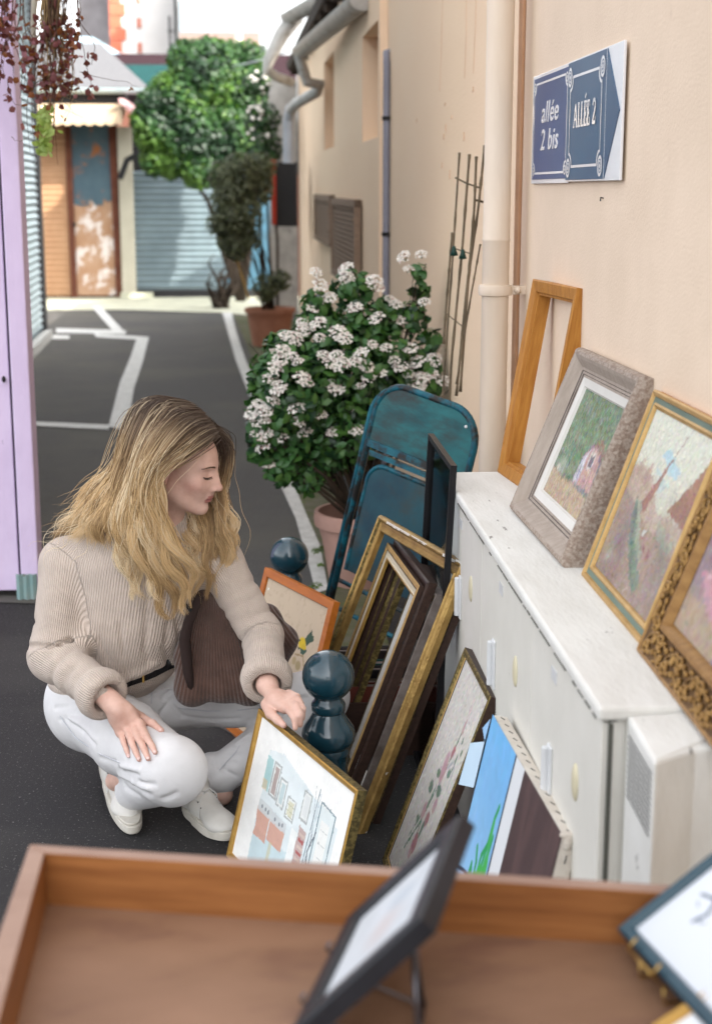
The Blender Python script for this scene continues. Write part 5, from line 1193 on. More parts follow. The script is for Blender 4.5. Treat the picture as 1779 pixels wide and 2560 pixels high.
# clutter seen through the frames: crate with book spines
cr = empty('book_crate', (.30,4.30,0), 'dark crate of old books behind the leaning frames', 'crate')
mb = MB(); 
for (a,b) in [((.20,4.02,0),(.455,4.035,.16)),((.20,4.415,0),(.455,4.43,.16)),((.20,4.035,0),(.212,4.415,.16)),((.443,4.035,0),(.455,4.415,.16)),((.212,4.035,0),(.443,4.415,.012))]: mb.box(a,b,M_brownw)
childize(mb.build('crate_body'), cr)
y = 4.045; rb = random.Random(12); cols = [(.10,.022,.014),(.015,.07,.07),(.16,.13,.09),(.02,.02,.025),(.02,.02,.02),(.03,.09,.085),(.14,.10,.05),(.04,.03,.03),(.08,.08,.08),(.10,.05,.09)]; cn_ = ['dark red','teal','tan','black','charcoal','green blue','ochre','dark brown','grey','plum']
k = 0
while y < 4.38:
    wd = rb.uniform(.034,.050); h_ = rb.uniform(.15,.21); cc = cols[k % len(cols)]
    bm_ = MB(); m_b = pm('book_cloth', cc, rough=.7); bm_.box((.225,y,.013),(.42,y+.003,.013+h_),m_b); bm_.box((.225,y+wd-.004,.013),(.42,y+wd-.001,.013+h_),m_b); bm_.box((.222,y,.013),(.2251,y+wd-.001,.013+h_),m_b); bm_.box((.226,y+.0032,.016),(.412,y+wd-.0042,.008+h_),M_greyedge)
    tag(rehome(bm_.build('book'), (.32,y+wd/2,.013)), 'old '+cn_[k % len(cols)]+' book standing in the dark crate', 'book', 'books in the dark crate'); y += wd+.001; k += 1

# ================================================================ TRAY IN THE FOREGROUND
ZT, ZFL = .85, .785
M_rim = pm('worn_wood_rim', (0.40,0.27,0.21), (0.31,0.20,0.155), scale=7, rough=.6, stretch=(1,3,1), bump=.1)
M_side = pm('orange_varnished_wood', (0.36,0.150,0.050), (0.19,0.068,0.020), scale=3.6, rough=.42, stretch=(1.2,1,16), bump=.1, c3=(0.13,0.045,0.014), s3=2.3, lo3=.60, hi3=.72, lo=.3, hi=.7)
M_ply = pm('reddish_plywood', (0.30,0.172,0.108), (0.21,0.115,0.068), scale=3.5, rough=.55, stretch=(1,2.2,1), lo=.3, hi=.7, c3=(.17,.085,.058), s3=6, lo3=.52, hi3=.74)
tr_ = empty('wooden_tray', (0,1.5,ZFL-.012), 'shallow orange brown wooden tray on the foreground table', 'tray')
oA, oB = Vector(G(75,2110,ZT)), Vector(G(1660,2211,ZT)); dxy = (oB-oA).normalized(); oB = oA+dxy*.83
iA = Vector(G(112,2132,ZT)); iB = iA+dxy*.80
lo_ = Vector((oA.x-.0, .95, ZT)); li_ = Vector((G(4,2560,ZT)[0]+.002, .95, ZT)); ro = Vector((oB.x, .95-.12, ZT)); ri = Vector((iB.x,.95-.12,ZT))
def rail(name, a, b, c, d):
    """top outline a,b (outer) c,d (inner); goes down to the tray floor"""
    mb = MB(); bot = [Vector((p.x,p.y,ZFL-.012)) for p in (a,b,c,d)]; top = [Vector((p.x,p.y,ZT)) for p in (a,b,c,d)]
    k = len(mb.v)
    mb.hexa(bot[::-1], top[::-1], M_side); o = mb.build(name); o.data.materials.append(M_rim)
    for p in o.data.polygons:
        if p.normal.z > .9 or all(abs(o.data.vertices[v].co.z-ZT) < 1e-4 for v in p.vertices): p.material_index = 1
    bv = o.modifiers.new('bevel','BEVEL'); bv.width = .0015; bv.segments = 2
    return childize(o, tr_)
rail('back_rail', oA, oB, iB, iA); rail('side_rail', lo_, oA-Vector((0,.0,0)), iA, li_); rail('side_rail', oB, ro, ri, iB)
fr0 = lo_+Vector((0,-.018,0)); rail('front_rail', fr0, lo_+Vector((0,-.0005,0)), ro+Vector((0,-.0005,0)), Vector((ro.x,ro.y-.018,ZT)))
mb = MB(); f4 = [Vector((p.x,p.y,ZFL)) for p in (li_,iA,iB,ri)]; mb.hexa([p-Vector((0,0,.006)) for p in f4][::-1], f4[::-1], M_ply); childize(mb.build('floor_panel'), tr_)
tt = empty('trestle_table', (.12,1.25,0), 'plain table carrying the tray in the foreground', 'table')
mb = MB(); mb.box((-.20,.92,ZFL-.045),(.45,1.42,ZFL-.0125), M_pine); childize(mb.build('tabletop'), tt)
for (x,y) in ((-.17,.95),(.42,.95),(-.17,1.38),(.42,1.38)):
    mb = MB(); mb.box((x-.02,y-.02,0),(x+.02,y+.02,ZFL-.0455), M_pine); childize(mb.build('leg'), tt)

# small black picture on wire easel standing in the tray
M_wire = pm('dark_wire', (0.14,0.14,0.16), rough=.3, metal=.8)
M_goldwire = pm('brass_wire', (0.55,0.36,0.12), rough=.3, metal=.9)
M_blackf = pm('charcoal_frame_paint', (0.022,0.024,0.030), (0.015,0.016,0.02), rough=.45, bump=.1)
q0 = rectTz((866,2292),(1150,2030),(1046,2290),.812) 
e, W, H = frame('framed_picture', 'small charcoal framed pale print propped on a wire easel in the tray', 'picture frame', *q0,
    [(0,-.022,M_blackf),(0,-.004,M_blackf),(.004,0,M_blackf),(.020,-.001,M_blackf),(.024,-.006,M_blackf),(.024,-.010,M_blackf)])
cv = Canvas(90, 70, (.50,.53,.56)); n1 = cv.noise(5,41); cv.mix(np.clip(n1*2-.8,0,1)*.5,(.60,.64,.68)); cv.blob(.55,.5,.25,.22,(.50,.40,.38),.5,.8); cv.blob(.3,.6,.12,.2,(.38,.44,.50),.6,.5)
picture('picture', cv, .022,.022,W-.022,H-.022,-.008,M_print,e); slab(e,'backing',.002,.002,-.0195,W-.002,H-.002,-.011,M_blackf)
Me, We, He = basis(*q0)
es = empty('wire_easel', None, 'dark wire easel behind the small charcoal framed print', 'easel', None, Matrix.Translation(Me @ Vector((We*.5,0,0))))
org = Me @ Vector((We*.5,0,0))
def L2(x,y,z): return (Me @ Vector((x,y,z)))-org
foot = [Vector(G(1058,2515,ZFL+.004)), Vector(G(1062,2650,ZFL+.004))]
mb = MB()
apex = Me @ Vector((We*.62,He*.66,-.026))
for fo, bx_ in ((foot[0],We*.30),(foot[0]+Vector((-.012,-.07,0)),We*.74)):
    mb.tube([apex-org, fo-org], .0032, M_wire, 8)
    hook = Me @ Vector((bx_,-.004,-.006)); hk2 = Me @ Vector((bx_,-.004,.003)); hk3 = Me @ Vector((bx_,.005,.005)); base_ = Vector((hook.x,hook.y,ZFL+.004))
    mb.tube([fo-org, base_-org, hook-org, hk2-org, hk3-org], .0018, M_wire, 8)
mb.tube([foot[0]-org, foot[0]+Vector((-.012,-.07,0))-org], .0026, M_wire, 8)
o = mb.build('wire_frame', smooth=True); o.parent = es

# blue framed print at the right edge
M_bluef = pm('dark_teal_frame_lacquer', (0.012,0.055,0.085), (0.009,0.042,0.066), rough=.3, coat=.3)
b0_, b1_, t0_ = rectB((1538,2318),(1712,2508),(1779,2126),.822)
b0_, b1_, t0_ = Vector(b0_), Vector(b1_), Vector(t0_); uu = (b1_-b0_).normalized(); vv = (t0_-b0_).normalized()
e, W, H = frame('framed_picture', 'dark teal framed white print with black brush marks, at the right edge of the tray', 'picture frame', b0_, b0_+uu*.25, b0_+vv*.20,
    [(0,-.016,M_black),(0,-.003,M_bluef),(.003,0,M_bluef),(.012,0,M_bluef),(.015,-.004,M_bluef),(.015,-.007,M_dark)])
cv = Canvas(150, 120, (.66,.70,.76))
q = np.random.default_rng(5)
for pts, wd in [([(.30,.30),(.34,.42),(.30,.52),(.36,.60)],.011),([(.12,.52),(.24,.56),(.34,.54),(.46,.66)],.010),([(.18,.86),(.24,.90),(.30,.88),(.36,.93)],.008),([(.40,.92),(.44,.84),(.47,.90),(.50,.80)],.010),([(.30,.72),(.33,.66),(.31,.62)],.008),([(.36,.60),(.44,.56),(.50,.66),(.60,.60)],.007),([(.52,.72),(.60,.76),(.64,.70)],.009),([(.30,.56),(.38,.54)],.006),([(.70,.60),(.76,.52),(.84,.56)],.007),([(.16,.45),(.20,.42)],.004),([(.30,.36),(.36,.33),(.40,.36)],.004),([(.55,.40),(.62,.36),(.70,.38)],.006),([(.22,.66),(.26,.62)],.005)]: cv.line([(.04+.62*x_,.08+.72*y_) for x_,y_ in pts], wd*.95, (.05,.08,.14), .9)
picture('picture', cv, .014,.014,W-.014,H-.014,-.006,M_print,e); slab(e,'backing',.002,.002,-.0155,W-.002,H-.002,-.008,M_black)
Mb, Wb, Hb = basis(b0_, b0_+uu*.25, b0_+vv*.20); org = Mb @ Vector((Wb*.4,0,0))
es = empty('brass_easel', None, 'small brass wire easel under the dark teal framed print', 'easel', None, Matrix.Translation(org))
mb = MB()
for bx_ in (.045,.10):
    P = [Mb @ Vector((bx_,.10,-.019)), Mb @ Vector((bx_,-.004,-.019)), Mb @ Vector((bx_,-.006,.004)), Mb @ Vector((bx_,.008,.007))]
    mb.tube([p-org for p in P], .0018, M_goldwire, 6); fo = Vector((P[1].x,P[1].y,ZFL+.002)); bk = fo+Vector((.09,.012,0)); mb.tube([P[1]-org, fo-org, bk-org, P[0]-org], .0018, M_goldwire, 6)
P = [Mb @ Vector((x_,-.006,.001)) for x_ in (.045,.10)]; mb.tube([p-org for p in P], .0018, M_goldwire, 6)
o = mb.build('wire_frame', smooth=True); o.parent = es
# gold framed print lying in the near right corner
b0_, b1_, t0_ = rectB((1620,2562),(1722,2684),(1779,2457),.80); b0_, b1_, t0_ = Vector(b0_), Vector(b1_), Vector(t0_)
uu = (b1_-b0_).normalized(); vv = (t0_-b0_).normalized()
e, W, H = frame('framed_picture', 'gold framed white print in the bottom right corner of the tray', 'picture frame', b0_, b0_+uu*.16, b0_+vv*.13,
    [(0,-.014,M_gold),(0,-.002,M_gold),(.003,0,M_gold),(.008,-.002,M_goldlt),(.012,0,M_gold),(.014,-.004,M_gold),(.014,-.006,M_gold)])
cv = Canvas(40,40,(.80,.82,.85)); picture('picture', cv, .013,.013,W-.013,H-.013,-.005,M_print,e); slab(e,'backing',.002,.002,-.013,W-.002,H-.002,-.007,M_gold)
# ================================================================ PERSON
def V3(a): return np.array(a, float)
def smin(a, b, k):
    h = np.clip(.5+.5*(b-a)/k, 0, 1); return b+(a-b)*h-k*h*(1-h)
class Cap:      # tapered capsule
    def __init__(s, a, b, ra, rb, k=.02, op='+'): s.a, s.b, s.ra, s.rb, s.k, s.op = V3(a), V3(b), ra, rb, k, op
    def box(s): r = max(s.ra,s.rb)+s.k*1.5+.012; return np.minimum(s.a,s.b)-r, np.maximum(s.a,s.b)+r
    def d(s, P):
        ab = s.b-s.a; t = np.clip(((P-s.a)@ab)/(ab@ab+1e-12), 0, 1); return np.linalg.norm(P-s.a-t[...,None]*ab, axis=-1)-(s.ra+(s.rb-s.ra)*t)
class Ell:
    def __init__(s, c, r, M=None, k=.02, op='+'): s.c, s.r, s.k, s.op = V3(c), V3(r), k, op; s.M = np.eye(3) if M is None else np.array(M)   # columns = axes
    def box(s): r = s.r.max()+s.k*1.5+.012; return s.c-r, s.c+r
    def d(s, P):
        q = (P-s.c)@s.M; k0 = np.linalg.norm(q/s.r, axis=-1); k1 = np.linalg.norm(q/(s.r**2), axis=-1)+1e-9; return k0*(k0-1)/k1
def combine(prims, P, f=None):
    for p in prims:
        d = p.d(P)
        if f is None: f = d
        elif p.op == '+': f = smin(f, d, p.k)
        else: f = -smin(-f, d, p.k)
    return f
def field(prims, h, pad=.01, disp=None):
    lo = np.min([p.box()[0] for p in prims if p.op == '+'], axis=0)-pad; hi = np.max([p.box()[1] for p in prims if p.op == '+'], axis=0)+pad
    n = np.ceil((hi-lo)/h).astype(int)+1; F = np.full(n, 1.0, np.float32)
    for p in prims:
        a, b = p.box(); i0 = np.clip(np.floor((a-lo)/h).astype(int), 0, n-1); i1 = np.clip(np.ceil((b-lo)/h).astype(int)+1, 1, n)
        if (i1 <= i0).any(): continue
        ax = [lo[k]+h*np.arange(i0[k], i1[k]) for k in range(3)]; P = np.stack(np.meshgrid(*ax, indexing='ij'), -1)
        d = p.d(P); sl = tuple(slice(i0[k], i1[k]) for k in range(3)); cur = F[sl]
        F[sl] = smin(cur, d, p.k) if p.op == '+' else -smin(-cur, d, p.k)
    return F, lo
def nets(F, lo, h):
    S = F < 0; nx, ny, nz = F.shape
    c = np.zeros((nx-1,ny-1,nz-1), np.int8)
    for dx in (0,1):
        for dy in (0,1):
            for dz in (0,1): c += S[dx:nx-1+dx, dy:ny-1+dy, dz:nz-1+dz]
    act = (c > 0) & (c < 8); idx = np.full(act.shape, -1, np.int64); I = np.argwhere(act); idx[act] = np.arange(len(I))
    acc = np.zeros((len(I),3)); cnt = np.zeros(len(I)); cor = np.array([(x,y,z) for x in (0,1) for y in (0,1) for z in (0,1)])
    for a in range(8):
        for b in range(a+1, 8):
            if np.abs(cor[a]-cor[b]).sum() != 1: continue
            fa = F[tuple((I+cor[a]).T)]; fb = F[tuple((I+cor[b]).T)]; m = (fa < 0) != (fb < 0)
            t = np.where(m, fa/(fa-fb+1e-20), 0); p = cor[a]+(cor[b]-cor[a])*t[:,None]; acc[m] += p[m]; cnt[m] += 1
    V = (I+acc/cnt[:,None])*h+lo; faces = []
    for ax in range(3):
        o1, o2 = [(1,2),(2,0),(0,1)][ax]; sh = [0,0,0]; sh[ax] = 1
        A = S[:nx-sh[0], :ny-sh[1], :nz-sh[2]]; B = S[sh[0]:, sh[1]:, sh[2]:]; E = np.argwhere(A != B)
        E = E[(E[:,o1] > 0) & (E[:,o2] > 0) & (E[:,o1] < F.shape[o1]-1) & (E[:,o2] < F.shape[o2]-1)]
        fl = A[tuple(E.T)]
        def at(d1, d2): q = E.copy(); q[:,o1] += d1; q[:,o2] += d2; return idx[tuple(q.T)]
        Q = np.stack([at(-1,-1), at(0,-1), at(0,0), at(-1,0)], 1); Q[~fl] = Q[~fl][:, ::-1]; Q = Q[(Q >= 0).all(1)]; faces.append(Q)
    return V, np.concatenate(faces)
def smoothv(V, Fq, it=2, lam=.5):
    E = np.concatenate([Fq[:,[0,1]],Fq[:,[1,2]],Fq[:,[2,3]],Fq[:,[3,0]]]); E = np.concatenate([E, E[:,::-1]]); n = len(V)
    for _ in range(it):
        s = np.stack([np.bincount(E[:,0], V[E[:,1],k], n) for k in range(3)], 1); c = np.bincount(E[:,0], minlength=n)[:,None]; V = V+lam*(s/np.maximum(c,1)-V)
    return V
def mesh_np(name, V, Fq, mats, parent, attrs=None):
    me = bpy.data.meshes.new(name); me.vertices.add(len(V)); me.vertices.foreach_set('co', np.asarray(V, np.float32).ravel())
    k = Fq.shape[1]; me.loops.add(Fq.size); me.loops.foreach_set('vertex_index', Fq.astype(np.int32).ravel()); me.polygons.add(len(Fq))
    me.polygons.foreach_set('loop_start', np.arange(0, Fq.size, k, dtype=np.int32)); 
    me.update(calc_edges=True); me.validate(); me.shade_smooth()
    for m in mats: me.materials.append(m)
    for an, (kind, data) in (attrs or {}).items():
        if kind == 'C':
            ca = me.color_attributes.new(an, 'FLOAT_COLOR', 'POINT'); c = np.ones((len(V),4)); c[:,:3] = data; ca.data.foreach_set('color', c.ravel())
        else:
            at = me.attributes.new(an, 'FLOAT', 'POINT'); at.data.foreach_set('value', np.asarray(data, np.float32))
    o = bpy.data.objects.new(name, me); COL.objects.link(o)
    if parent is not None: childize(o, parent)
    return o
person = empty('person', (-.25,3.6,0), 'woman with long wavy blonde hair crouching in beige knit sweater and white jeans', 'person')
def p_(px, py, y): return np.array(PY(px, py, y))

# ---- joints (metres, world)
hipC = p_(275,1735,3.86); chest = p_(345,1470,3.74); neckB = p_(395,1345,3.68)
shR = p_(168,1410,3.74); shL = p_(545,1405,3.72)
elR = p_(135,1640,3.66); wrR = p_(276,1752,3.47)
elL = p_(655,1590,3.62); wrL = p_(668,1712,3.42)
hR = p_(225,1775,3.84); kR = p_(425,1925,3.36); anR = p_(290,1952,3.66)
hL = p_(375,1745,3.90); kL = p_(800,1745,3.80); anL = p_(530,1950,3.74)

# ---- head frame
fwd = V3((.93,-.30,-.17)); fwd /= np.linalg.norm(fwd); up = V3((0,0,1))-fwd*fwd[2]; up /= np.linalg.norm(up); rgt = np.cross(fwd, up)   # rgt: her right, towards the viewer
Q = np.stack([rgt, fwd, up], 1)
HO = p_(417,1188,3.545)-rgt*.070-up*(-.012)
def hd(x, y, z): return HO+rgt*x+fwd*y+up*z
skin = []
A = skin.append
# head
A(Ell(hd(0,-.012,.038),(.073,.090,.078),Q,.01)); A(Ell(hd(0,.030,-.030),(.056,.058,.072),Q,.035)); A(Ell(hd(0,.048,.028),(.058,.046,.050),Q,.03))
A(Cap(hd(.046,.004,-.050),hd(.014,.064,-.090),.016,.014,.03)); A(Cap(hd(-.046,.004,-.050),hd(-.014,.064,-.090),.016,.014,.03)); A(Ell(hd(0,.0780,-.094),(.015,.013,.013),Q,.018))
for s in (1,-1):
    A(Ell(hd(.036*s,.064,-.026),(.020,.018,.016),Q,.025))                  # cheekbone
    A(Ell(hd(.032*s,.094,.005),(.014,.012,.009),Q,.010,'-'))               # eye socket
    A(Ell(hd(.0305*s,.0745,.001),(.0150,.0125,.0110),Q,.005))                # lidded eye
    A(Cap(hd(.014*s,.0915,.019),hd(.044*s,.080,.022),.006,.004,.012))        # brow
A(Cap(hd(0,.090,.014),hd(0,.1110,-.030),.0065,.0085,.016)); A(Ell(hd(0,.086,-.022),(.0150,.0190,.026),Q,.016)); A(Ell(hd(0,.072,-.036),(.037,.024,.034),Q,.022)); A(Ell(hd(0,.1145,-.0335),(.0085,.0085,.0075),Q,.006))
for s in (1,-1): A(Ell(hd(.0115*s,.1025,-.037),(.0060,.0090,.0062),Q,.005)); A(Ell(hd(.0065*s,.1085,-.0435),(.003,.0045,.0025),Q,.003,'-'))
A(Ell(hd(0,.0870,-.056),(.018,.010,.013),Q,.012))
A(Ell(hd(0,.0945,-.0600),(.0175,.0062,.0036),Q,.006)); A(Ell(hd(0,.0925,-.0685),(.0155,.0062,.0042),Q,.006)); A(Cap(hd(-.018,.093,-.0645),hd(.018,.093,-.0645),.0012,.0012,.003,'-')) if False else None
skin = [q for q in skin if q is not None]; A = skin.append
for i in range(8):
    x0 = -.019+.038*i/8; x1 = x0+.038/8; f_ = lambda x: .0990-(x/.02)**2*.0065
    A(Cap(hd(x0,f_(x0),-.0645),hd(x1,f_(x1),-.0645),.0012,.0012,.0025,'-'))
# ears
for s in (1,-1):
    A(Ell(hd(.0735*s,-.006,-.006),(.006,.014,.026),Q,.006)); A(Cap(hd(.079*s,-.016,.012),hd(.079*s,-.016,-.012),.0035,.003,.004)); A(Ell(hd(.082*s,-.004,-.004),(.005,.007,.012),Q,.003,'-')); A(Ell(hd(.0755*s,-.001,-.030),(.0045,.007,.007),Q,.005))
# neck and hidden trunk
A(Cap(hd(0,-.012,-.055),neckB,.048,.052,.03)); A(Cap(neckB,chest,.07,.10,.05)); A(Cap(chest,hipC,.10,.10,.05))
A(Cap(neckB,shR,.045,.040,.04)); A(Cap(neckB,shL,.045,.040,.04))
A(Cap(shR,elR,.040,.034,.02)); A(Cap(elR,wrR,.034,.0235,.02)); A(Cap(shL,elL,.040,.034,.02)); A(Cap(elL,wrL,.034,.0225,.02))
A(Cap(hR,kR,.066,.052,.03)); A(Cap(kR,anR,.036,.027,.03)); A(Cap(hL,kL,.066,.050,.03)); A(Cap(kL,anL,.048,.034,.03)); A(Cap(hL,hR,.09,.09,.04))
A(Cap(anL+V3((0,0,.02)),anL+V3((.02,-.02,-.03)),.034,.036,.02))

# ---- jeans
jeans = []
J = jeans.append
hemL = p_(548,1940,3.735); hemR = p_(335,1978,3.60)
J(Cap(hL+V3((0,0,.005)),hR,.105,.105,.05)); J(Ell(hipC+V3((0,.02,.0)),(.17,.125,.12),None,.05))
J(Cap(hR,(hR+kR)/2,.102,.090,.04)); J(Cap((hR+kR)/2,kR,.090,.078,.03)); J(Ell(kR+V3((.01,-.005,0)),(.078,.075,.078),None,.03)); J(Cap(kR+V3((0,.02,-.02)),hemR,.070,.050,.025))
J(Cap(hL+V3((.02,-.02,0)),(hL+kL)/2+V3((0,-.01,0)),.082,.070,.05)); J(Cap((hL+kL)/2+V3((0,-.01,0)),kL,.070,.068,.03)); J(Ell(kL+V3((0,0,.008)),(.078,.07,.072),None,.03)); J(Cap(kL+V3((-.0,0,-.02)),hemL,.066,.054,.02))
J(Cap(hemL,anL+V3((0,.0,.026)),.054,.050,.01))
# creases: thin folds at groin, knee backs and hems
rj = random.Random(4)
def crease(pts, r=.005, sgn='-', k=.008, y=None):
    P = [surf(px,py) for px,py in pts]
    for a,b in zip(P[:-1],P[1:]):
        if a is None or b is None: continue
        J(Cap(a,b,r,r*.8,k,sgn))
def surf(px, py, prims=None, y0=2.9, y1=4.3):
    prims = prims or base_jeans; d = ray(px,py); d = d/np.linalg.norm(d); t = (y0)/d[1]; P = _C+d*t
    for _ in range(90):
        f = float(combine(prims, P[None])[0])
        if f < .0004: return P
        P = P+d*max(f*.8,.0006)
        if P[1] > y1: return None
    return None
base_jeans = list(jeans)
crease([(296,1725),(340,1738),(385,1735),(420,1715),(440,1700)],.0045)
crease([(310,1745),(350,1752),(380,1770)],.004); crease([(385,1775),(408,1745),(440,1705)],.0055); crease([(400,1785),(440,1735)],.0045)
crease([(318,1735),(372,1738),(376,1728)],.003)
crease([(296,1945),(330,1962),(372,1985)],.0035,k=.016); crease([(345,1955),(385,1962)],.0025,k=.014); crease([(310,1965),(345,1988)],.003,k=.014); crease([(410,1998),(440,1985)],.0025,k=.014)
crease([(700,1765),(730,1750),(760,1745)],.005); crease([(710,1785),(745,1768)],.004); crease([(450,1790),(520,1800),(600,1795)],.0035); crease([(560,1860),(590,1850),(625,1800)],.003); crease([(535,1900),(560,1925),(590,1940)],.004)
crease([(150,1800),(200,1785),(240,1765)],.0035); crease([(140,1770),(190,1765)],.0035); crease([(445,1722),(520,1745),(600,1748)],.003,'-')
for _p in [[(168,1800),(205,1825),(235,1860)],[(185,1780),(225,1800)],[(250,1895),(290,1905)],[(300,1925),(345,1935)],[(640,1765),(690,1772),(735,1768)],[(655,1785),(700,1790)],[(585,1870),(620,1845)],[(545,1915),(585,1905)],[(560,1890),(600,1888)],[(470,1745),(510,1765)],[(420,1750),(455,1790)]]: crease(_p,.0032,k=.011)
for _p in [[(172,1793),(209,1817),(240,1850)],[(305,1916),(350,1926)],[(645,1757),(692,1763)],[(590,1862),(622,1838)],[(300,1938),(335,1955),(372,1972)]]: crease(_p,.0035,'+',.012)
for pts in [[(396,1733),(430,1722)]]: crease([(x+4,y-5) for x,y in pts],.003,'+',.008)

# ---- sweater
sw = []
S_ = sw.append
cR = wrR+(elR-wrR)*.22; cL = wrL+(elL-wrL)*.14
S_(Ell((chest+neckB)/2+V3((0,.0,0)),(.165,.115,.13),None,.05)); S_(Ell(chest+V3((-.01,.0,-.03)),(.165,.125,.17),None,.05)); S_(Ell(p_(300,1620,3.80),(.165,.128,.13),None,.05)); S_(Cap(p_(204,1600,3.66),p_(206,1600,3.86),.030,.034,.03)); S_(Ell(p_(258,1700,3.85),(.148,.12,.05),None,.035))
S_(Cap(neckB+V3((0,0,-.02)),neckB+V3((.01,-.01,.045)),.085,.066,.03))
S_(Cap(neckB+V3((-.05,.01,-.03)),shR,.075,.062,.05)); S_(Cap(neckB+V3((.04,0,-.03)),shL,.075,.058,.05))
S_(Cap(shR,elR+V3((.0,0,.0)),.068,.060,.03)); S_(Cap(elR,cR,.062,.052,.03)); S_(Cap(shL,elL,.062,.052,.03)); S_(Cap(elL,cL,.052,.050,.02))
def ringfolds(a, b, r, n, rad, seed, t0=.1, t1=.9):
    q = random.Random(seed); ax = (b-a)/np.linalg.norm(b-a); u = np.cross(ax, V3((.2,-.9,.3))); u /= np.linalg.norm(u); v = np.cross(ax,u)
    for i in range(n):
        t = t0+(t1-t0)*(i+.5)/n; c = a+(b-a)*t; a0 = q.uniform(0,6.28); sp = q.uniform(1.6,3.6); sk = q.uniform(-.02,.02)
        for sgn, off in (('-',0),):
            P = [c+ax*(sk*math.sin(a0+sp*k/6)+off)+(u*math.cos(a0+sp*k/6)+v*math.sin(a0+sp*k/6))*(r(t)+.003) for k in range(7)]
            for p, p2 in zip(P[:-1],P[1:]): S_(Cap(p,p2,rad,rad,.012,sgn))
ringfolds(elR,cR,lambda t: .062-.010*t,6,.005,1,0,.85); ringfolds(shR,elR,lambda t:.068-.008*t,3,.004,2,.6,1.0); ringfolds(shL,elL,lambda t:.062-.008*t,5,.0038,3,.35,1.0); ringfolds(elL,cL,lambda t:.052,3,.0035,5)
base_sw = list(sw)
def screase(pts, r=.006, k=.012):
    P = [surf(px,py,base_sw) for px,py in pts]
    for a,b in zip(P[:-1],P[1:]):
        if a is None or b is None: continue
        S_(Cap(a,b,r,r*.8,k,'-'))

screase([(368,1500),(366,1560),(362,1630),(372,1660)],.006); screase([(420,1560),(412,1620),(425,1660)],.006); screase([(440,1540),(450,1600)],.005)
screase([(250,1600),(270,1650)],.004); screase([(300,1560),(310,1640)],.003)
# rolled cuffs
def cuff(a, b, r, seed):
    ax = (b-a)/np.linalg.norm(b-a); L_ = np.linalg.norm(b-a); u = np.cross(ax, V3((0,0,1))); u /= np.linalg.norm(u); v = np.cross(ax,u); q = random.Random(seed)
    out = []; n = 18
    for (t, rr, th) in ((0,r*.86,.011),(.5,r*.93,.0115),(1.0,r*.90,.010)):
        c = a+(b-a)*t; P = [c+(u*math.cos(2*math.pi*k/n)+v*math.sin(2*math.pi*k/n))*rr for k in range(n)]
        for k in range(n): out.append(Cap(P[k],P[(k+1)%n],th,th,.012))
    return out
axR = (wrR-elR)/np.linalg.norm(wrR-elR); axL = (wrL-elL)/np.linalg.norm(wrL-elL)
cufR = cuff(cR-axR*.002, cR+axR*.034, .056, 1); cufL = cuff(cL-axL*.018, cL+axL*.020, .054, 2)
for c in cufR+cufL: S_(c)
S_(Cap(cR+axR*.060,cR+axR*.036,.034,.036,.004,'-')); S_(Cap(cL+axL*.055,cL+axL*.022,.033,.035,.004,'-'))
# hem roll
for (a,b) in [((132,1735),(170,1752)),((170,1752),(215,1752)),((215,1752),(262,1735)),((262,1735),(300,1702)),((300,1702),(345,1683)),((345,1683),(385,1660))]:
    pa, pb_ = surf(*a,base_sw,y1=4.4), surf(*b,base_sw,y1=4.4)
    if pa is not None and pb_ is not None: S_(Cap(pa+V3((0,.006,0)),pb_+V3((0,.006,0)),.009,.009,.012))

# ---- right hand resting on the thigh (follows the jeans surface)
hand = []
def onj(px, py, r):     # centre of a finger joint lying on the jeans
    s = surf(px, py); d = ray(px,py); d = d/np.linalg.norm(d)
    return (s - d*(r+.001)) if s is not None else p_(px,py,3.45)
def chain(P, R, k=.004, lst=None):
    for a,b,ra,rb in zip(P[:-1],P[1:],R[:-1],R[1:]): (lst if lst is not None else hand).append(Cap(a,b,ra,rb,k))
fing = {'index': [(352,1812),(366,1840),(380,1864),(388,1881)], 'middle': [(334,1814),(348,1848),(362,1876),(371,1897)], 'ring': [(318,1822),(329,1855),(340,1880),(348,1899)], 'little': [(301,1831),(310,1856),(317,1875),(321,1890)]}
Rf = {'index':(.0102,.0088,.0078,.0062),'middle':(.0104,.0090,.0080,.0064),'ring':(.0098,.0085,.0076,.0060),'little':(.0088,.0074,.0066,.0052)}
tips = []
wr_s = onj(280,1762,.024); kn = {}
for f, pts in fing.items():
    P = []
    for i,(x,y) in enumerate(pts):
        base = onj(x,y,Rf[f][i]); lift = (.010,.010,.004,0)[i]; d = ray(x,y); d = d/np.linalg.norm(d); P.append(base-d*lift)
    kn[f] = P[0]; chain(P, Rf[f], .003); tips.append((P[-1], P[-1]-P[-2]))
for f, off in (('index',(12,-4)),('middle',(4,0)),('ring',(-3,2)),('little',(-9,4))):
    w0 = p_(288+off[0],1766+off[1],wrR[1]-.01); hand.append(Cap(w0, kn[f]+V3((0,.004,-.004)), .015,.0115,.010))
hand.append(Ell((wrR+kn['middle'])/2+V3((0,.006,-.006)),(.034,.026,.034),None,.015)); hand.append(Cap(elR+(wrR-elR)*.55,wrR,.026,.0215,.015)); hand.append(Cap(wrR,p_(296,1772,wrR[1]-.015),.0215,.022,.015))
T = [p_(318,1775,wrR[1]-.015), onj(352,1790,.011)-V3((0,.010,0)), onj(382,1808,.0095)-V3((0,.004,0)), onj(404,1826,.0075)]
chain(T, (.016,.0125,.0100,.0072), .006); tips.append((T[-1],T[-1]-T[-2]))
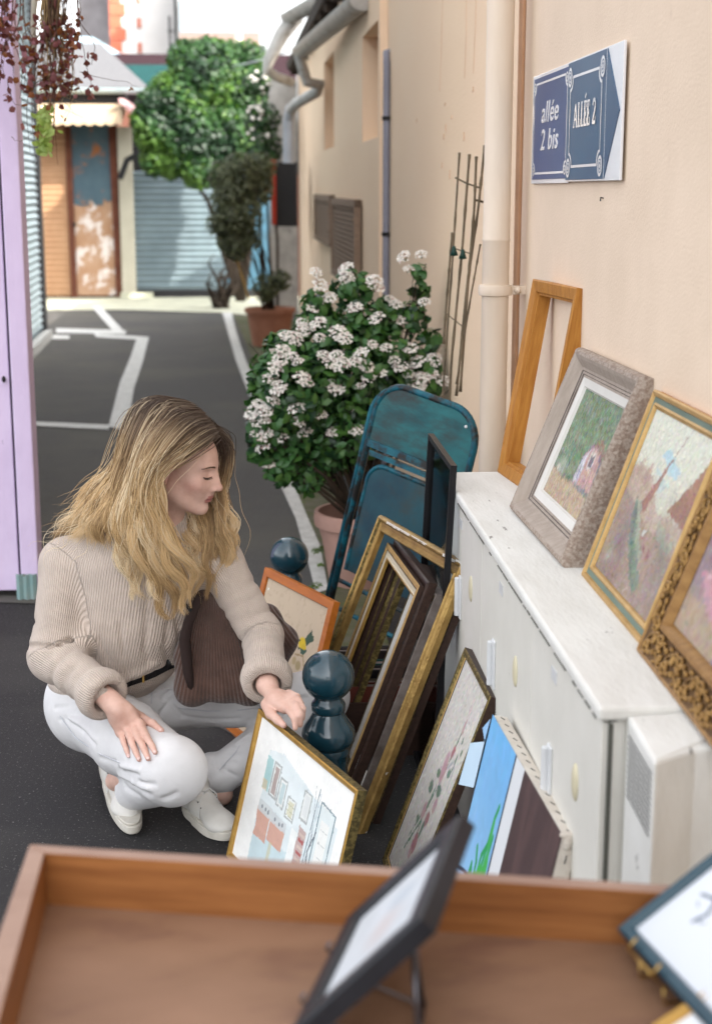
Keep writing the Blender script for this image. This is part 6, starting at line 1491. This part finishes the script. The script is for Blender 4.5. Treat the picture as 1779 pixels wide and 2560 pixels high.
# ---- left hand gripping the top edge of the picture
def pj(px,py,y): return p_(px,py,y)
chain([wrL,pj(688,1748,3.36),pj(712,1766,3.32)],(.0225,.021,.018),.012); hand.append(Ell(pj(700,1752,3.355),(.030,.024,.026),None,.014)); hand.append(Cap(elL+(wrL-elL)*.6,wrL,.025,.0225,.015))
chain([pj(668,1762,3.36),pj(676,1784,3.325),pj(694,1800,3.292),pj(709,1813,3.275)],(.016,.0120,.0100,.0078),.006); tips.append((pj(709,1813,3.275),V3((.5,0,-.4))))
chain([pj(706,1760,3.335),pj(724,1776,3.29),pj(737,1796,3.262),pj(738,1820,3.250)],(.0135,.0100,.0088,.0068),.004)
chain([pj(718,1752,3.335),pj(740,1766,3.29),pj(750,1788,3.262),pj(750,1812,3.262)],(.0135,.0102,.0090,.0070),.003)
chain([pj(722,1742,3.350),pj(745,1752,3.31),pj(756,1772,3.285),pj(756,1796,3.285)],(.0125,.0098,.0086,.0066),.003)
chain([pj(722,1735,3.365),pj(742,1742,3.335),pj(752,1760,3.315),pj(753,1780,3.315)],(.0115,.0086,.0076,.0060),.003)
for h_ in hand: A(h_)

# ---- build skin mesh
h = .003
F, lo = field(skin, h); Vv, Fq = nets(F, lo, h); Vv = smoothv(Vv, Fq, 1, .35)
loc = (Vv-HO)@Q
base = np.array([.70,.465,.385]); colr = np.tile(base, (len(Vv),1))
def blend(mask, c): 
    global colr
    m = np.clip(mask,0,1)[:,None]; colr = colr*(1-m)+np.array(c)*m
X_, Y_, Z_ = loc.T
isface = (np.abs(X_) < .085) & (Y_ > -.03) & (Y_ < .14) & (np.abs(Z_) < .13)
def g3(cx_, cy_, cz_, r): return np.exp(-(((np.abs(X_)-cx_)/r[0])**2+((Y_-cy_)/r[1])**2+((Z_-cz_)/r[2])**2))*isface
blend(g3(.045,.060,-.030,(.022,.03,.020))*.55, (.58,.27,.225)); blend(g3(0,.112,-.033,(.014,.02,.012))*.4, (.58,.28,.23)); blend(g3(.080,-.005,-.02,(.012,.03,.03))*.55, (.60,.27,.22))
lip = ((np.abs(X_) < .0195) & (Z_ < -.0555+.001) & (Z_ > -.0745) & (Y_ > .088)).astype(float)*isface; blend(lip*.85, (.43,.155,.145))
ml = ((np.abs(X_) < .0185) & (np.abs(Z_+.0645) < .0016) & (Y_ > .086)).astype(float)*isface; blend(ml*.8, (.20,.06,.055))
blend(g3(.031,.075,.0055,(.013,.02,.004))*.35, (.45,.25,.20))
# hands slightly pinker at knuckles and tips
for (tp, td) in tips: blend(np.exp(-(np.linalg.norm(Vv-tp,axis=1)/.010)**2)*.45, (.66,.36,.32))
for f in kn.values(): blend(np.exp(-(np.linalg.norm(Vv-f,axis=1)/.012)**2)*.25, (.60,.30,.25))
M_skin = pm('skin', (1,1,1), (.86,.80,.78), scale=30, rough=.48, bump=.12, bscale=260, attr='paint', spec=.35, bdist=.001)
M_skin.node_tree.nodes['Principled BSDF'].inputs['Subsurface Weight'].default_value = .12
M_skin.node_tree.nodes['Principled BSDF'].inputs['Subsurface Radius'].default_value = (.02,.008,.005)
M_skin.node_tree.nodes['Principled BSDF'].inputs['Subsurface Scale'].default_value = .4
mesh_np('body', Vv, Fq, [M_skin], person, {'paint':('C',colr)})
# nails
M_nail = pm('fingernail', (0.74,0.52,0.48), rough=.25, coat=.3)
for (tp, td) in tips[:5]:
    d = _C-tp; d = d/np.linalg.norm(d); td = td/np.linalg.norm(td); s = np.cross(td,d); s /= np.linalg.norm(s); nn_ = np.cross(s,td)
    if nn_@d < 0: nn_ = -nn_
    mb = MB(); c = tp+nn_*.0052+td*.0015; rot = Matrix((tuple(s),tuple(td),tuple(nn_))).transposed(); mb.ell(c,(.0042,.0058,.0014),M_nail,12,6,rot); childize(mb.build('fingernail', smooth=True), person)
# eyebrows, lashes
M_brow = pm('brow_hair', (0.13,0.075,0.05), rough=.8); M_lash = pm('lash_hair', (0.02,0.012,0.010), rough=.7)
rb_ = random.Random(6)
def fy(x, z):
    m = (np.abs(X_-x) < .0030) & (np.abs(Z_-z) < .0030) & (Y_ > .03); return Y_[m].max() if m.any() else .085
for s in (1,-1):
    mb = MB()
    for i in range(60):
        t = i/59; x = s*(.011+.038*t); z = .0185+.0050*math.sin(t*2.4)-.004*t; wd = .0024*(1-.6*t)
        for k in range(3):
            zz = z+rb_.uniform(-wd,wd); a = hd(x,fy(x,zz)-.0002,zz); x2 = x+s*.0045; z2 = zz+rb_.uniform(-.0002,.0016)*(1-t)-.0008*t; b = hd(x2,fy(x2,z2)+.0004,z2); mb.tube([a,b],[.00055,.0002],M_brow,4)
    childize(mb.build('eyebrow'), person)
    mb = MB(); lid = lambda t: (s*(.0185+.025*t), -.0035-.0035*math.sin(math.pi*t))
    arc = [hd(lid(t)[0], fy(*lid(t))+.0003, lid(t)[1]) for t in np.linspace(0,1,14)]; mb.tube(arc,[.0004+.0005*math.sin(math.pi*i/13) for i in range(14)],M_lash,5)
    for i in range(30):
        t = .08+.92*i/29; a = hd(lid(t)[0], fy(*lid(t)), lid(t)[1]); b = a+fwd*.0040-up*.0040+rgt*s*(t-.35)*.007; mb.tube([a,(a+b)/2-up*.0008,b],[.00035,.00028,.0001],M_lash,4)
    childize(mb.build('eyelash'), person)

# ---- sweater mesh with rib coordinate
def limbcoord(P, a, b, ref=V3((0.3,-.8,.4))):
    ax = (b-a); L_ = np.linalg.norm(ax); ax = ax/L_; u = np.cross(ax, ref); u /= np.linalg.norm(u); v = np.cross(ax,u); r = P-a; t = r@ax
    ang = np.arctan2(r@v, r@u); rad = np.linalg.norm(r-t[:,None]*ax, axis=1); return ang, t, rad, np.abs(rad)+np.maximum(0,np.maximum(-t,t-L_))
h = .004
F, lo = field(sw, h); Vs, Fs = nets(F, lo, h); Vs = smoothv(Vs, Fs, 2, .5)
segs = [(chest+V3((0,.05,.2)), hipC+V3((0,.03,-.05)), .150, V3((0,-1,0)), .16), (shR,elR,.062,V3((.1,-1,0)),.075), (elR,cR,.055,V3((.1,-1,.3)),.075), (cR,wrR+axR*.05,.055,V3((.1,-1,.3)),.062), (shL,elL,.056,V3((.1,-1,0)),.068), (elL,cL,.052,V3((.1,-1,0)),.066), (cL,wrL+axL*.05,.055,V3((.1,-1,0)),.064)]
best = np.full(len(Vs), 9.); rib = np.zeros(len(Vs))
for (a,b,rr_,ref,w_) in segs:
    ang, t, rad, dist = limbcoord(Vs,a,b,ref); sc = dist/w_; m = sc < best; best[m] = sc[m]; rib[m] = (ang*rr_)[m]
def knit(name, c1, c2, per=.0062):
    m = pm(name, c1, c2, scale=26, rough=.95, spec=.1); n = m.node_tree.nodes; l = m.node_tree.links
    a = n.new('ShaderNodeAttribute'); a.attribute_name = 'rib'; mu = n.new('ShaderNodeMath'); mu.operation = 'MULTIPLY'; mu.inputs[1].default_value = 2*math.pi/per
    si = n.new('ShaderNodeMath'); si.operation = 'SINE'; l.new(a.outputs['Fac'], mu.inputs[0]); l.new(mu.outputs[0], si.inputs[0])
    nz = n.new('ShaderNodeTexNoise'); nz.inputs['Scale'].default_value = 190; nz.inputs['Detail'].default_value = 3; tc = n.new('ShaderNodeTexCoord'); l.new(tc.outputs['Object'], nz.inputs['Vector'])
    ad = n.new('ShaderNodeMath'); ad.operation = 'MULTIPLY_ADD'; ad.inputs[1].default_value = 1.6; l.new(nz.outputs['Fac'], ad.inputs[0]); l.new(si.outputs[0], ad.inputs[2])
    bp = n.new('ShaderNodeBump'); bp.inputs['Strength'].default_value = .75; bp.inputs['Distance'].default_value = .0016; l.new(ad.outputs[0], bp.inputs['Height']); b = n['Principled BSDF']; l.new(bp.outputs[0], b.inputs['Normal'])
    # groove shade between the ribs is put into the yarn colour
    mr = n.new('ShaderNodeMapRange'); mr.inputs['From Min'].default_value = -1; mr.inputs['From Max'].default_value = .2; mr.inputs['To Min'].default_value = .84; l.new(si.outputs[0], mr.inputs['Value'])
    src = b.inputs['Base Color'].links[0].from_socket; mx = n.new('ShaderNodeMix'); mx.data_type = 'RGBA'; mx.blend_type = 'MULTIPLY'; mx.inputs['Factor'].default_value = 1; l.new(src, mx.inputs['A']); l.new(mr.outputs[0], mx.inputs['B']); l.new(mx.outputs['Result'], b.inputs['Base Color'])
    b.inputs['Sheen Weight'].default_value = .25; b.inputs['Sheen Roughness'].default_value = .6
    return m
M_knit = knit('beige_rib_knit', (0.64,0.535,0.46), (0.56,0.465,0.40), .0052)
mesh_np('sweater', Vs, Fs, [M_knit], person, {'rib':('F',rib)})
M_denim = pm('white_denim', (0.715,0.71,0.72), (0.61,0.605,0.615), scale=7, rough=.9, bump=.55, bscale=26, spec=.12, bdist=.006, lo=.3, hi=.75)
_n = M_denim.node_tree.nodes; _l = M_denim.node_tree.links; _w = _n.new('ShaderNodeTexNoise'); _w.inputs['Scale'].default_value = 420; _b2 = _n.new('ShaderNodeBump'); _b2.inputs['Strength'].default_value = .5; _b2.inputs['Distance'].default_value = .001
_tc = _n.new('ShaderNodeTexCoord'); _l.new(_tc.outputs['Object'], _w.inputs['Vector']); _l.new(_w.outputs['Fac'], _b2.inputs['Height']); _old = _n['Principled BSDF'].inputs['Normal'].links[0].from_socket; _l.new(_old, _b2.inputs['Normal']); _l.new(_b2.outputs[0], _n['Principled BSDF'].inputs['Normal'])
F, lo = field(jeans, .004); Vj, Fj = nets(F, lo, .004)
qn = Vj*9; dsp = .0022*(np.sin(qn[:,0]*3.1+np.sin(qn[:,2]*2.3)*1.7)+np.sin(qn[:,2]*3.7+qn[:,1]*2.2+np.sin(qn[:,0]*2.9)))
Vj = smoothv(Vj, Fj, 1, .5); nrm_ = Vj-np.stack([np.full(len(Vj), kR[0]), np.full(len(Vj), 3.7), np.full(len(Vj), .2)],1); nrm_ /= np.linalg.norm(nrm_,axis=1,keepdims=True); Vj = Vj+nrm_*dsp[:,None]*.6
Vj = Vj[:]; mesh_np('jeans', Vj, Fj, [M_denim], person)
# seams, belt, ragged hem
mb = MB()
M_thread = pm('denim_seam', (0.58,0.59,0.63), rough=.9)
for pts in [[(150,1790),(190,1845),(250,1885),(320,1915)],[(470,1830),(490,1870),(500,1905)],[(445,1770),(520,1778),(600,1775),(660,1768)],[(548,1925),(590,1880),(615,1835)],[(372,1700),(380,1735),(378,1760)]]:
    P = [surf(*p) for p in pts]; P = [Vector(p) for p in P if p is not None]
    if len(P) > 1:
        PP_ = []
        for a,b in zip(P[:-1],P[1:]): PP_ += [a.lerp(b,t) for t in (0,.25,.5,.75)]
        mb.tube(PP_+[P[-1]], .0015, M_thread, 5)
o = mb.build('seam'); childize(o, person)
M_belt = pm('black_leather', (0.012,0.011,0.012), rough=.4)
mb = MB(); P = []
for (x,y) in [(300,1712),(330,1700),(360,1690),(390,1678),(420,1662),(450,1650)]:
    s = surf(x,y) 
    s2 = surf(x,y,base_sw)
    yy = min([v[1] for v in (s,s2) if v is not None] or [3.7]); P.append(p_(x,y,yy-.002))
for (a,b) in zip(P[:-1],P[1:]): mb.hexa([a+V3((0,0,-.015)),b+V3((0,0,-.015)),b+V3((0,.01,-.015)),a+V3((0,.01,-.015))],[a+V3((0,0,.015)),b+V3((0,0,.015)),b+V3((0,.01,.015)),a+V3((0,.01,.015))], M_belt)
childize(mb.build('belt', smooth=True), person)
mb = MB(); c = P[2]; mb.box((c[0]-.004,c[1]-.004,c[2]-.017),(c[0]+.001,c[1]+.001,c[2]+.017),M_goldwire); childize(mb.build('belt_buckle'), person)

# ---- shoes
M_shoe = pm('white_shoe_leather', (0.66,0.645,0.61), (0.58,0.565,0.53), scale=14, rough=.6, bump=.15, bscale=120)
M_sole = pm('offwhite_rubber', (0.62,0.59,0.53), (0.52,0.49,0.43), scale=20, rough=.7)
M_lace = pm('shoe_lace', (0.70,0.70,0.69), rough=.9)
def shoe(heel, toe, ank, lift, label):
    heel, toe = V3(heel), V3(toe); ax = toe-heel; L_ = np.linalg.norm(ax); ax = ax/L_; up_ = V3((0,0,1)); sd = np.cross(ax, up_); sd /= np.linalg.norm(sd); up2 = np.cross(sd, ax)
    if up2[2] < 0: up2 = -up2
    B = np.stack([sd,ax,up2],1)
    def q(s,a,u): return heel+sd*s+ax*a*L_+up2*u
    pr = [Cap(q(0,.10,.052),q(0,.40,.050),.033,.034,.01),Cap(q(0,.40,.048),q(0,.78,.036),.034,.029,.02),Ell(q(0,.80,.034),(.040,.050,.024),B,.02),Ell(q(0,.12,.060),(.034,.040,.045),B,.02),Cap(q(0,.18,.070),q(0,.22,.092),.035,.034,.02),
          Cap(q(0,.20,.12),q(0,.22,.20),.030,.034,.006,'-')]
    F, lo = field(pr, .003); v, f = nets(F, lo, .003); v = smoothv(v,f,1,.5); u = (v-heel)@up2; keep_ = None
    o = mesh_np('shoe', v, f, [M_shoe], person)
    # sole: extruded outline
    n = 40; out = []
    for i in range(n):
        a = 2*math.pi*i/n; ca, sa = math.cos(a), math.sin(a); al = .5+.52*(abs(ca)**.85)*(1 if ca > 0 else -1); w_ = (.040 if ca > -.2 else .034)*(abs(sa)**.75)*(1 if sa > 0 else -1)*(1-.12*math.exp(-((al-.42)/.15)**2)); out.append((w_, al))
    mb = MB()
    for (z0,z1,e_) in ((0,.006,1.0),(.006,.024,1.03),(.024,.030,.99)): mb.hexa([q(w_*e_,.5+(al-.5)*e_,z0+(.012*max(0,al-.75)*2)) for w_,al in out],[q(w_*e_,.5+(al-.5)*e_,z1+(.012*max(0,al-.75)*2)) for w_,al in out],M_sole)
    so_ = mb.build('sole', bevel=.002); smooth_angle(so_, 50); childize(so_, person)
    mb = MB(); 
    mb.tube([q(.036*math.cos(a),.76+.06*math.sin(a),.030+.034*max(0,math.sin(a))**.8) for a in np.linspace(.02,math.pi-.02,12)],.0016,M_sole,6)
    for k in range(5):
        al = .42+.07*k; zt = .083-.010*k; r_ = .028
        for sg in (1,-1): mb.ell(q(sg*.026,al,zt-.004),(.0032,.0032,.0032),M_dark,6,4)
        for sg in (1,-1): mb.tube([q(sg*r_,al,zt-.008),q(0,al+.012,zt+.0055),q(-sg*r_,al+.035,zt-.012)],.0030,M_lace,6)
    for sg in (1,-1): mb.tube([q(0,.44,.088),q(.014*sg,.42,.094),q(.030*sg,.46,.078),q(.026*sg,.52,.064),q(.005*sg,.45,.086)],.0018,M_lace,6); mb.tube([q(0,.44,.088),q(.020*sg,.50,.076),q(.034*sg,.56,.052),q(.037*sg,.60,.036)],.0017,M_lace,6)
    childize(mb.build('laces', smooth=True), person)
toeR = G(333,2088,.0); heelR = G(268,1925,.0)+V3((0,-.02,.035)); shoe(heelR, toeR, anR+V3((0,0,.02)), 0, None)
heelL = G(470,2025,.0); toeL = heelL+ (G(600,2125,0)-heelL)/np.linalg.norm(G(600,2125,0)-heelL)*.235; shoe(heelL, toeL, anL, 0, None)
mb = MB(); 
F, lo = field([Cap(anL+V3((.0,0,-.022)),anL+V3((.006,0,.002)),.0385,.037,.01)], .003); v,f = nets(F,lo,.003); mesh_np('sock', v, f, [pm('grey_white_sock',(.50,.51,.55),rough=.9)], person)

# ---- necklace-like strap of the bag and the bag itself
M_bagk = knit('brown_rib_knit', (0.105,0.056,0.042), (0.075,0.040,0.030), .0075)
bag = empty('knit_bag', p_(560,1740,3.66), 'dark brown ribbed knit bag hanging under her left arm', 'bag')
bg_ = []
tl, tr2, bl, br_, ml_ = p_(505,1500,3.68), p_(560,1545,3.68), p_(480,1722,3.66), p_(625,1722,3.64), p_(470,1640,3.68)
for (a,b,ra,rb2) in [(tl,bl,.026,.034),(tr2,br_,.026,.034),(tl,tr2,.026,.026),(bl,br_,.032,.032),(tl,br_,.03,.034),(tr2,bl,.03,.034),(tl,ml_,.024,.030),(ml_,bl,.030,.032),(p_(530,1600,3.67),p_(560,1715,3.65),.034,.036)]: bg_.append(Cap(a,b,ra,rb2,.03))
for (a,b,r1,r2) in [(p_(665,1548,3.80),p_(708,1600,3.82),.032,.034),(p_(708,1600,3.82),p_(695,1655,3.82),.034,.026)]: bg_.append(Cap(a,b,r1,r2,.03))
bg_.append(Cap(tr2,p_(665,1545,3.80),.03,.035,.03)); 
for (a,b) in [((705,1560),(690,1640)),((725,1590),(712,1650))]: bg_.append(Cap(p_(*a,3.775),p_(*b,3.775),.006,.006,.01,'-'))
F, lo = field(bg_, .004); vb, fb_ = nets(F, lo, .004); vb = smoothv(vb, fb_, 2, .5)
cb = vb-p_(530,1350,3.66); ribb = np.arctan2(cb[:,0], -cb[:,2])*.30
mesh_np('bag_body', vb, fb_, [M_bagk], bag, {'rib':('F',ribb)})
M_strap = pm('dark_brown_lining', (0.035,0.022,0.02), rough=.9)
mb = MB(); mb.tube([p_(500,1490,3.585),p_(470,1560,3.60),p_(462,1600,3.61),p_(470,1680,3.62),p_(482,1735,3.625)],[.010,.013,.015,.013,.009],M_strap,8)
childize(mb.build('lining_edge', smooth=True), bag)
mb = MB(); P = [p_(x,y,yy) for (x,y,yy) in [(318,1330,3.57),(330,1350,3.56),(348,1375,3.56),(365,1400,3.555),(385,1425,3.555),(395,1445,3.55),(430,1480,3.555),(462,1510,3.565),(478,1528,3.57)]]
for i in range(len(P)-1):
    for k in range(3):
        c = P[i]+(P[i+1]-P[i])*((k+.5)/3); mb.ell(c,(.0055,.003,.0045),M_dark,8,5,Matrix.Rotation(k*1.1,3,'Y'))
childize(mb.build('chain_strap'), bag)

# ---- hair
guides = {   # picture points with depth, ordered around the head
 'near': [
  [(541,1090,3.575),(515,1098,3.545),(470,1128,3.50),(432,1150,3.482),(402,1175,3.480),(388,1225,3.480),(402,1300,3.49),(450,1360,3.50),(478,1430,3.52),(478,1480,3.53),(470,1545,3.54)],
  [(532,1070,3.58),(490,1085,3.52),(440,1125,3.478),(388,1172,3.466),(372,1235,3.475),(382,1320,3.48),(425,1400,3.50),(452,1470,3.52),(468,1530,3.53)],
  [(520,1052,3.585),(465,1068,3.51),(415,1115,3.468),(368,1180,3.462),(356,1260,3.47),(372,1350,3.475),(388,1440,3.49),(395,1500,3.50),(415,1545,3.51)],
  [(505,1036,3.59),(440,1050,3.51),(388,1105,3.47),(352,1185,3.468),(340,1275,3.475),(340,1360,3.485),(350,1430,3.50),(372,1490,3.51),(392,1528,3.52)],
  [(490,1024,3.60),(418,1035,3.53),(362,1095,3.49),(328,1185,3.49),(312,1270,3.50),(300,1340,3.51),(322,1400,3.53),(340,1460,3.54),(352,1510,3.545)],
  [(470,1014,3.61),(395,1022,3.56),(340,1085,3.53),(308,1175,3.54),(285,1255,3.55),(265,1320,3.56),(262,1365,3.57),(285,1430,3.58),(298,1465,3.59)],
  [(450,1008,3.625),(372,1018,3.60),(322,1085,3.59),(292,1180,3.60),(262,1255,3.61),(228,1315,3.62),(190,1365,3.63),(160,1400,3.64),(158,1455,3.64)],
  [(432,1004,3.645),(356,1022,3.64),(310,1090,3.65),(282,1180,3.66),(240,1245,3.67),(192,1300,3.67),(140,1340,3.67),(118,1365,3.67),(120,1400,3.67)],
  [(425,1003,3.67),(350,1028,3.69),(305,1100,3.70),(280,1175,3.71),(232,1225,3.72),(180,1275,3.71),(125,1318,3.70),(98,1335,3.70)],
 ],
 'far': [
  [(545,1088,3.60),(556,1120,3.63),(552,1165,3.65),(545,1205,3.66),(552,1260,3.655),(568,1320,3.65),(576,1380,3.65),(566,1430,3.65),(548,1490,3.65)],
  [(542,1080,3.61),(560,1115,3.66),(560,1170,3.68),(548,1220,3.69),(562,1290,3.68),(578,1350,3.675),(570,1410,3.67),(555,1470,3.67)],
  [(538,1072,3.62),(555,1120,3.69),(550,1190,3.71),(530,1240,3.70),(535,1310,3.68),(545,1370,3.66),(535,1430,3.65),(528,1480,3.64)],
  [(530,1060,3.63),(545,1130,3.71),(525,1210,3.70),(505,1260,3.68),(508,1320,3.65),(515,1390,3.63),(512,1440,3.62),(520,1500,3.62)],
  [(520,1050,3.64),(520,1150,3.72),(490,1240,3.69),(470,1300,3.66),(470,1350,3.61),(480,1400,3.59),(490,1450,3.58),(500,1500,3.58)],
 ]}
def cat(P, n):
    P = np.array(P, float); m = len(P); out = np.zeros((n,3)); ts = np.linspace(0, m-1-1e-6, n)
    for j, t in enumerate(ts):
        i = int(t); f = t-i; p0, p1, p2, p3 = P[max(i-1,0)], P[i], P[i+1], P[min(i+2,m-1)]
        out[j] = .5*((2*p1)+(p2-p0)*f+(2*p0-5*p1+4*p2-p3)*f*f+(3*p1-p0-3*p2+p3)*f**3)
    return out
NS = 34
guides['near'] = [[(x+(12 if (i >= 4 and 1040 < y_ < 1200) else 0), y_, d_) for (x,y_,d_) in g] for i, g in enumerate(guides['near'])]
GD = {k: [cat([p_(*q_) for q_ in g], NS) for g in v] for k, v in guides.items()}
rh = np.random.default_rng(17)
strands = []; rads = []; ts_ = []; tone = []
lock = {}
def strand_from(side, u, sub, lid, frizz=1.0):
    gs = GD[side]; x = u*(len(gs)-1); i = min(int(x), len(gs)-2); f = x-i; P = gs[i]*(1-f)+gs[i+1]*f
    if lid not in lock:
        lock[lid] = dict(ph=rh.uniform(0,6.28), am=rh.uniform(.5,1.6), fr=rh.uniform(2.6,4.4), off=rh.normal(size=3)*V3((.009,.006,.006)), tone=rh.normal()*1.25, L=rh.uniform(.66,1.06))
    L_ = lock[lid]; LL = L_['L']
    if side == 'near' and u > .52 and L_['tone'] < 1.1: LL = min(LL, .62+.16*abs(math.sin(L_['ph']*3)))
    t = np.linspace(0,1,NS); e = np.clip((t-.12)/.88,0,1)
    side_v = np.cross(np.gradient(P,axis=0), V3((0,-1,0))); side_v /= np.linalg.norm(side_v,axis=1,keepdims=True)+1e-9
    wave = L_['am']*.0105*np.sin(L_['ph']+L_['fr']*2*math.pi*t**1.15)*np.clip((t-.30)/.35,0,1)
    clump = 1-.80*np.clip((t-.25)/.75,0,1)
    P = P+side_v*wave[:,None]+V3((0,1,0))*(L_['am']*.006*np.cos(L_['ph']+L_['fr']*2*math.pi*t)*np.clip((t-.3)/.35,0,1))[:,None]
    P = P+L_['off']*e[:,None]+sub*clump[:,None]*np.clip(t*5+.45,0,1)[:,None]
    P = P+side_v*(np.sin(t*rh.uniform(4,9)+rh.uniform(0,6))*rh.normal()*.0034*frizz*t)[:,None]
    n = max(8,int(NS*min(1,LL*rh.uniform(.88,1.0)))); return P[:n], L_['tone']
CAPE = [(hd(0,-.022,.042),V3((.0765,.0885,.0800))),(hd(0,-.055,-.02),V3((.067,.056,.086))),(hd(0,.0,.03),V3((.0745,.083,.075)))]
def pushout(P, e):
    for c, rr in CAPE:
        q = (P-c)@Q; k = np.linalg.norm(q/(rr*e),axis=1); m = k < 1; q[m] = q[m]/np.maximum(k[m],.05)[:,None]; P = np.where(m[:,None], c+q@Q.T, P)
    return P
def add(P, rad, tn):
    P = pushout(P, rh.uniform(1.0,1.055))
    strands.append(P); rads.append(rad); ts_.append(np.linspace(0,1,NS)[:len(P)]); tone.append(tn)
nl = 54
for side, cnt in (('near', 7400), ('far', 2800)):
    m = nl if side == 'near' else 26
    for k in range(cnt):
        lid = rh.integers(0,m); u = np.clip((lid+.5)/m+rh.normal()*.30/m*1.6,0,1)
        sub = rh.normal(size=3)*V3((.0085,.0055,.0085))
        P, tn = strand_from(side, u, sub, (side,lid)); add(P, rh.uniform(.00034,.00064), tn+rh.normal()*.6)
# flyaways
for k in range(130):
    P, tn = strand_from('near' if rh.random() < .7 else 'far', rh.random(), rh.normal(size=3)*.008, ('fly',k), 5)
    t = np.linspace(0,1,len(P))[:,None]; P = P+rh.normal(size=3)*V3((.02,.015,.016))*np.sin(t*rh.uniform(1.5,3))+V3((0,0,1))*.008*np.sin(t*9+k)*t; add(P, .00028, tn+.8)
# dishevelled ends blowing to the left behind the shoulder
for k in range(110):
    u = rh.uniform(.70,1.0); P, tn = strand_from('near', u, rh.normal(size=3)*V3((.012,.010,.010)), ('loose',k % 22), 2.5); t = np.linspace(0,1,len(P))[:,None]
    P = P+V3((-.030,0,.016))*(t**2)*rh.uniform(-.2,1.2); add(P, .0004, tn+.4)
NSD = 4; VV = []; FF = []; TT = []; TN = []; o_ = 0
for P, rad, t, tn in zip(strands, rads, ts_, tone):
    n = len(P); d = np.gradient(P,axis=0); d /= np.linalg.norm(d,axis=1,keepdims=True)+1e-9; u = np.cross(d, V3((.1,-1,.05))); u /= np.linalg.norm(u,axis=1,keepdims=True)+1e-9; v = np.cross(d,u)
    prof = rad*np.minimum(1, np.minimum((np.arange(n)+1)*.5, (n-np.arange(n))*.16))
    for j in range(NSD): a = 2*math.pi*j/NSD; VV.append(P+(u*math.cos(a)*1.5+v*math.sin(a)*.8)*prof[:,None])
    TT.append(np.tile(t,NSD)); TN.append(np.full(n*NSD, tn)); idx_ = o_+np.arange(n*NSD).reshape(NSD,n)
    nxt = np.roll(idx_,-1,axis=0); FF.append(np.stack([idx_[:,:-1],idx_[:,1:],nxt[:,1:],nxt[:,:-1]],-1).reshape(-1,4)); o_ += n*NSD
VV = np.concatenate(VV); FF = np.concatenate(FF); TT = np.concatenate(TT); TN = np.concatenate(TN)
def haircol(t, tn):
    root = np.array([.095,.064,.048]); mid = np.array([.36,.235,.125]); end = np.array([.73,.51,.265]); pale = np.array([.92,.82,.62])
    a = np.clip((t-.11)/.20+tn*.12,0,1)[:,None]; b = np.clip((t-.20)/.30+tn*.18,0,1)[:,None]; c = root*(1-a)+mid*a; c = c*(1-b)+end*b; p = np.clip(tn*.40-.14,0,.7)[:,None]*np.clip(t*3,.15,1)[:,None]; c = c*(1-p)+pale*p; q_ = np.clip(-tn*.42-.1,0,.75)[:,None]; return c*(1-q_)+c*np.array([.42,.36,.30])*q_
M_hair = pm('hair', (1,1,1), None, rough=.42, attr='paint', spec=.45)
M_hair.node_tree.nodes['Principled BSDF'].inputs['Anisotropic'].default_value = .5
# inner mass under the strands
mass = []
for side in GD:
    for gi, g in enumerate(GD[side]):
        r0 = .017 if side == 'near' else .014
        for i in range(7, int(NS*(.66 if not (side == 'near' and gi >= 4) else .48)), 2):
            t = i/NS; y_off = V3((0,.013,0)); mass.append(Cap(g[i]+y_off, g[min(i+2,NS-1)]+y_off, r0*(1-.95*t), r0*(1-.95*(t+.06)), .006))
cap_ = [Ell(hd(0,-.022,.042),(.0755,.087,.0785),Q,.01), Ell(hd(0,-.055,-.02),(.066,.055,.085),Q,.03)]
mass = cap_+[m for m in mass]
F, lo = field(mass, .004)
Vm, Fm = nets(F, lo, .004); 
# keep the mass off the face
lm = (Vm-HO)@Q
Gall = np.concatenate([np.concatenate(v) for v in GD.values()]); Tall = np.tile(np.linspace(0,1,NS), sum(len(v) for v in GD.values()))
tm = np.zeros(len(Vm))
for i in range(0,len(Vm),4000):
    dd = ((Vm[i:i+4000,None]-Gall[None])**2).sum(-1); tm[i:i+4000] = Tall[dd.argmin(1)]
tnm = .7*np.sin(Vm[:,0]*190+np.sin(Vm[:,2]*40)*2)-.7
face_ = (lm[:,1] > .012) & (lm[:,2] < .075) & (lm[:,2] > -.125) & (lm[:,1] < .14) & (np.abs(lm[:,0]) < .088) & (lm[:,2] < .062+(-lm[:,1]+.06)*.9) & ~((lm[:,0] < -.03) & (lm[:,1] > .04))
kf = ~face_[Fm].any(1); Fm = Fm[kf]
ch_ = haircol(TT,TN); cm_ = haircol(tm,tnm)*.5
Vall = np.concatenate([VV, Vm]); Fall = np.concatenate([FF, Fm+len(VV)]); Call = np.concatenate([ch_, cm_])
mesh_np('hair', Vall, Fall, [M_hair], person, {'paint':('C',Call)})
